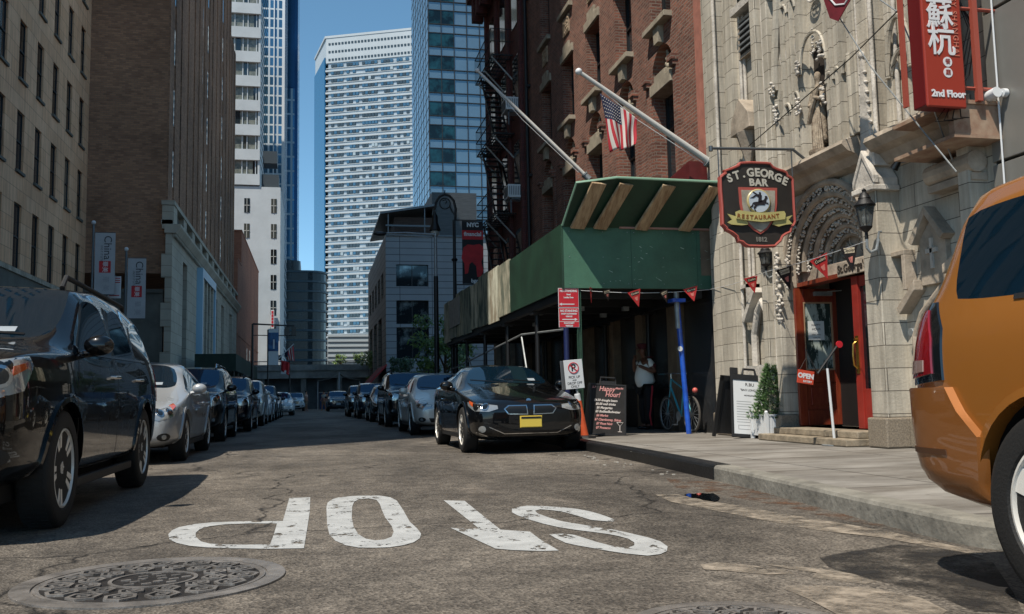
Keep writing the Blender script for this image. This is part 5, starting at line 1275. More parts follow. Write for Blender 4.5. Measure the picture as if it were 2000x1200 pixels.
    h = bvh.ray_cast(Vector((0, -3, pz)), YV)
    if h[0] and plate: bb = MB(); bb.box((-.155, h[0].y-.03, pz-.075), (.155, h[0].y-.015, pz+.075)); bb.box((-.165, h[0].y-.018, pz-.085), (.165, h[0].y+.05, pz+.085)); pl_ = bb.done('number_plate', M_[plate], t, world=False)
    if h[0] and plate: bb = MB(); bb.box((-.15, h[0].y-.034, pz+.045), (.15, h[0].y-.03, pz+.072)); sub(bb.done('plate_band', M_['lampdark']), pl_)
    # sides: seams, handles, rocker trim, mirrors
    st = T['st']; sides = (-1, 1)
    bb = MB(); zb = (.33 if suv else .27)*kz; zbelt = (1.08 if suv else .93)*kz
    yA = st[T['ws']][0]*ky; yB = st[T['ws']+2][0]*ky+.04; yC = (T['yr']-.42)*ky if kind != 'coupe' else None
    for s_ in sides:
        D = Vector((-s_, 0, 0)); U = YV
        line_strip(bvh, [(yA+.05, zb), (yA-.02, zbelt-.25), (yA+.12, zbelt)], .010, U, ZV, D, .003, bb); line_strip(bvh, [(yB, zb), (yB, zbelt+.0)], .010, U, ZV, D, .003, bb)
        if yC: line_strip(bvh, [(yC-.12, zb), (yC-.02, zbelt-.45), (yC+.22, zbelt-.15), (yC+.25, zbelt+.02)], .010, U, ZV, D, .003, bb)
        line_strip(bvh, [(yA+.05, zb), (yB, zb), ((yC or yB+.01)-.12, zb)], .010, U, ZV, D, .003, bb)
        line_strip(bvh, [(.02, zh+.1 if suv else zh+.1), (.2, zh+.1)], .008, U, ZV, D, .003, bb)
    bb.done('panel_gap', M_['seam'], t, world=False)
    if detail > 0:
        for s_ in sides:
            for yy in ([yB-.16, (yC+.06)] if yC else [yB-.16]):
                zz = zbelt-.13; h = bvh.ray_cast(Vector((s_*3, yy, zz)), Vector((-s_, 0, 0)))
                if h[0]: q = MB(); q.tube([(h[0].x-s_*.01, yy-.1, zz), (h[0].x+s_*.03, yy-.085, zz), (h[0].x+s_*.035, yy+.085, zz+.004), (h[0].x-s_*.01, yy+.1, zz)], .014, 8); q.done('door_handle', trim or pm, t, world=False, smooth=True)
    for s_ in sides:
        ym = yA+.30; q = MB(); zm = zbelt+.09; xm = s_*(W+.07)
        q.sph((xm, ym, zm), .11, (1.0, .62, .72), 14, 10); q.tube([(s_*(W-.09), ym+.02, zm-.07), (xm, ym, zm-.05)], .03, 8); mo = q.done('mirror', pm if not clad else M_['plastic'], t, world=False, smooth=True)
        q = MB(); q.sph((xm, ym+.045, zm), .088, (1.0, .35, .68), 12, 8); sub(q.done('mirror_glass', M_['chrome']), mo)
    # chrome window line and arch cladding
    bb = MB()
    for s_ in sides: line_strip(bvh, [(yA+.1, zbelt+.03), ((T['yr']+.2)*ky, zbelt+(.07 if suv else .045)*kz)], .022, YV, ZV, Vector((-s_, 0, 0)), .006, bb)
    bb.done('window_trim', M_['chrome'], t, world=False)
    for s_ in sides:
        for yy in (T['yf']*ky, T['yr']*ky):
            r0 = T['R']*kz+.045; r1 = r0+(.075 if clad else .035); n = 22; a0, a1 = (-12, 192)
            O_ = [(yy+r1*math.cos(R(a0+(a1-a0)*i/n)), T['R']*kz+.01+r1*math.sin(R(a0+(a1-a0)*i/n))) for i in range(n+1)]; I_ = [(yy+r0*math.cos(R(a0+(a1-a0)*i/n)), T['R']*kz+.01+r0*math.sin(R(a0+(a1-a0)*i/n))) for i in range(n+1)]
            q = MB(); pa = pb = None
            for a_, c_ in zip(I_, O_):
                hh = [bvh.ray_cast(Vector((s_*3, p[0], p[1])), Vector((-s_, 0, 0))) for p in (a_, c_)]
                if hh[0][0] is None or hh[1][0] is None: pa = None; continue
                pr = [q.v(hh[0][0]+Vector((-s_*.05, 0, 0))), q.v(hh[0][0]+Vector((s_*.022, 0, 0))), q.v(hh[1][0]+Vector((s_*.016, 0, 0))), q.v(hh[1][0]+Vector((-s_*.01, 0, 0)))]
                if pa:
                    for i in range(3): q.f([pa[i], pa[i+1], pr[i+1], pr[i]])
                pa = pr
            q.done('wheel_arch_lip', M_['plastic'] if clad else pm, t, world=False, smooth=True)
    q = MB(); 
    for s_ in sides: q.box((s_*(W-.07)-.03, (T['yf']+.42)*ky, T['R']*.62), (s_*(W-.07)+.03, (T['yr']-.42)*ky, T['R']*.62+.07))
    q.done('sill_trim', M_['plastic'], t, world=False, bevel=.01)
    q = MB(); q.box((-W+.24, .35, .22), (W-.24, L-.75, .42)); q.box((-W+.3, .5, T['R']*.7), (W-.3, L-.5, .3)); q.done('underbody', M_['well'], t, world=False)
    if rails:
        for s_ in sides:
            zr = st[T['ws']+2][1][9][1]*kz; q = MB(); x_ = s_*.60*kx
            y0, y1 = st[T['ws']+1][0]*ky+.15, st[T['rg']][0]*ky-.05
            q.tube([(x_, y0, zr-.06), (x_, y0+.12, zr+.045), (x_, y1-.12, zr+.03), (x_, y1, zr-.08)], .022, 8); q.done('roof_rail', M_['chrome'] if rails == 'chrome' else M_['plastic'], t, world=False, smooth=True)
    # windscreen fittings
    if detail > 0:
        P = [(.36*kx, 0), (.48*kx, 0), (.48*kx, .04), (.36*kx, .04)]; zc = (1.25 if suv else 1.08)*kz
        patch(bvh, [(a, zc+c) for a, c in P], XV, ZV, YV, M_['platew'], 'registration_sticker', t, .004, .05, .004)
        bb = MB(); line_strip(bvh, [(.55*kx, zc-.02), (-.05, zc+.03)], .016, XV, ZV, YV, .012, bb); line_strip(bvh, [(-.02*kx, zc-.03), (-.6*kx, zc+.03)], .016, XV, ZV, YV, .012, bb)
        bb.done('wiper', M_['black'], t, world=False)
    return t, bvh

blackp = paint('glossy black car paint', '#07080a', .1); navyp = paint('dark blue black car paint', '#090f1c', .3); silverp = paint('silver grey car paint', '#a3a6a8', .3, .8); darkp = paint('charcoal car paint', '#15181b', .4)
orangep = paint('orange car paint', '#a66b30', .4, .9, .22); champ = paint('champagne silver car paint', '#c9c6bf', .25, .8); whitep = paint('white car paint', '#b9bdc0', .1); bluep = paint('dark steel blue car paint', '#14222f', .4)
# ---------------------------------------------------------------- parked cars
car('suv', 'glossy black SUV parked nearest the camera on the left', 'suv', (-2.62, 5.95, 0), blackp, 'five', (1.05, 1.075, 1.10), detail=2, trim=M_['chrome'], plate='platew', rails='plastic')
car('sedan', 'silver grey sedan parked on the left behind the nearest black SUV', 'sedan', (-2.72, 13.35, 0), silverp, 'multi', (1.03, 1.05, 1.04), detail=2, group='cars parked along the kerb')
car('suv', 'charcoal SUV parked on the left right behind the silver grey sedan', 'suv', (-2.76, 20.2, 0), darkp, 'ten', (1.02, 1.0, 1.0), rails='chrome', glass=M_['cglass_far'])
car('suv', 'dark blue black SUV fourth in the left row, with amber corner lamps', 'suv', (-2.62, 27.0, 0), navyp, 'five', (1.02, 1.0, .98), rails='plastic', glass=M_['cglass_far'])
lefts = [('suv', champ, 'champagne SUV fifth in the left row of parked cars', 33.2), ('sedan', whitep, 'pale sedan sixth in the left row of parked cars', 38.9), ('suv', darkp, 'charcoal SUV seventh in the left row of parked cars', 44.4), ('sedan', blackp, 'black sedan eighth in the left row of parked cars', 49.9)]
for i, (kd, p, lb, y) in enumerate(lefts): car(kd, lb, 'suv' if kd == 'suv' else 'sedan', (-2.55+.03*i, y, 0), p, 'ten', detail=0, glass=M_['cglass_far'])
car('sedan', 'white sedan at the far end of the left row, pulled out a little', 'sedan', (-1.95, 57.5, 0), whitep, 'ten', detail=0, glass=M_['cglass_far'])
BMW, bvh = car('coupe', 'glossy black coupe with yellow number plate parked nose out on the right', 'coupe', (3.16, 13.3, 0), blackp, 'multi', (1.0, 1.0, 1.02), detail=2, grille='kidney', plate='plate', headlamp=[(.43, -.05), (.55, -.09), (.78, -.08), (.97, .0), (1.0, .055), (.85, .045), (.6, .02), (.45, -.0)])
car('sedan', 'champagne silver sedan parked on the right behind the black coupe', 'sedan', (3.18, 20.9, 0), champ, 'five', (1.0, 1.0, 1.02), detail=1, glass=M_['cglass_far'])
car('suv', 'dark grey SUV parked on the right behind the champagne sedan', 'suv', (3.15, 28.1, 0), darkp, 'ten', (1.0, 1.0, 1.04), detail=1, rails='plastic', glass=M_['cglass_far'])
car('sedan', 'black sedan mostly hidden behind the dark grey SUV on the right', 'sedan', (3.12, 35.3, 0), blackp, 'ten', detail=0, glass=M_['cglass_far'])
car('suv', 'dark blue SUV fifth in the right row, near the lamp post', 'suv', (2.98, 42.6, 0), bluep, 'ten', detail=0, glass=M_['cglass_far'])
car('suv', 'black SUV last in the right row of parked cars', 'suv', (2.75, 48.6, 0), blackp, 'ten', detail=0, glass=M_['cglass_far'])
car('suv', 'dark SUV driving toward us at the far end of the street', 'suv', (2.15, 76, 0), bluep, 'ten', detail=0, glass=M_['cglass_far'], group='cars at the far crossing')
car('suv', 'white SUV standing at the far crossing', 'suv', (-1.5, 84, 0), whitep, 'ten', detail=0, glass=M_['cglass_far'], group='cars at the far crossing')

# the orange SUV close on the right, its rear quarter in view
ES, eb = car('boxy', 'orange SUV cut by the right edge of the photo with red tail lamp', 'suv', (3.52, -.64, 0), orangep, 'star', (1.02, 1.0, 1.02), detail=2, group=None, plate=None, clad=False, Rw=.378)
for ch in list(ES.children):
    if ch.name.startswith('tail_light'): 
        for q in list(ch.children): bpy.data.objects.remove(q)
        bpy.data.objects.remove(ch)
YV = Vector((0, 1, 0)); D = Vector((1, -.55, 0)).normalized(); U = Vector((.55, 1, 0)).normalized(); Oe = Vector((-.92, 4.0, 0))
tl = patch(eb, [(.08, .86), (.34, .84), (.38, 1.0), (.35, 1.20), (.17, 1.20), (.10, 1.08)], U, ZV, D, M_['lampdark'], 'tail_light', ES, .010, .04, O=Oe)
sub(patch(eb, [(.14, .89), (.34, .87), (.365, 1.0), (.34, 1.17), (.21, 1.17), (.155, 1.04)], U, ZV, D, M_['redlens'], 'red_lens', ES, .018, .04, O=Oe), tl)
sub(patch(eb, [(.2, .90), (.335, .89), (.35, .95), (.2, .95)], U, ZV, D, mat('smoked clear lens', '#8a7068', .12, coat=1), 'clear_lens', ES, .022, .03, O=Oe), tl)
bump = patch(eb, [(-.085, .28), (.5, .28), (.62, .50), (.62, .80), (.30, .83), (.03, .83), (-.03, .73), (-.125, .63), (-.105, .50), (-.08, .40)], U, ZV, D, paint('dull orange bumper paint', '#87552a', .25, .6, .35), 'rear_bumper', ES, .034, .05, .045, O=Oe)  # same orange paint, darkened in colour for the shade on the rear
sub(patch(eb, [(.06, .545), (.5, .545), (.5, .57), (.06, .57)], U, ZV, D, mat('dark bumper groove', '#4a2c14', .5), 'bumper_groove', ES, .038, .03, .02, O=Oe), bump)


# ---------------------------------------------------------------- skinned figures
def skin_obj(name, pts, edges, m, parent, lv=2, sub_=None):
    """pts: name -> (x, y, z, r) or (x, y, z, rx, ry)"""
    keys = list(pts); me = bpy.data.meshes.new(name); me.from_pydata([pts[k][:3] for k in keys], [(keys.index(a), keys.index(b)) for a, b in edges], [])
    o = bpy.data.objects.new(name, me); col.objects.link(o); s = o.modifiers.new('s', 'SKIN'); s.use_smooth_shade = True; s.branch_smoothing = .6
    for i, k in enumerate(keys):
        p = pts[k]; sv = me.skin_vertices[0].data[i]; sv.radius = (p[3], p[4] if len(p) > 4 else p[3]); sv.use_root = (i == 0)
    u = o.modifiers.new('u', 'SUBSURF'); u.levels = u.render_levels = lv
    m2 = ev_mesh(o); bpy.data.objects.remove(o); m2.materials.clear()
    ob = link(name, m2, m, parent if not sub_ else None, world=False, smooth=True, ang=80)
    if sub_: sub(ob, sub_)
    return ob
t = thing('statue', 'weathered draped stone figure standing in the pointed niche above the doorway', 'statue', (6.92, 11.32, 4.12))
stm = mat('weathered statue stone', '#6e5f50', .85, c2='#a99c89', vs=9, bump=.5)
SS = dict(f=(0, 0, .10, .12, .13), k=(-.01, .01, .35, .10, .12), h=(0, 0, .62, .085, .10), c=(0, 0, .86, .08, .10), n=(0, 0, 1.0, .035), hd=(-.01, 0, 1.10, .055), tp=(0, 0, 1.17, .04), l=(0, -.12, .93, .045), le=(-.06, -.16, .72, .035), lw=(-.12, -.05, .78, .025), r=(0, .12, .93, .045), re=(-.04, .17, .72, .035), rw=(-.12, .06, .68, .025))
skin_obj('figure', SS, [('f', 'k'), ('k', 'h'), ('h', 'c'), ('c', 'n'), ('n', 'hd'), ('hd', 'tp'), ('c', 'l'), ('l', 'le'), ('le', 'lw'), ('c', 'r'), ('r', 're'), ('re', 'rw')], stm, t)
b = MB()
for a in range(9): y = -.12+.03*a; b.tube([(-.11+.03*abs(a-4)*.5, y, .02), (-.10+.02*abs(a-4)*.5, y*.9, .4), (-.06, y*.6, .75)], [.018, .014, .008], 5)
b.tube([(-.08, -.12, .9), (-.12, .0, .62), (-.10, .12, .45)], [.03, .035, .03], 6); b.done('drapery', stm, t, world=False, smooth=True)
b = MB(); b.lathe([(.02, -.35), (.06, -.28), (.09, -.2), (.08, -.16), (.14, -.06), (.17, 0), (.17, .04)], n=12)
for a in range(12): b.sph((.12*math.cos(a*.52), .12*math.sin(a*.52), -.1), .05, (1, 1, 1), 7, 5)
b.done('bracket', stm, t, world=False, smooth=True)
skin_d = mat('dark brown skin', '#6a4331', .5); skin_l = mat('light skin', '#a8745a', .5); shirt_w = mat('white uniform shirt', '#efede6', .8, bump=.3, bs=12); trous = mat('black trousers', '#0b0c10', .8, bump=.2, bs=10); shoe = mat('black shoes', '#060606', .3)
maroon = mat('maroon felt cap', '#4a0f16', .7)

g = thing('person', 'guard in white shirt, maroon cap and black trousers with red stripe standing under the shed', 'person', (6.60, 17.7, H), 0)
# body, facing -x, right arm raised to the mouth
P = dict(pel=(.03, 0, .90, .14, .17), waist=(-.02, 0, 1.03, .16, .18), chest=(.02, 0, 1.24, .15, .19), nb=(.02, 0, 1.40, .09, .11), neck=(-.01, 0, 1.46, .058), jaw=(-.06, 0, 1.52, .062, .058), head=(-.045, 0, 1.585, .088, .074), crown=(-.035, 0, 1.655, .06, .055),
 ls=(.02, -.17, 1.37, .075), le=(.12, -.27, 1.13, .048), lw=(-.16, -.24, 1.25, .032), lh=(-.22, -.22, 1.27, .036), rs=(.02, .17, 1.37, .075), re=(-.14, .22, 1.16, .048), rw=(-.20, .08, 1.40, .032), rh=(-.17, .03, 1.46, .034),
 lhip=(.03, -.09, .86, .105), lk=(.01, -.10, .48, .068), la=(.03, -.10, .08, .04), lt=(-.10, -.11, .03, .035), rhip=(.03, .09, .86, .105), rk=(-.03, .11, .48, .068), ra=(.02, .12, .08, .04), rtt=(-.12, .13, .03, .035))
E_ = [('pel', 'waist'), ('waist', 'chest'), ('chest', 'nb'), ('nb', 'neck'), ('neck', 'jaw'), ('jaw', 'head'), ('head', 'crown'), ('nb', 'ls'), ('ls', 'le'), ('le', 'lw'), ('lw', 'lh'), ('nb', 'rs'), ('rs', 're'), ('re', 'rw'), ('rw', 'rh'), ('pel', 'lhip'), ('lhip', 'lk'), ('lk', 'la'), ('la', 'lt'), ('pel', 'rhip'), ('rhip', 'rk'), ('rk', 'ra'), ('ra', 'rtt')]
skin_obj('body', P, E_, skin_d, g)
S_ = dict(w0=(.03, 0, .86, .185, .20), w01=(.01, 0, .93, .20, .21), w1=(-.03, 0, 1.04, .215, .22), w2=(-.02, 0, 1.16, .20, .22), c=(.02, 0, 1.28, .17, .21), n=(.02, 0, 1.41, .10, .13), a0=(.03, -.19, 1.375, .10), a1=(.09, -.25, 1.22, .085), b0=(.02, .19, 1.375, .10), b1=(-.07, .215, 1.25, .08))
skin_obj('shirt', S_, [('w0', 'w01'), ('w01', 'w1'), ('w1', 'w2'), ('w2', 'c'), ('c', 'n'), ('c', 'a0'), ('a0', 'a1'), ('c', 'b0'), ('b0', 'b1')], shirt_w, g)
T_ = dict(p=(.04, 0, .90, .185, .20), lh=(.04, -.10, .80, .13), lk=(.02, -.11, .46, .10), la=(.03, -.11, .09, .085), rh=(.02, .10, .80, .13), rk=(-.02, .12, .46, .10), ra=(.02, .13, .09, .085))
tr_ = skin_obj('trousers', T_, [('p', 'lh'), ('lh', 'lk'), ('lk', 'la'), ('p', 'rh'), ('rh', 'rk'), ('rk', 'ra')], trous, g)
b = MB(); b.tube([(.06, -.222, .90), (.055, -.235, .78), (.035, -.222, .62), (.03, -.212, .46), (.0, -.205, .28), (.03, -.20, .08)], [.017]*6, 6); sub(b.done('side_stripe', mat('red stripe', '#b51f2c', .6)), tr_)
b = MB()
for y in (-.11, .13): b.sph((-.03, y, .035), .05, (2.6, 1, .8))
b.done('shoe', shoe, g, world=False)
b = MB(); b.lathe([(.088, 1.615), (.098, 1.66), (.118, 1.69), (.115, 1.715), (.06, 1.73), (.001, 1.732)], c=(-.04, 0, 0), n=20); b.box((-.19, -.06, 1.622), (-.11, .06, 1.632)); b.done('cap', maroon, g, world=False, smooth=True)
b = MB()
for y in (-.078, .078): b.sph((-.035, y, 1.575), .022, (.8, .4, 1.2), 8, 6)
b.sph((-.132, 0, 1.565), .02, (.9, .7, 1.3), 8, 6)
b.done('ear_and_nose', skin_d, g, world=False)
b = MB()
for y in (-.03, .03): b.sph((-.118, y, 1.592), .011, (1, 1, .8), 8, 6)
b.box((-.127, -.028, 1.535), (-.12, .028, 1.541)); b.done('eye', M_['black'], g, world=False)
b = MB(); b.sph((.085, -.325, 1.27), .035, (1, .35, 1.2), 8, 6); b.sph((.03, -.24, 1.445), .055, (1.4, .5, .3), 8, 6); b.done('shoulder_patch', maroon, g, world=False)
for hx, hy, hz, s_ in ((-.235, -.215, 1.275, -1), (-.18, .02, 1.475, 1)):
    for k in range(5):
        L_ = (.05, .062, .066, .06, .045)[k]; yo = (k-2)*.015
        pts = dict(a=(hx+.02, hy+yo*.6, hz+.0, .011), b=(hx-L_*.5, hy+yo, hz+.012, .0095), c=(hx-L_*.85, hy+yo*1.1, hz-.012, .008))
        skin_obj('finger', pts, [('a', 'b'), ('b', 'c')], skin_d, g, 1)

def walker(label, loc, rz, top, legs, skin_=skin_l, s=1.0):
    q = thing('person', label, 'person', loc, rz, 'pedestrians at the far crossing')
    P2 = dict(pel=(0, 0, .95, .12, .14), waist=(0, 0, 1.08, .11, .14), chest=(0, 0, 1.28, .12, .17), nb=(0, 0, 1.45, .08, .1), neck=(0, 0, 1.52, .05), head=(0, -.01, 1.63, .09, .08), top=(0, 0, 1.72, .06), ls=(-.18, 0, 1.42, .055), le=(-.24, .03, 1.15, .04), lw=(-.24, -.08, .92, .032), lh=(-.24, -.1, .84, .036), rs=(.18, 0, 1.42, .055), re=(.24, .0, 1.15, .04), rw=(.25, -.06, .92, .032), rh=(.25, -.08, .84, .036),
      lk=(-.1, -.08, .5, .065), la=(-.1, -.12, .08, .04), lt=(-.1, -.24, .03, .035), rk=(.1, .04, .5, .065), ra=(.1, .18, .1, .04), rt_=(.1, .06, .03, .035))
    skin_obj('body', P2, [('pel', 'waist'), ('waist', 'chest'), ('chest', 'nb'), ('nb', 'neck'), ('neck', 'head'), ('head', 'top'), ('nb', 'ls'), ('ls', 'le'), ('le', 'lw'), ('lw', 'lh'), ('nb', 'rs'), ('rs', 're'), ('re', 'rw'), ('rw', 'rh'), ('pel', 'lk'), ('lk', 'la'), ('la', 'lt'), ('pel', 'rk'), ('rk', 'ra'), ('ra', 'rt_')], skin_, q, 1)
    skin_obj('shirt', dict(a=(0, 0, .95, .15, .17), c=(0, 0, 1.28, .15, .2), n=(0, 0, 1.45, .1, .12), l=(-.2, 0, 1.4, .075), l2=(-.23, .01, 1.24, .07), r=(.2, 0, 1.4, .075), r2=(.23, 0, 1.24, .07)), [('a', 'c'), ('c', 'n'), ('c', 'l'), ('l', 'l2'), ('c', 'r'), ('r', 'r2')], top, q, 1)
    skin_obj('shorts', dict(p=(0, 0, .95, .15, .16), l=(-.09, -.04, .75, .1), l2=(-.1, -.07, .56, .09), r=(.09, .02, .75, .1), r2=(.1, .04, .56, .09)), [('p', 'l'), ('l', 'l2'), ('p', 'r'), ('r', 'r2')], legs, q, 1)
    b = MB(); b.sph((0, .02, 1.68), .1, (1, 1, .9), 10, 7); b.done('hair', mat('brown hair', '#2a1c14', .7) if 'brown hair' not in bpy.data.materials else bpy.data.materials['brown hair'], q, world=False)
walker('pedestrian in a pale pink top crossing at the far end of the street', (-.42, 80, 0), R(70), mat('pale pink shirt', '#c99a86', .8), mat('beige shorts', '#a08870', .8))
walker('pedestrian in a white top standing right of the far crossing', (1.05, 81.5, 0), R(-40), mat('off white shirt', '#c0bcb6', .8), mat('tan shorts', '#9a7a5e', .8))
walker('pedestrian in an orange top beside the white topped pedestrian at the far crossing', (1.45, 81.0, 0), R(40), mat('orange shirt', '#b8714a', .8), mat('dark shorts', '#2b2b33', .8))

# ---------------------------------------------------------------- signs and street furniture on the right
red = mat('red sign sheet', '#b3232e', .45); wht = mat('white sign sheet', '#c4c7c9', .5); blk = mat('black lettering', '#101012', .6); grn = mat('weathered green post', '#2f4a3b', .5, .3, var=.3, vs=10)
t = thing('sign_post', 'green steel post carrying two red no standing plates', 'sign post', (4.45, 15.05, H))
b = MB(); b.box((-.035, -.02, 0), (-.02, .02, 2.94)); b.box((.03, -.02, 0), (.045, .02, 2.94)); b.box((-.02, -.005, 0), (.03, .005, 2.94)); b.box((-.05, -.04, -.005), (.06, .04, .05)); b.done('post', grn, t, world=False)
pz = 1.84
for k, (z0, z1, lines) in enumerate(((2.19, 2.52, (('NO STANDING', .052, 2.47), ('Hotel', .036, 2.41), ('Loading Zone', .036, 2.36))), (1.85, 2.185, (('NO STANDING', .052, 2.13), ('EXCEPT AUTHORIZED', .032, 2.08), ('VEHICLES', .032, 2.035), ('POLICE DEPT', .036, 1.92), ('VEHICLES', .036, 1.875))))):
    b = MB(); b.box((-.36, -.034, z0), (.0, -.028, z1)); pl_ = b.done('sign_plate', wht, t, world=False, bevel=.002)
    b = MB(); b.box((-.352, -.037, z0+.008), (-.008, -.034, z1-.008)); sub(b.done('sign_face', red, None), pl_)
    for s_, q, z in lines: sub(text(s_, q, FM((-.18, -.0385, z)), wht, None, bold=.002, depth=.0008, sx=.85), pl_)
    za = z0+.055 if k == 0 else 1.985; b = MB(); dr = -1 if k == 0 else 1
    b.box((-.30, -.0395, za-.008), (-.08, -.037, za+.008)); xx = -.19+dr*.13; b.prism([(xx+dr*.03, za), (xx-dr*.02, za+.024), (xx-dr*.02, za-.024)], 'y', -.0395, -.037); sub(b.done('arrow', wht, None), pl_)
    if k: b = MB(); b.box((-.352, -.0385, 1.945), (-.008, -.037, 1.952)); sub(b.done('rule', wht, None), pl_)

t = thing('delineator_post', 'orange plastic post leaning left with a no parking plate on top', 'delineator', (4.42, 14.75, H))
Mt = Matrix.Rotation(R(-9.5), 4, 'Y')
b = MB(Mt); b.lathe([(.065, .03), (.06, .1), (.052, .6), (.05, .62)], n=18); b.done('post', mat('faded orange plastic', '#c4522a', .6, var=.15, vs=5), t, world=False, smooth=True)
b = MB(Mt); b.lathe([(.051, .62), (.05, .72), (.045, .74)], n=18); b.done('reflective_band', wht, t, world=False)
b = MB(); b.lathe([(.19, 0), (.18, .03), (.07, .045)], n=8); b.done('rubber_base', M_['plastic'], t, world=False)
b = MB(); b.cyl((-.10, 0, .7), (-.14, 0, .85), .02); b.done('bracket', M_['galv'], t, world=False)
Ms = FM((-.175, -.03, 1.05), 0, 0, R(4.5))
b = MB(Ms); b.box((-.16, -.24, 0), (.16, .24, .006)); sp = b.done('sign_plate', wht, t, world=False, bevel=.004)
for s_, q, z in (('PICK UP', .06, -.05), ('AND', .035, -.1), ('DROP OFF', .06, -.15), ('ONLY', .06, -.205)): sub(text(s_, q, Ms @ Matrix.Translation((0, z, .0065)), blk, None, bold=.001, depth=.0006, sx=.9), sp)
sub(text('P', .16, Ms @ Matrix.Translation((0, .10, .0065)), blk, None, bold=.004, depth=.0006), sp)
b = MB(Ms); b.tube([(.085*math.cos(i*math.pi/12), .105+.085*math.sin(i*math.pi/12), .008) for i in range(24)], .009, 5, closed=True); b.tube([(-.06, .165, .009), (.06, .045, .009)], .009, 5); sub(b.done('prohibition_ring', red), sp)
b = MB(FM((-.27, .06, 1.04), R(25), 0, R(4.5))); b.box((-.13, -.24, 0), (.13, .24, .006)); b.done('second_plate', mat('grey back of plate', '#7f8285', .5, .4), t, world=False, bevel=.004)

t = thing('chalkboard', 'black sandwich board with happy hour prices in chalk', 'sandwich board', (4.95, 15.2, H))
Mc = FM((0, 0, 0), R(-4), R(9), R(-4.5)); W2, HH = .325, .9
b = MB(Mc); b.box((-W2+.03, .03, 0), (W2-.03, HH-.03, .012)); b.done('board', mat('chalk smeared black board', '#1b1a1b', .8, var=.5, vs=6), t, world=False)
b = MB(Mc); b.box((-W2, 0, -.004), (W2, .03, .02)); b.box((-W2, HH-.03, -.004), (W2, HH, .02)); b.box((-W2, .03, -.004), (-W2+.03, HH-.03, .02)); b.box((W2-.03, .03, -.004), (W2, HH-.03, .02)); b.done('frame', M_['plastic'], t, world=False, bevel=.004)
b = MB(Mc); b.tube([(-.14, HH, .0), (-.13, HH+.11, .0), (.13, HH+.11, .0), (.14, HH, .0)], .018, 8); b.box((-.12, HH+.0, -.01), (.12, HH+.05, .01)); b.done('handle', M_['plastic'], t, world=False)
b = MB(FM((0, .3, 0), R(-4), R(-9), R(-4.5))); b.box((-W2, 0, -.01), (W2, HH, .01)); b.done('rear_board', M_['plastic'], t, world=False)
ch_w = mat('white chalk', '#c9c2bd', .9); ch_p = mat('pink chalk', '#c98d8a', .9)
for s_, q, x, y, m_ in (('Happy', .12, -.02, .81, ch_p), ('Hour!', .12, .08, .715, ch_p), ('5-7', .05, -.25, .83, ch_p), ('Mon-Fri', .045, .2, .83, ch_p), ('$4.50 draught beers', .056, -.04, .61, ch_w), ('$6.00 well drinks', .056, -.04, .545, ch_w), ('$6 Margaritas', .056, -.06, .48, ch_w), ('$5 Budlite/Budweiser', .056, .0, .415, ch_w), ('$6 Merlot', .056, -.1, .345, ch_p), ('$7 Chardonnay, Shiraz', .056, .0, .275, ch_p), ('$7 Pinot Noir', .056, -.06, .205, ch_p), ('$7 Prosecco', .056, -.08, .135, ch_p)):
    text(s_, q, Mc @ Matrix.Translation((x, y, .014)), m_, t, world=False, bold=.0015, depth=.0006, shear=.25, sx=.9)
b = MB(Mc); b.tube([(.16, .24, .016), (.27, .24, .016), (.215, .17, .016), (.16, .24, .016)], .006, 5); b.tube([(.215, .17, .016), (.215, .08, .016)], .006, 5); b.tube([(.18, .08, .016), (.25, .08, .016)], .006, 5); b.done('chalk_drawing', ch_w, t, world=False)

t = thing('poster_stand', 'black A frame with white noodle bar poster beside the planter', 'sandwich board', (6.52, 13.2, H))
Mp = FM((0.06, -.05, 0), R(-3), R(10), R(-5)); W2, HH = .31, .98
b = MB(Mp); b.box((-W2, 0, 0), (W2, .05, .03)); b.box((-W2, HH-.09, -.01), (W2, HH, .03)); b.box((-W2, .05, 0), (-W2+.035, HH-.09, .03)); b.box((W2-.035, .05, 0), (W2, HH-.09, .03)); b.box((-W2, HH, -.01), (-W2+.12, HH+.1, .03)); b.box((W2-.12, HH, -.01), (W2, HH+.1, .03)); b.tube([(-.11, HH, 0), (-.09, HH+.09, 0), (.09, HH+.09, 0), (.11, HH, 0)], .02, 8)
b.done('frame', M_['plastic'], t, world=False, bevel=.004)
b = MB(FM((-.05, .42, 0), R(-3), R(-14), R(-5))); b.box((-W2, 0, -.01), (-W2+.05, HH, .03)); b.box((W2-.05, 0, -.01), (W2, HH, .03)); b.box((-W2, HH-.08, -.01), (W2, HH, .03)); b.box((-W2+.05, .05, 0), (W2-.05, HH-.08, .01)); b.done('rear_frame', M_['plastic'], t, world=False)
b = MB(Mp); b.box((-W2+.035, .05, .005), (W2-.035, HH-.09, .018)); po = b.done('poster', wht, t, world=False)
for s_, q, x, y in (('R.BU', .07, .0, .82), ('"BAO LONG BAO"', .045, .03, .735), ('NOODLE BAR', .03, .0, .65)): sub(text(s_, q, Mp @ Matrix.Translation((x, y, .019)), dk, None, bold=.001, depth=.0006), po)
b = MB(Mp)
for k in range(9): b.box((-.22, .55-k*.04, .0185), (.02+.03*(k % 3), .556-k*.04, .0195))
b.box((-.2, .12, .0185), (.02, .126, .0195)); b.box((-.2, .18, .0185), (.02, .186, .0195)); b.box((-.2, .12, .0185), (-.194, .186, .0195)); b.box((.014, .12, .0185), (.02, .186, .0195))
sub(b.done('print_line', mat('grey print', '#6f7073', .7)), po)
b = MB(Mp); b.prism([(.13+.14*math.cos(math.pi+i*math.pi/10), .38+.14*math.sin(math.pi+i*math.pi/10)) for i in range(11)], 'z', .0185, .024); sub(b.done('printed_bowl', mat('bamboo steamer print', '#a06a3c', .7)), po)
b = MB(Mp)
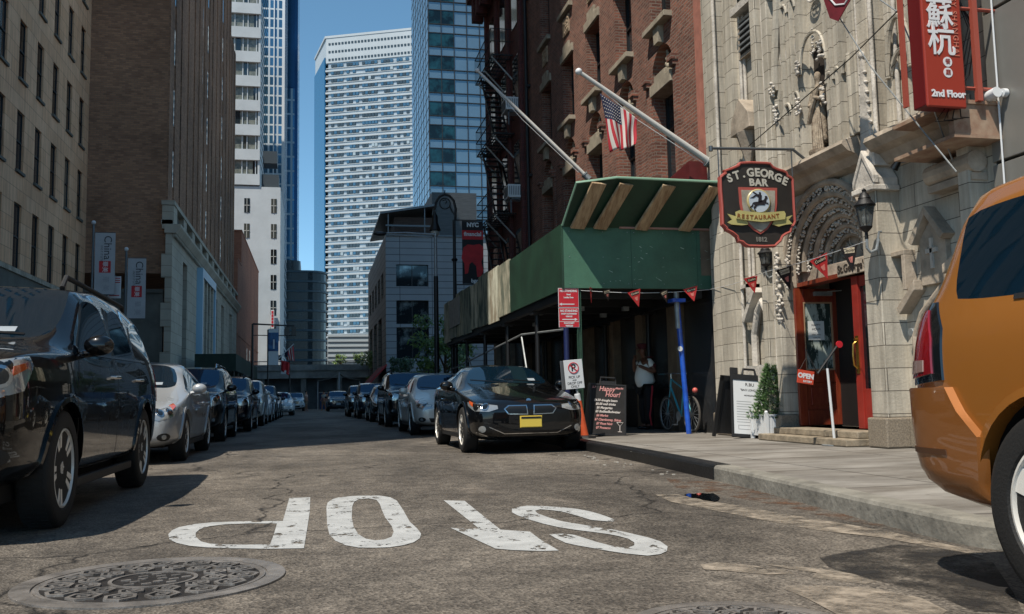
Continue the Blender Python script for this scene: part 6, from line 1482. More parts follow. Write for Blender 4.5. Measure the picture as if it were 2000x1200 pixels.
for k in range(7): b.sph((.13+.09*math.cos(k), .40+.035*math.sin(k*1.3), .02), .04, (1, 1, .2), 8, 6)
sub(b.done('printed_dumpling', mat('dumpling print', '#c2bfb0', .7)), po)

# planter with small conifer
t = thing('planter_box', 'white square planter box with ball tipped corner posts', 'planter', (6.78, 12.80, H))
b = MB(); s_ = .225
for x in (-s_, s_):
    for y in (-s_, s_): b.box((x-.025, y-.025, 0), (x+.025, y+.025, .38)); b.sph((x, y, .395), .028)
b.done('corner_post', M_['white'], t, world=False)
b = MB()
for k in range(6): b.box((-s_+.03+k*.066, -s_-.008, .05), (-s_+.028+k*.066+.062, -s_+.008, .345)); b.box((-s_-.008, -s_+.03+k*.066, .05), (-s_+.008, -s_+.092+k*.066, .345))
b.box((s_-.008, -s_+.03, .05), (s_+.008, s_-.03, .345)); b.box((-s_+.03, s_-.008, .05), (s_-.03, s_+.008, .345)); b.box((-s_+.025, -s_-.014, .335), (s_-.025, -s_+.01, .365)); b.box((-s_-.014, -s_+.025, .335), (-s_+.01, s_-.025, .365)); b.box((-s_+.01, -s_+.01, .05), (s_-.01, s_-.01, .3))
b.done('panel', M_['white'], t, world=False)
def leafy(b, c, r, n, size, rnd, squash=1.0):
    for _ in range(n):
        d = Vector((rnd.gauss(0, 1), rnd.gauss(0, 1), rnd.gauss(0, 1))).normalized()*r*(rnd.random()**.4); d.z *= squash
        p = Vector(c)+d; a = Vector((rnd.gauss(0, 1), rnd.gauss(0, 1), rnd.gauss(0, 1))).normalized(); q = a.orthogonal().normalized(); s2 = size*rnd.uniform(.6, 1.3)
        b.f([b.v(p-a*s2), b.v(p+q*s2*.45), b.v(p+a*s2), b.v(p-q*s2*.45)])
leafm = [mat('conifer needles', '#2c4a2a', .6, c2='#5f7d4c', vs=14), mat('street tree leaves', '#2f4a1f', .55, c2='#6d8a3c', vs=2.5)]
bark = mat('tree bark', '#4a3b2c', .9, bump=.5, bs=20)
t = thing('conifer_shrub', 'small cone shaped green conifer growing in the white planter', 'shrub', (6.78, 12.80, H+.3))
b = MB(); b.cyl((0, 0, -.05), (0, 0, .8), .018, .006); b.done('trunk', bark, t, world=False)
b = MB(); rnd = random.Random(5)
for i in range(1200):
    z = rnd.random()**1.25*.80; rr = .31*(1-z/.90)*(1+.12*math.sin(i*1.7))+.02; a = rnd.random()*6.28; rad = rr*rnd.uniform(.45, 1.05); p = Vector((rad*math.cos(a), rad*math.sin(a), z))
    for k in range(9):
        d = (Vector((math.cos(a), math.sin(a), .9))+Vector((rnd.gauss(0, .6), rnd.gauss(0, .6), rnd.gauss(0, .5)))).normalized(); q = d.orthogonal().normalized()*.007
        b.f([b.v(p-q), b.v(p+q), b.v(p+d*.06)])
b.done('foliage', leafm[0], t, world=False, fix=False)

# menu stand and hanging OPEN sign
t = thing('menu_stand', 'white pole stand with tilted black arm in front of the red door', 'stand', (6.52, 10.72, H))
b = MB(); b.lathe([(.16, 0), (.16, .012), (.02, .02)], n=24); b.done('base', M_['galv'], t, world=False)
b = MB(); b.cyl((0, 0, .01), (-.05, 0, .98), .018, .016, n=10); b.done('pole', M_['white'], t, world=False, smooth=True)
A = PY(1597, 730, 10.72)-t.location; Z = PY(1637, 673, 10.72)-t.location
b = MB(); b.tube([(-.05, 0, .97), (-.055, 0, 1.05), ((A+Z)/2)], .012, 8); b.tube([A, Z], .016, 8); b.done('arm', M_['plastic'], t, world=False)
b = MB(); b.cyl(Z+Vector((.01, -.02, 0)), Z+Vector((.01, .0, 0)), .045, n=16); b.done('round_tag', red, t, world=False)
t = thing('open_sign', 'orange red OPEN sign hanging on strings beside the door', 'hanging sign', (6.13, 10.72, 1.0))
C0 = PY(1573, 737, 10.72); C0 -= t.location; Mo = FM(C0, 0, 0, R(-9))
b = MB(Mo); b.box((-.115, -.085, 0), (.115, .085, .01)); sp = b.done('board', mat('orange red board', '#b5402a', .5), t, world=False, bevel=.003)
sub(text('OPEN', .085, Mo @ Matrix.Translation((0, .012, .011)), wht, None, bold=.004, depth=.001), sp); sub(text('EATERY', .035, Mo @ Matrix.Translation((.03, -.055, .011)), wht, None, bold=.001, depth=.001), sp)
b = MB(); top = PY(1574, 700, 10.72)-t.location
b.tube([Mo @ Vector((-.09, .085, .005)), top, Mo @ Vector((.09, .085, .005))], .003, 5); b.tube([top, top+Vector((0, 0, .12)), Vector((A.x+6.52-6.13, A.y, A.z+H-1.0))], .006, 5); b.done('string', M_['plastic'], t, world=False)

# bicycle
t = thing('bicycle', 'teal bicycle leaning on the blue post of the shed', 'bicycle', (6.60, 15.42, H))
wr = .33; A = Vector((0, 0, wr)); Bv = Vector((-.06, 1.0, wr)); fwd = (Bv-A).normalized(); side = Vector((-fwd.y, fwd.x, 0))*-1
tl_ = mat('teal frame paint', '#3f94a3', .35, .1); 
def bw(c, nm):
    Mw = Matrix.Translation(c) @ fwd.to_track_quat('Y', 'Z').to_matrix().to_4x4()
    b = MB(Mw); b.tube([(0, (wr-.02)*math.cos(i*math.pi/20), (wr-.02)*math.sin(i*math.pi/20)) for i in range(40)], .02, 8, closed=True); ty = b.done('wheel', M_['tread'], t, world=False, smooth=True)
    b = MB(Mw); b.tube([(0, (wr-.045)*math.cos(i*math.pi/20), (wr-.045)*math.sin(i*math.pi/20)) for i in range(40)], .011, 6, closed=True); b.cyl((-.04, 0, 0), (.04, 0, 0), .02)
    for i in range(20): a = i*math.pi/10; b.cyl((.02*(-1)**i, 0, 0), (0, (wr-.05)*math.cos(a), (wr-.05)*math.sin(a)), .0035, n=4)
    sub(b.done('rim', M_['galv']), ty)
bw(A, 'rear'); bw(Bv, 'front')
up_ = Vector((0, 0, 1)); bb_ = A+fwd*.42-up_*.04; seat = A+fwd*.28+up_*.50; head = A+fwd*.82+up_*.50; headt = head-fwd*.03+up_*.14
b = MB()
for p, q, r_ in ((bb_, seat, .017), (bb_, head, .02), (seat-up_*.05, headt, .016), (A, bb_, .011), (A, seat, .010), (head, headt, .02), (head, Bv, .013)): b.cyl(p, q, r_, n=8)
b.done('frame', tl_, t, world=False, smooth=True)
b = MB(); b.cyl(seat, seat+up_*.12-fwd*.02, .013); b.cyl(headt, headt+up_*.10, .013); hb = headt+up_*.10; b.tube([hb+side*.30-fwd*.05, hb+side*.12+fwd*.02, hb, hb-side*.12+fwd*.02, hb-side*.30-fwd*.05], .012, 8); b.done('handlebar', M_['chrome'], t, world=False, smooth=True)
b = MB(); b.sph(seat+up_*.14-fwd*.03, .09, (.7, 1.4, .3)); b.done('saddle', M_['black'], t, world=False)
b = MB(); b.cyl(bb_-side*.05, bb_+side*.05, .02); b.cyl(bb_-side*.06, bb_-side*.055, .09, n=20); b.cyl(bb_-side*.06, bb_-side*.06-up_*.15+fwd*.06, .01); b.cyl(bb_+side*.06, bb_+side*.06+up_*.15-fwd*.06, .01); b.cbox(bb_-side*.1-up_*.15+fwd*.06, (.09, .07, .02)); b.cbox(bb_+side*.1+up_*.15-fwd*.06, (.09, .07, .02)); b.done('crank', M_['galv'], t, world=False)
b = MB(); b.box((-.03, -.08, .55), (.03, -.03, .62)); b.tube([A+up_*.36-fwd*.2, A+up_*.38, A+up_*.30+fwd*.2], .02, 6); b.done('mudguard', M_['plastic'], t, world=False)
b = MB(); b.sph(A+up_*.42-fwd*.16+side*.0, .05, (1, 1, 1)); b.done('tail_reflector', mat('pink red reflector', '#b5564e', .4), t, world=False)
# ---------------------------------------------------------------- hanging bar sign
SY = 11.3
t = thing('hanging_sign', 'shaped black pub sign with red rim, round horseman badge and cream ribbon', 'pub sign', (6.2, SY, 4))
def SP_(px, py, off=0): p = PY(px, py, SY+off); return (p.x, p.z)
# outline traced from the photo crop (5x, origin 1380,280)
OUT = [(120,330),(150,300),(175,285),(165,262),(230,240),(265,225),(300,210),(320,185),(420,178),(590,185),(620,190),(650,225),(690,245),(760,265),(785,280),(800,315),(830,330),(848,350),(855,480),(862,640),(872,770),(860,800),(830,840),(825,875),(780,895),(745,920),(725,965),(690,995),(670,1015),(560,1020),(400,1015),(370,1000),(345,975),(305,965),(290,920),(240,880),(190,855),(180,835),(145,800),(138,620),(125,470)]
def cr(P, dx=0): return [SP_(1380+x/5, 280+y/5) for x, y in P]
o_ = cr(OUT); cx = sum(p[0] for p in o_)/len(o_); cz = sum(p[1] for p in o_)/len(o_)
inn = [((p[0]-cx)*.93+cx, (p[1]-cz)*.94+cz) for p in o_]
rimm = mat('faded red sign rim', '#9c4a41', .5); bk = mat('black sign board', '#2b2724', .45, var=.25, vs=2)
b = MB(); b.prism(o_, 'y', SY, SY+.05); bd = b.done('board', rimm, t, bevel=.004)
b = MB(); b.prism(inn, 'y', SY-.008, SY); sub(b.done('board_face', bk), bd)
for s_ in (0,):
    b = MB(); b.tube([(p[0], SY-.012, p[1]) for p in [((q[0]-cx)*.965+cx, (q[1]-cz)*.97+cz) for q in o_]], .018, 6, closed=True); sub(b.done('rim', rimm), bd)
cream = mat('cream lettering', '#aaa69b', .5)
AX = Vector(SP_(1480, 372)); ARC = 62/1000
for i, ch in enumerate('ST.GEORGE'):
    a = -1+2*i/8; px = 1425+108*(i/8); py = 352-14*(1-a*a)+3*a
    p = PY(px, py, SY-.01); sub(text(ch, .155, FM(p, 0, 0, -a*.42), cream, None, bold=.006, depth=.006, sx=.95), bd)
p = PY(1481, 357.5, SY-.01); sub(text('BAR', .135, FM(p), cream, None, bold=.006, depth=.006, spacing=1.15), bd)
p = PY(1487, 468.5, SY-.01); sub(text('1812', .085, FM(p), mat('dull silver lettering', '#6e6a63', .5), None, bold=.004, depth=.004), bd)
shield = [(305,432),(682,440),(682,600),(670,690),(640,770),(590,845),(520,892),(450,850),(380,780),(335,690),(318,600)]
b = MB(); b.prism(cr(shield), 'y', SY-.02, SY-.008); sub(b.done('shield', rimm), bd)
s2 = cr(shield); sx_ = sum(p[0] for p in s2)/len(s2); sz_ = sum(p[1] for p in s2)/len(s2)
b = MB(); b.prism([((p[0]-sx_)*.87+sx_, (p[1]-sz_)*.89+sz_) for p in s2], 'y', SY-.026, SY-.02); sub(b.done('shield_field', mat('grey shield field', '#8b8579', .5, var=.35, vs=6)), bd)
c = PY(1479.5, 395, SY); cxx, czz = c.x, c.z
b = MB(); b.lathe([(.172, 0), (.172, -.02), (.16, -.03), (.15, -.03)], (cxx, SY-.02, czz), 40, 'y'); sub(b.done('medallion_rim', mat('cream gold rim', '#a89a6a', .4), smooth=True), bd)
b = MB(); b.cyl((cxx, SY-.02, czz), (cxx, SY-.054, czz), .150, n=40); sub(b.done('medallion', mat('pale blue medallion', '#a9b3bd', .4)), bd)
horse = [(435,600),(440,625),(405,642),(402,632),(425,612),(432,590),(450,582),(500,578),(540,560),(552,540),(548,525),(570,525),(578,545),(566,556),(562,585),(585,592),(582,610),(573,600),(545,598),(555,612),(498,612),(470,622),(462,640),(452,645),(468,675),(460,677),(440,640),(452,612)]
rider = [(500,590),(485,585),(488,545),(480,520),(440,495),(430,482),(437,480),(482,508),(495,505),(490,492),(500,485),(512,492),(510,505),(520,520),(518,560),(530,575)]
cape = [(485,520),(455,512),(432,530),(405,543),(440,542),(465,525),(485,535)]
b = MB()
for P_ in (horse, rider, cape): b.prism(cr(P_), 'y', SY-.059, SY-.054)
sub(b.done('horseman', mat('dark horseman silhouette', '#1e1a20', .5)), bd)
rib = [(262,680),(300,664),(400,678),(520,688),(640,680),(735,672),(750,700),(745,750),(640,765),(520,778),(400,765),(270,745)]
b = MB(); b.prism(cr(rib), 'y', SY-.066, SY-.055)
b.prism(cr([(190,695),(270,720),(380,755),(395,800),(330,808),(230,800),(190,780),(235,752)]), 'y', SY-.045, SY-.03); b.prism(cr([(825,708),(760,728),(650,750),(630,800),(690,820),(760,800),(825,795),(785,752)]), 'y', SY-.045, SY-.03)
rb_ = b.done('ribbon', mat('cream ribbon', '#a9a067', .5, var=.1, vs=5)); sub(rb_, bd)
for i, ch in enumerate('RESTAURANT'):
    a = -1+2*i/9; px = 1443+76*(i/9); py = 280+(725-14*a*a)/5
    sub(text(ch, .078, FM(PY(px, py, SY-.068), 0, 0, a*.12), mat('brown gold lettering', '#7a4a22', .5) if 'brown gold lettering' not in bpy.data.materials else bpy.data.materials['brown gold lettering'], None, bold=.0025, depth=.002), rb_)
b = MB(); P0 = PY(1388, 290, SY); P1 = PY(1548, 292, SY); P2 = PX(1605, 350, 6.98)
b.tube([P0, P1], .02, 8); b.tube([P1, Vector((6.98, SY+.02, PX(1605, 350, 6.98).z))], .02, 8); b.tube([P0+Vector((0, 0, .03)), P0+Vector((0, 0, -.04))], .03, 8)
for px in (1402, 1545): q = PY(px, 291, SY); b.cyl(q, (q.x, SY, PY(px, 345, SY).z), .009, n=6)
b.done('bracket', M_['steel'], t, smooth=True)

# ---------------------------------------------------------------- red restaurant sign
t = thing('projecting_sign', 'tall red lightbox sign with white Chinese characters above the steel cornice', 'restaurant sign', (6.3, 7.9, 4))
RY = 7.9; bl_ = PY(1812, 208, RY); br_ = PY(1889, 208, RY)
rs = mat('tomato red sign face', '#8f2e1e', .45); rd_ = mat('dark red sign side', '#5e1416', .4)
b = MB(); b.box((bl_.x-.0, RY+.02, bl_.z+.02), (br_.x-.01, RY+.22, 6.4)); bx = b.done('sign_case', rd_, t, bevel=.01)
b = MB(); b.box((bl_.x, RY, bl_.z), (br_.x, RY+.03, 6.4)); fc = b.done('sign_face', rs, t, bevel=.02)
bw_ = mat('white sign lettering', '#c9c9cc', .5)
W_ = br_.x-bl_.x
def RS(px, py): return PY(px, py, RY-.004)
for ch, px, py, q in (('蘇', 1835, 30, .35), ('杭', 1839, 82, .35)): text(ch, q, FM(RS(px, py), 0, 0, 0), bw_, fc, bold=.004, depth=.004, sx=.92, name='lettering')
for ch, px, py in (('餐', 1851, 121), ('廳', 1852, 142)):
    b = MB(); c = RS(px, py); b.cyl(c, (c.x, RY+.01, c.z), .052, n=20); dsc = b.done('disc', bw_, t); sub(text(ch, .062, FM(c+Vector((0, -.002, 0))), rs, None, depth=.001), dsc)
text('2nd Floor', .10, FM(RS(1853, 184)), bw_, fc, bold=.004, depth=.003, sx=.98)
text('TIPSY SHANGHAI', .085, FM(RS(1864, 40), 0, 0, R(-90)), mat('dull red gold lettering', '#b8705e', .5), fc, depth=.002, spacing=1.2)
b = MB(); zc_ = bl_.z
b.box((bl_.x-.06, RY+.24, 3.72), (bl_.x-.03, RY+.3, 6.4)); b.box((br_.x+.18, RY+.05, 3.76), (br_.x+.24, RY+.1, 6.4))
for z in (zc_+.25, zc_+1.1): b.tube([(br_.x, RY+.1, z), (7.0, RY+.1, z)], .02, 8)
b.done('support_frame', mat('pale red steel frame', '#96483a', .5), t)
b = MB(); rnd = random.Random(2)
for k in range(4): b.tube([(br_.x+.02+.05*k, RY+.15, zc_+1.4-.1*k), (br_.x+.16+.03*k, RY+.1, zc_+.9), (br_.x+.05*k, RY+.12, zc_+.4), (br_.x-.1*k, RY+.1, zc_-.06-.02*k), (6.95, RY+.2, zc_-.02)], .007, 5)
b.done('cable', M_['black'], t)

# ---------------------------------------------------------------- wall lanterns
def lantern(label, px, pt, pb, X, lit=False):
    top = PX(px, pt, X); bot = PX(px, pb, X); h = top.z-bot.z; t = thing('wall_lantern', label, 'wall lantern', (X, top.y, bot.z), 0, 'lanterns on the stone front')
    b = MB(); b.lathe([(.01, h*.16), (.025, h*.18), (.02, h*.28), (.07, h*.34), (.085, h*.37), (.07, h*.38)], n=6); b.lathe([(.12, h*.70), (.125, h*.72), (.07, h*.82), (.075, h*.83), (.05, h*.9), (.02, h*.94), (.028, h*.97), (.001, h)], n=12)
    for i in range(6): a = i*math.pi/3; b.cyl((.072*math.cos(a), .072*math.sin(a), h*.37), (.112*math.cos(a), .112*math.sin(a), h*.71), .006, n=5)
    b.done('frame', M_['iron'], t, world=False, smooth=True)
    g_ = mat('lantern glass', '#a9adaa', .08); g_.node_tree.nodes['Principled BSDF'].inputs['Transmission Weight'].default_value = .85
    b = MB(); b.lathe([(.066, h*.38), (.105, h*.70)], n=6); b.done('lantern_glass', g_, t, world=False)
    b = MB(); b.sph((0, 0, h*.5), .035, (1, 1, 1.6)); b.done('bulb', M_['white'], t, world=False)
    b = MB(); b.tube([(0, 0, h*.2), (0, 0, .02), (.04, -.0, -.03), (.12, -.0, .0), (.16, 0, h*.18)], .018, 8); b.tube([(.12, 0, .0), (.17, 0, h*.3), (7.0-X if X+.25 > 7 else .2, 0, h*.3)], .014, 6); b.done('bracket', M_['galv'], t, world=False, smooth=True)
lantern('large grey wall lantern on the stone pier right of the doorway', 1687, 368, 490, 6.42)
lantern('small black wall lantern with white bulb under the black pub sign', 1494, 478, 540, 6.74)

# ---------------------------------------------------------------- flagpoles, flag
def flagpole(label, base, tip, r0, r1, ball, name='flagpole'):
    t = thing(name, label, 'flagpole', base); d = Vector(tip)-Vector(base)
    b = MB(); b.tube([Vector((0, 0, 0)), d*.5, d], [r0, (r0+r1)/2, r1], 12); b.done('pole', mat('silver painted pole', '#b5b4b0', .45) if 'silver painted pole' not in bpy.data.materials else bpy.data.materials['silver painted pole'], t, world=False, smooth=True)
    b = MB(); b.sph(d*1.01, ball); b.cyl(d, d*1.005, r1*1.2); b.done('finial', M_['white'], t, world=False)
    b = MB(); b.cyl((0, 0, 0), d.normalized()*.16, r0*1.7, r0*1.6, 14); b.cyl(d.normalized()*.16, d.normalized()*.2, r0*1.9, r0*1.9, 14); b.done('socket', M_['galv'], t, world=False, smooth=True)
    b = MB(); b.tube([d*.95, d*.6+Vector((0, 0, -.14)), d*.1+Vector((0, 0, -.1))], .006, 5); b.done('halyard', M_['white'], t, world=False); return t
B0 = PX(1412, 322, 7.0); T0 = PX(1133, 142, 4.5)
B0 = Vector((6.95, T0.y, B0.z)); flagpole('thick silver flagpole carrying the stars and stripes over the green shed', tuple(B0), T0, .062, .034, .06)
B1 = Vector((6.95, 22.2, 6.35)); T1 = PX(934, 140, 4.2); flagpole('thin silver flagpole without a flag left of the thick one', tuple(B1), T1, .05, .035, .06)
t = thing('flag', 'stars and stripes hanging from the thick silver flagpole', 'flag', tuple(PY(1205, 215, T0.y)))
fr, fwh, fbl = mat('flag red', '#a01f2c', .8), mat('flag white', '#b9b4ae', .8), mat('flag blue', '#1d2340', .8)
def fp(s, q):      # s along the pole (tip to base), q down the hang
    a = PY(1172, 183, T0.y); c = PY(1245, 232, T0.y); p = a.lerp(c, s); e = a.lerp(c, .22+.62*s)+Vector((.04, 0, 0))
    L = 1.02-.12*s; low = Vector((e.x, e.y, a.z-L+.02*math.sin(s*9)))
    r_ = p.lerp(low, q); r_.y += .07*math.sin(s*15+q*2)*q; r_.x += .02*math.sin(s*11+q*5)*q; return r_
b = MB(); N1, N2 = 39, 24; G = [[b.v(fp(i/N1, j/N2)) for j in range(N2+1)] for i in range(N1+1)]
for i in range(N1):
    for j in range(N2):
        st_ = (i*13)//N1; b.mi = 2 if (st_ < 7 and j < N2*.40) else (0 if st_ % 2 == 0 else 1); b.f([G[i][j], G[i+1][j], G[i+1][j+1], G[i][j+1]])
fo = b.done('cloth', [fr, fwh, fbl], t, smooth=True, ang=80); m_ = fo.modifiers.new('th', 'SOLIDIFY'); m_.thickness = .006
b = MB()
for i in range(9):
    for j in range(6):
        s_, q = (.02+.5*(i+.5+.0*(j % 2))/9), .40*(j+.5)/6; p = fp(s_, q)
        if i % 1 == 0: b.cyl(p+Vector((0, -.008, 0)), p+Vector((0, -.012, 0)), .010, n=5)
b.done('star', fwh, t)

# ---------------------------------------------------------------- pennants
t = thing('pennant_string', 'string of red and black triangular beer pennants across the shed and doorway', 'bunting', (5.5, 14.8, 2.6))
def sagline(a, c, s, n=10): a, c = Vector(a), Vector(c); return [a.lerp(c, i/n)-Vector((0, 0, s*math.sin(math.pi*i/n))) for i in range(n+1)]
Q0 = Vector((4.44, 14.84, 2.60)); Q1 = PY(1385, 566, 14.86); Q2 = PX(1500, 530, 6.55); Q3 = PX(1690, 472, 6.38)
b = MB(); L1 = sagline(Q0, Q1, .05); L2 = sagline(Q1, Q2, .03); L3 = sagline(Q2, Q3, .02)
for L_ in (L1, L2, L3): b.tube(L_, .004, 5)
b.done('cord', M_['white'], t)
pr, pk = mat('red pennant', '#a8282a', .6), mat('black pennant', '#191416', .6); gold = mat('pale script lettering', '#bdb19a', .6)
def pen(px, py, Y, w, h, m_, lean=0, tw=0, X=None, txt=True):
    c = PY(px, py, Y) if X is None else PX(px, py, X); M = FM(c, tw, 0, lean)
    b = MB(M); b.prism([(-w/2, 0), (w/2, 0), (w*.25, -h*.5), (0, -h), (-w*.25, -h*.5)], 'z', 0, .004); o = b.done('pennant', m_, t)
    b = MB(M); b.prism([(-w*.32, -.02), (w*.32, -.02), (w*.28, -.02-h*.2), (-w*.28, -.02-h*.2)], 'z', .004, .006); sub(b.done('label_patch', pk if m_ is pr else gold), o)
    if txt: sub(text('Coolers', h*.17, M @ Matrix.Translation((0, -.02-h*.1, .0065)), gold if m_ is pr else pk, None, depth=.0005, shear=.3, bold=.0005), o)
    b = MB(M); b.prism([(-w*.12, -h*.42), (w*.14, -h*.38), (w*.06, -h*.62), (-w*.05, -h*.6)], 'z', .004, .006); sub(b.done('print_mark', mat('pennant print', '#c2746a', .6) if 'pennant print' not in bpy.data.materials else bpy.data.materials['pennant print']), o)
pen(1154, 562, 14.82, .16, .26, pr, 0, 1.0); pen(1184, 566, 14.8, .24, .2, pk, .25, .6); pen(1238, 568, 14.8, .27, .29, pr, .3, .2); pen(1296, 568, 14.8, .24, .22, pk, .35, .5); pen(1348, 562, 14.8, .27, .25, pr, .25, -.1)
pen(1466, 541, 13.5, .27, .26, pr, .25, .2, X=6.52); pen(1530, 524, 13, .27, .33, pk, .3, .1, X=6.5); pen(1598, 502, 12, .30, .32, pr, .42, .1, X=6.48); pen(1657, 481, 11, .24, .34, pk, .12, .0, X=6.45)

# ---------------------------------------------------------------- wires, spotlight, camera, rope
for nm, lab, P_ in (('cable', 'thin white cable slanting down across the stone front', [PX(1608, -15, 6.2), PX(1700, 130, 6.2), PX(1868, 336, 6.2)]), ('cable', 'dark cable from the niche canopy up to the red sign bracket', [PX(1462, 286, 6.6), PX(1660, 115, 6.3), PX(1765, 10, 6.1)]), ('cable', 'short pale cable beside the red restaurant sign', [PX(1705, -10, 6.3), PX(1755, 25, 6.2), PX(1788, 105, 6.2)]), ('cable', 'pale stay wire from the red sign to the wall ring', [PX(1822, 210, 6.3), PX(1872, 345, 6.9)])):
    b = MB(); b.tube(P_, .008, 6); tag(b.done(nm, M_['galv'] if 'dark' not in lab else M_['iron']), lab, 'cable')
t = thing('spotlight', 'small black spotlight on a rod with round white base plate', 'spotlight', (6.9, 9.2, 3.5))
c = PX(1814, 309, 6.97); d_ = PX(1757, 318, 6.75)
b = MB(); b.lathe([(.06, 0), (.06, -.03), (.03, -.05)], c, 16, 'x'); b.done('base_plate', M_['white'], t, smooth=True)
b = MB(); b.tube([c, d_], .01, 6); b.done('rod', M_['steel'], t)
b = MB(); b.cyl(d_+Vector((0, -.02, .05)), d_+Vector((-.05, .05, -.07)), .03, .05, 12); b.done('lamp_head', M_['black'], t, smooth=True)
t = thing('security_camera', 'white security camera on the grey metal panels', 'camera', (6.9, 7.95, 3.9)); c = PX(1965, 182, 6.96)
b = MB(); b.cyl(c, c+Vector((-.05, 0, 0)), .045, n=16); b.tube([c, c+Vector((-.1, .01, 0))], .018, 8); b.done('mount', M_['white'], t, smooth=True)
b = MB(); b.cyl(c+Vector((-.12, -.02, .0)), c+Vector((-.12, .12, -.01)), .055, n=16); b.done('housing', M_['white'], t, smooth=True)
b = MB(); b.cyl(c+Vector((-.12, .12, -.01)), c+Vector((-.12, .125, -.01)), .035, n=12); b.done('lens', M_['black'], t)
t = thing('rope', 'loops of pale rope tied to a ring on the stone wall', 'rope', (6.95, 8.6, 3)); c = PX(1886, 352, 6.95)
b = MB(); b.tube([c, c+Vector((-.02, .03, -.2)), c+Vector((-.01, -.01, -.33)), c+Vector((-.02, -.05, -.18)), c, c+Vector((-.02, -.12, .01)), c+Vector((-.02, -.10, -.04)), c], .010, 6); b.tube([c+Vector((0, .05, -.35)), c+Vector((-.01, .06, -.55)), c+Vector((-.01, .02, -.62)), c+Vector((0, -.03, -.45)), c+Vector((0, -.02, -.3))], .006, 6); b.done('strand', M_['galv'], t, smooth=True)
b = MB(); b.cyl(c+Vector((.03, 0, 0)), c+Vector((-.04, 0, 0)), .03, n=10); b.done('ring_bolt', M_['iron'], t)
t = thing('hanging_flag', 'dark red pennant flag with white letter curls at the top edge above the Gothic niche', 'flag', (6.3, 11, 6)); 
b = MB(); q = [PX(1600, -30, 6.1), PX(1680, -30, 6.1), PX(1655, 12, 6.1), PX(1638, 42, 6.1), PX(1622, 36, 6.1)]; b.poly([tuple(p) for p in q]); o = b.done('cloth', mat('dark red flag cloth', '#6b1a26', .7, var=.2, vs=9), t); o.modifiers.new('th', 'SOLIDIFY').thickness = .01
b = MB(); b.tube([PX(1618, -6, 6.09), PX(1632, 10, 6.09), PX(1650, 8, 6.09), PX(1660, -8, 6.09)], .012, 5); b.done('white_curl', M_['white'], t)

# ---------------------------------------------------------------- lamp post with crook, street light, banner
t = thing('lamp_post', 'black bishop crook lamp post with scrolled arm and hanging lantern', 'lamp post', (4.9, 31.5, H))
Yp = 31.5
def LP(px, py, Y=Yp): return PY(px, py, Y)
b = MB(); x0 = LP(889, 600).x
b.cyl((x0, Yp, .14), (x0, Yp, 1.2), .14, .10, 12); b.cyl((x0, Yp, 1.2), (x0, Yp, LP(889, 430).z), .085, .05, 12)
for z in (1.3, 3, 5.6): b.lathe([(.08, 0), (.12, .05), (.08, .1)], (x0, Yp, z), 12)
b.done('post', M_['iron'], t, smooth=True)
b = MB(); cc = [(889, 430), (890, 408), (886, 392), (878, 383), (868, 380), (858, 385), (852, 395), (849, 410)]
b.tube([LP(*p) for p in cc], .045, 8); c0 = LP(869, 398); b.tube([c0+Vector((.19*math.cos(i*math.pi/8), 0, .19*math.sin(i*math.pi/8))) for i in range(16)], .022, 6, closed=True); b.tube([c0+Vector((.0, 0, .0)), c0+Vector((.07, 0, .05)), c0+Vector((.03, 0, .14)), c0+Vector((-.08, 0, .1))], .018, 6)
b.tube([LP(878, 402), LP(882, 412), LP(888, 420)], .03, 6); b.tube([LP(868, 380), LP(869, 372)], .02, 6); b.done('scroll_arm', M_['iron'], t, smooth=True)
b = MB(); q = LP(849, 412); zb = LP(849, 466).z; h = q.z-zb
b.lathe([(.02, h), (.05, h*.9), (.10, h*.8), (.12, h*.55), (.2, h*.32), (.21, h*.28), (.17, h*.26)], (q.x, Yp, zb), 16); b.done('lantern_hood', M_['iron'], t, smooth=True)
b = MB(); b.sph((q.x, Yp, zb+h*.2), .15, (1, 1, .9), 16, 10); b.done('lantern_globe', mat('milky globe glass', '#a5a39a', .2), t)
# banner on its arms
bt, bb2 = LP(902, 432), LP(945, 555)
t = thing('street_banner', 'black and red street banner hanging from the bishop crook lamp post', 'banner', (bt.x, Yp, bb2.z))
bp_ = mat('black banner cloth', '#131015', .7); rdc = mat('red banner print', '#b3242a', .7, var=.15, vs=4)
b = MB(); b.box((bt.x, Yp-.01, bb2.z), (bb2.x, Yp+.01, bt.z)); cl = b.done('cloth', bp_, t)
b = MB(); b.tube([(x0, Yp, bt.z+.03), (bb2.x, Yp, bt.z+.03)], .02, 6); b.tube([(x0, Yp, bb2.z-.03), (bb2.x, Yp, bb2.z-.03)], .02, 6); b.done('arm', M_['iron'], t)
b = MB(); b.box((bt.x, Yp-.014, LP(900, 468).z), (bb2.x, Yp-.01, LP(900, 450).z)); sub(b.done('red_band', rdc), cl)
text('NYC', .20, FM(LP(923, 440)-Vector((0, .016, 0))), M_['white'], cl, bold=.012, depth=.002); text('financial', .20, FM(LP(923, 458)-Vector((0, .02, 0))), M_['white'], cl, bold=.006, depth=.002, sx=.97); text('bgc', .18, FM(LP(927, 549)-Vector((0, .016, 0))), M_['white'], cl, bold=.006, depth=.002)
b = MB(); BL = [(905,484),(913,478),(925,479),(936,477),(944,482),(944,500),(940,512),(944,530),(938,542),(932,541),(930,520),(922,512),(917,516),(914,534),(908,536),(907,515),(901,505)]; b.prism([(PY(x, y, Yp).x, PY(x, y, Yp).z) for x, y in BL], 'y', Yp-.013, Yp-.0101); sub(b.done('red_figure', rdc), cl)

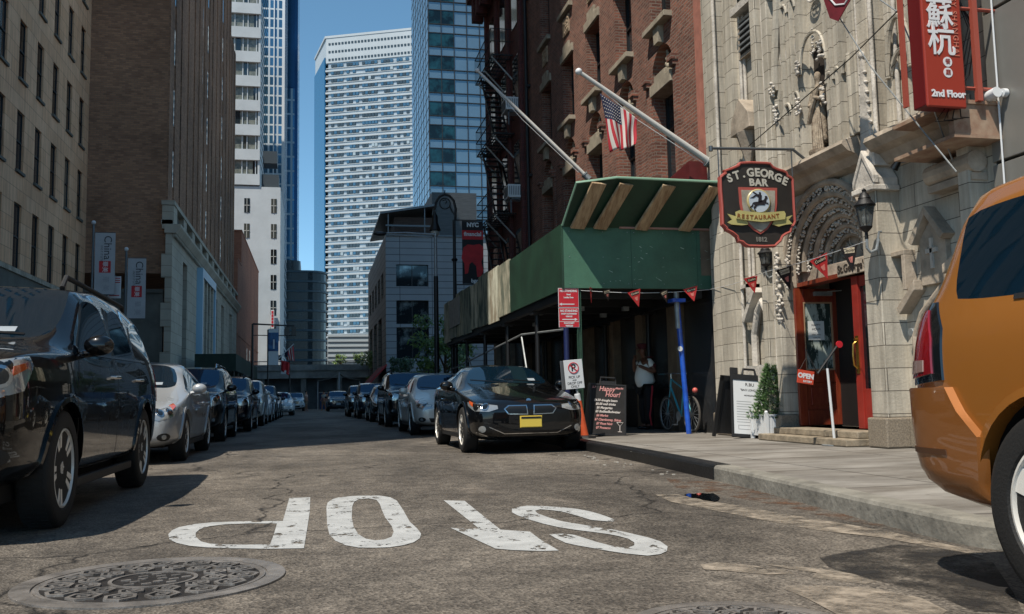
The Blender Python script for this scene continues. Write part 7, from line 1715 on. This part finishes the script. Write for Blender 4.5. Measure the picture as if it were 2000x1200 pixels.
t = thing('street_light', 'grey street light with long arm reaching left and flat lamp head', 'street light', (4.1, 30, 0)); Y2 = 30
b = MB(); x2 = PY(852, 600, Y2).x; zt2 = PY(852, 456, Y2).z; b.cyl((x2, Y2, .14), (x2, Y2, .9), .12, .09); b.cyl((x2, Y2, .9), (x2, Y2, PY(852, 540, Y2).z), .085, .075); b.done('post', M_['iron'], t, smooth=True)
b = MB(); b.cyl((x2, Y2, PY(852, 540, Y2).z), (x2, Y2, zt2), .055, .045); b.tube([PY(852, 459, Y2), PY(790, 455, Y2), PY(755, 456, Y2)], [.04, .03, .03], 8); b.tube([PY(852, 464, Y2), PY(760, 459, Y2)], .014, 6); b.done('arm', M_['galv'], t, smooth=True)
b = MB(); c = PY(742, 457, Y2); b.sph(c, .2, (1.1, .6, .35), 14, 8); b.done('lamp_head', mat('dull black lamp head', '#232529', .4), t)

# ---------------------------------------------------------------- left banners and poles
def china(label, X, Y, px0, ptop, y0, y1, w_):
    t = thing('banner_pole', label, 'banner', (X, Y, 0), 0, 'banners on the left pavement'); zt = PY(px0, ptop, Y).z; x = PY(px0, ptop+40, Y).x; X = x
    b = MB(); b.cyl((x, Y, 0), (x, Y, zt-.05), .05, .035, 10); b.done('pole', M_['steel'], t, smooth=True)
    b = MB(); b.sph((x, Y, zt), .07); b.done('finial', M_['white'], t)
    z1, z0 = PY(px0, y0, Y).z, PY(px0, y1, Y).z; b = MB(); b.box((x+.06, Y-.008, z0), (x+.06+w_, Y+.008, z1)); cl = b.done('cloth', mat('off white banner cloth', '#a5a7aa', .75, var=.08, vs=2) if 'off white banner cloth' not in bpy.data.materials else bpy.data.materials['off white banner cloth'], t)
    b = MB(); b.tube([(x, Y, z1+.02), (x+.06+w_, Y, z1+.02)], .012, 6); b.tube([(x, Y, z0-.02), (x+.06+w_, Y, z0-.02)], .012, 6); b.done('arm', M_['steel'], t)
    gr = mat('dark grey banner lettering', '#33353a', .7) if 'dark grey banner lettering' not in bpy.data.materials else bpy.data.materials['dark grey banner lettering']
    h = z1-z0; text('China', .34, FM((x+.06+w_*.62, Y-.011, z1-h*.24), 0, 0, R(-90)), gr, cl, depth=.001); text('INSTITUTE', .09, FM((x+.06+w_*.33, Y-.011, z1-h*.34), 0, 0, R(-90)), gr, cl, depth=.001, spacing=1.3)
    b = MB(); b.box((x+.06+w_*.22, Y-.012, z1-h*.65), (x+.06+w_*.80, Y-.0085, z1-h*.46)); sl_ = b.done('red_seal', rdc); sub(sl_, cl)
    for ch, dx, dz in (('華', -.0, .045), ('美', .0, -.045)):
        for q in (-1, 1): pass
    sub(text('華美', w_*.30, FM((x+.06+w_*.51, Y-.0135, z1-h*.555), 0, 0, R(-90)), M_['white'], None, depth=.0008, bold=.001), sl_)
    text('華 美', .22, FM((x+.06+w_*.55, Y-.011, z1-h*.83), 0, 0, R(-90)), mat('faint banner print', '#8d9094', .7) if 'faint banner print' not in bpy.data.materials else bpy.data.materials['faint banner print'], cl, depth=.001)
china('pale vertical banner on a pole, left and nearer of the pair above the black SUV', -7, 32, 182, 435, 455, 575, .62)
china('pale vertical banner on a pole, right and lower of the pair above the black SUV', -6.3, 33, 246, 487, 505, 622, .58)
t = thing('parking_sign', 'small white and red parking sign between the two pale banners', 'parking sign', (-6.4, 32.5, 0)); Y3 = 32.5
a, c = PY(211, 540, Y3), PY(236, 583, Y3); b = MB(); b.box((a.x, Y3-.01, c.z), (c.x, Y3, a.z)); pl_ = b.done('sign_plate', wht, t, bevel=.003)
b = MB(); b.box((a.x+.02, Y3-.014, a.z-.26), (a.x+.2, Y3-.01, a.z-.03)); sub(b.done('red_square', red), pl_)
for i in range(3): b = MB(); b.box((a.x+.23, Y3-.013, a.z-.08-i*.07), (c.x-.03, Y3-.01, a.z-.05-i*.07)); sub(b.done('red_line', red), pl_)
b = MB(); b.box((a.x+.05, Y3-.013, c.z+.08), (c.x-.05, Y3-.01, c.z+.11)); sub(b.done('arrow', red), pl_)
b = MB(); b.cyl(((a.x+c.x)/2, Y3+.03, 0), ((a.x+c.x)/2, Y3+.03, a.z+.05), .03); b.done('post', M_['steel'], t)
t = thing('sidewalk_shed', 'dark green construction shed along the left pavement in the distance', 'sidewalk shed', (-5.5, 62, 0))
b = MB(); b.box((-6.6, 56, 2.7), (-4.3, 78, 3.7)); b.done('fascia', mat('dark green shed boards', '#14281e', .7, var=.3), t)
b = MB()
for i in range(8): b.cyl((-4.45, 56.3+i*3, .14), (-4.45, 56.3+i*3, 2.7), .06); b.cyl((-6.4, 56.3+i*3, .14), (-6.4, 56.3+i*3, 2.7), .06)
b.done('post', M_['iron'], t)
# ---------------------------------------------------------------- middle distance: signal, poster, flags
t = thing('traffic_signal', 'black traffic signal mast with long arm over the street near the blue poster', 'traffic signal', (-2.9, 64, 0)); Y4 = 64
b = MB(); x = PY(520, 700, Y4).x; b.cyl((x-.9, Y4, 0), (x-.9, Y4, PY(520, 633, Y4).z), .1, .07); b.tube([Vector((x-.9, Y4, PY(520, 633, Y4).z)), PY(575, 637, Y4)], [.06, .04], 6); b.tube([Vector((x-.9, Y4, PY(520, 655, Y4).z)), PY(570, 656, Y4)], .03, 6); b.done('mast', M_['iron'], t)
for px in (560, 574): b = MB(); c = PY(px, 642, Y4); b.box((c.x-.15, Y4-.12, c.z-.5), (c.x+.15, Y4+.12, c.z+.1)); b.done('signal_head', M_['black'], t, bevel=.02)
b = MB(); c = PY(535, 700, Y4); b.box((c.x-.35, Y4-.15, c.z-.15), (c.x+.5, Y4+.15, c.z+.2)); b.done('signal_head', M_['black'], t, bevel=.03)
t = thing('street_poster', 'blue night skyline poster on a pole at the end of the left row', 'poster', (-2.6, 62, 3)); a, c = PY(524, 650, 62), PY(544, 686, 62)
b = MB(); b.box((a.x, 62, c.z-.9), (c.x, 62.06, a.z+.25)); b.done('panel', wht, t); b = MB(); b.box((a.x, 61.97, c.z), (c.x, 62, a.z)); pp = b.done('picture', mat('blue skyline print', '#0f2c5c', .5, c2='#3f86b8', vs=1.2, lo=.45, hi=.75), t)
b = MB(); b.box(((a.x+c.x)/2-.02, 61.95, c.z+.15), ((a.x+c.x)/2+.08, 61.97, a.z-.45)); sub(b.done('tower_print', wht), pp); b = MB(); b.cyl((a.x-.02, 62.03, 0), (a.x-.02, 62.03, a.z+.2), .05); b.done('pole', M_['iron'], t)
t = thing('flag', 'small stars and stripes on a short slanting pole in the distance', 'flag', (-1.7, 60, 4)); Y5 = 60
b = MB(); b.tube([PY(545, 700, Y5), PY(574, 672, Y5)], .03, 6); b.done('pole', M_['white'], t)
def quadcloth(P_, Y, m_, name, root, n=7):
    b = MB(); A = [[PY(P_[0][0]+(P_[1][0]-P_[0][0])*i/n, P_[0][1]+(P_[1][1]-P_[0][1])*i/n, Y), PY(P_[3][0]+(P_[2][0]-P_[3][0])*i/n, P_[3][1]+(P_[2][1]-P_[3][1])*i/n, Y)] for i in range(n+1)]
    G = [[b.v(r[0].lerp(r[1], j/6)+Vector((0, .06*math.sin(i*1.7+j*.4), 0))) for j in range(7)] for i, r in enumerate(A)]
    for i in range(n):
        for j in range(6): b.mi = (i % len(m_)); b.f([G[i][j], G[i+1][j], G[i+1][j+1], G[i][j+1]])
    o = b.done(name, m_, root, smooth=True); o.modifiers.new('th', 'SOLIDIFY').thickness = .01; return o
quadcloth([(556, 690), (573, 676), (575, 706), (562, 704)], Y5, [fr, fwh], 'cloth', t); quadcloth([(556, 690), (562, 685), (563, 697), (557, 698)], Y5-.04, [fbl], 'canton', t)
t = thing('hanging_banner', 'red and white banner hanging low beside the distant flags', 'banner', (-1.6, 61, 3)); quadcloth([(549, 704), (565, 708), (566, 735), (549, 724)], 61, [rdc], 'cloth', t)
b = MB(); a = PY(549, 724, 61); c = PY(565, 731, 61); b.box((a.x, 61, c.z), (c.x, 61.03, a.z)); b.done('lower_hem', wht, t); b = MB(); b.cyl((PY(565, 700, 61).x+.02, 61.05, 0), (PY(565, 700, 61).x+.02, 61.05, PY(565, 700, 61).z), .05); b.done('pole', M_['iron'], t)
t = thing('hotel_sign', 'vertical white sign with red letters on the white tower', 'sign', (-5, 149, 10)); a, c = PY(529, 606, 149.5), PY(534, 642, 149.5)
b = MB(); b.box((a.x, 149.3, c.z), (c.x+.1, 149.6, a.z)); b.done('panel', wht, t)
b = MB()
for k in range(5): zz = a.z-.35-k*(a.z-c.z-.3)/5; b.box((a.x+.1, 149.27, zz-.22), (c.x, 149.3, zz+.2))
b.done('letter_block', red, t)
# ---------------------------------------------------------------- street end
t = thing('elevated_deck', 'grey elevated deck with dark underpass closing the street', 'bridge', (2, 112, 0)); cg = mat('weathered concrete', '#a3a29c', .85, var=.3, vs=.8)
b = MB(); b.box((-14, 112, 3.6), (9, 122, 4.5)); b.box((-14, 111.8, 4.5), (9, 112.1, 5.2)); b.done('deck', cg, t); b = MB()
for x in (-6, -1.2, 3, 7.5): b.box((x, 112.5, 0), (x+.6, 113.2, 3.6))
b.done('pier', cg, t); b = MB(); b.box((-14, 114, 0), (9, 115, 3.6)); b.done('dark_back_wall', mat('grey underpass wall', '#6f7273', .8, var=.4, vs=.5), t)
b = MB(); b.tube([(-14, 111.9, 5.6), (9, 111.9, 5.6)], .05, 6)
for i in range(24): b.cyl((-14+i, 111.9, 5.2), (-14+i, 111.9, 5.6), .03, n=5)
b.done('railing', M_['steel'], t)
t = thing('street_tent', 'white canvas tent on poles in front of the underpass', 'tent', (3.4, 100, 0)); b = MB(); Tp = PY(662, 728, 100)
for a_, z_ in (((-1.9, -1.5), -1.05), ((1.9, -1.5), -1.15)): pass
for i in range(-4, 4):
    x0_, x1_ = Tp.x+i*.55, Tp.x+(i+1)*.55; f_ = lambda x: Tp.z-.55*min(1, abs(x-Tp.x)/1.0)**.7-.12*abs(x-Tp.x)
    b.poly([(x0_, 99, f_(x0_)), (x1_, 99, f_(x1_)), (x1_, 102, f_(x1_)), (x0_, 102, f_(x0_))])
o = b.done('canopy', mat('white canvas', '#a9a8a2', .8), t, fix=True); o.modifiers.new('th', 'SOLIDIFY').thickness = .04
b = MB(); b.cyl((Tp.x, 99, 0), (Tp.x, 99, Tp.z), .09); b.cyl((Tp.x-2.2, 99, 0), (Tp.x-2.2, 99, 2.9), .05); b.cyl((Tp.x+2.1, 99, 0), (Tp.x+2.1, 99, 2.9), .05); b.done('pole', M_['white'], t)
t = thing('construction_hoarding', 'blue hoarding across the street end', 'hoarding', (3, 103, 0)); b = MB(); b.box((.9, 103, 0), (5.2, 103.1, 1.75)); b.done('panel', mat('blue hoarding', '#3a4f7c', .6), t); b = MB(); b.box((.8, 102.95, 1.75), (5.3, 103.15, 1.83)); b.done('rail', wht, t)
t = thing('ramp_building', 'low white striped building behind the end of street trees', 'building', (7, 150, 0)); b = MB(); b.box((2.6, 150, 0), (30, 160, 11.5)); b.done('wall', mat('pale render', '#8e979b', .7), t)
b = MB()
for k in range(14): b.box((2.5, 149.85, .7+k*.8), (30.1, 150.05, 1.0+k*.8))
b.done('horizontal_band', wt, t)
t = thing('awning', 'sloping red awning on the grey corner building', 'awning', (6.2, 88, 3)); b = MB(); b.prism([(6.68, 4.1), (5.0, 2.3), (5.0, 2.15), (6.68, 3.9)], 'y', 84, 96); b.done('canopy', mat('red awning canvas', '#8f2226', .8), t); b = MB(); b.tube([(5.02, 84, 2.2), (6.68, 84, 2.3)], .03, 6); b.tube([(5.02, 96, 2.2), (6.68, 96, 2.3)], .03, 6); b.done('arm', M_['steel'], t)

# ---------------------------------------------------------------- trees
def tree(label, x, y, z0, h, r, n, size, m_, seed, cat='tree', group='street trees'):
    t = thing('street_tree', label, cat, (x, y, 0), 0, group); rnd = random.Random(seed); b = MB(); th = h*.45
    b.tube([(0, 0, z0), (.05, 0, z0+th*.5), (0, .05, z0+th), (.05, 0, z0+h*.8)], [r*.09, r*.07, r*.05, r*.02], 8); cl = []
    for i in range(9):
        a = rnd.random()*6.28; e = Vector((math.cos(a)*r*.7*rnd.uniform(.5, 1), math.sin(a)*r*.7*rnd.uniform(.5, 1), z0+h*rnd.uniform(.5, .93))); s0 = Vector((0, 0, z0+th*rnd.uniform(.7, 1.3)))
        b.tube([s0, s0.lerp(e, .5)+Vector((0, 0, .1)), e], [r*.035, r*.025, r*.01], 6); cl.append(e)
    for i in range(10): a = rnd.random()*6.28; q = rnd.random(); cl.append(Vector((math.cos(a)*r*q, math.sin(a)*r*q, z0+h*rnd.uniform(.45, 1))))
    b.done('trunk', bark, t, world=False, smooth=True)
    b = MB()
    for c in cl: leafy(b, c, r*rnd.uniform(.28, .45), n//len(cl), size, rnd, .8)
    b.done('crown', m_, t, world=False, fix=False); return t
tree('bushy green tree under the far end of the green shed', 6.0, 42, .1, 4.6, 1.5, 2600, .11, leafm[1], 1)
tree('dark leafed tree in front of the grey corner building', 5.6, 58, .1, 3.3, .95, 1400, .11, mat('dark tree leaves', '#1b3020', .6, c2='#35522c', vs=3), 2)
tree('thin yellow green tree left of the red awning', 6.9, 106, .1, 6.4, 1.7, 1600, .15, mat('yellow green leaves', '#6d7a3c', .6, c2='#9aa25c', vs=2), 3)
tree('sparse green tree on the deck at the street end, left one', 3.6, 118, 4.4, 2.4, .9, 500, .12, leafm[1], 4)
tree('sparse green tree on the deck at the street end, right one', 5.6, 116, 4.4, 2.3, .85, 500, .12, leafm[1], 5)
# a little litter along the kerb
b = MB(); rnd = random.Random(9)
for i in range(26): y = rnd.uniform(8.6, 12.6); x = 3.72-rnd.random()*.35; s_ = rnd.uniform(.008, .02); b.box((x, y, .001), (x+s_*2, y+s_, s_*.7), Matrix.Identity(4))
struct(b.done('litter', mat('pale litter', '#a9a49b', .8)), 'stuff')

# ---------------------------------------------------------------- one object per separate piece
def split_pieces(cap=100):
    skip = ('foliage', 'crown', 'lettering', 'panel_gap', 'litter', 'star', 'body', 'shell', 'road', 'side_window', 'wiper', 'carved_foliage', 'chalk')
    for o in list(bpy.data.objects):
        if o.type != 'MESH' or o.get('kind') or o.data.users > 1 or o.name.split('.')[0].startswith(skip): continue
        me = o.data; n = len(me.vertices)
        if n < 12 or n > 60000: continue
        par = list(range(n))
        def find(i):
            while par[i] != i: par[i] = par[par[i]]; i = par[i]
            return i
        for e in me.edges:
            a, c = find(e.vertices[0]), find(e.vertices[1])
            if a != c: par[a] = c
        isl = {}
        for i in range(n): isl.setdefault(find(i), []).append(i)
        if len(isl) < 2 or len(isl) > 700: continue
        ks = list(isl); bx = []
        for k in ks:
            P = [me.vertices[i].co for i in isl[k]]; bx.append(([min(p[j] for p in P) for j in range(3)], [max(p[j] for p in P) for j in range(3)]))
        sz = [max(h[j]-l[j] for j in range(3)) for l, h in bx]; g = list(range(len(ks)))
        def fg(i):
            while g[i] != i: g[i] = g[g[i]]; i = g[i]
            return i
        for i in range(len(ks)):
            for j in range(i+1, len(ks)):
                if fg(i) == fg(j): continue
                d = math.sqrt(sum(max(0, bx[i][0][q]-bx[j][1][q], bx[j][0][q]-bx[i][1][q])**2 for q in range(3)))
                if d <= max(.02, .5*max(sz[i], sz[j])): g[fg(i)] = fg(j)
        grp = {}
        for i, k in enumerate(ks): grp.setdefault(fg(i), []).append(i)
        if len(grp) < 2: continue
        mw = o.matrix_parent_inverse.copy() if o.parent else Matrix.Identity(4)
        cen = {r_: sum((Vector(bx[i][0])+Vector(bx[i][1]) for i in m_), Vector())/(2*len(m_)) for r_, m_ in grp.items()}
        order = sorted(grp, key=lambda r_: wkey(cen[r_]))
        lots = [grp[r_] for r_ in order[:cap]]+([sum((grp[r_] for r_ in order[cap:]), [])] if len(order) > cap else [])
        base = o.name.split('.')[0]
        for li, m_ in enumerate(lots):
            keep = set(v for i in m_ for v in isl[ks[i]]); bb = bmesh.new(); bb.from_mesh(me); bb.verts.ensure_lookup_table()
            bmesh.ops.delete(bb, geom=[v for v in bb.verts if v.index not in keep], context='VERTS')
            nm = bpy.data.meshes.new(base); bb.to_mesh(nm); bb.free()
            for x in me.materials: nm.materials.append(x)
            if li == 0: first = nm; continue
            c = o.copy(); c.data = nm; col.objects.link(c)
            for q in ('label', 'category'): 
                if q in c and c.parent: del c[q]
            if li == cap: struct(c, 'stuff')
        o.data = first
split_pieces()
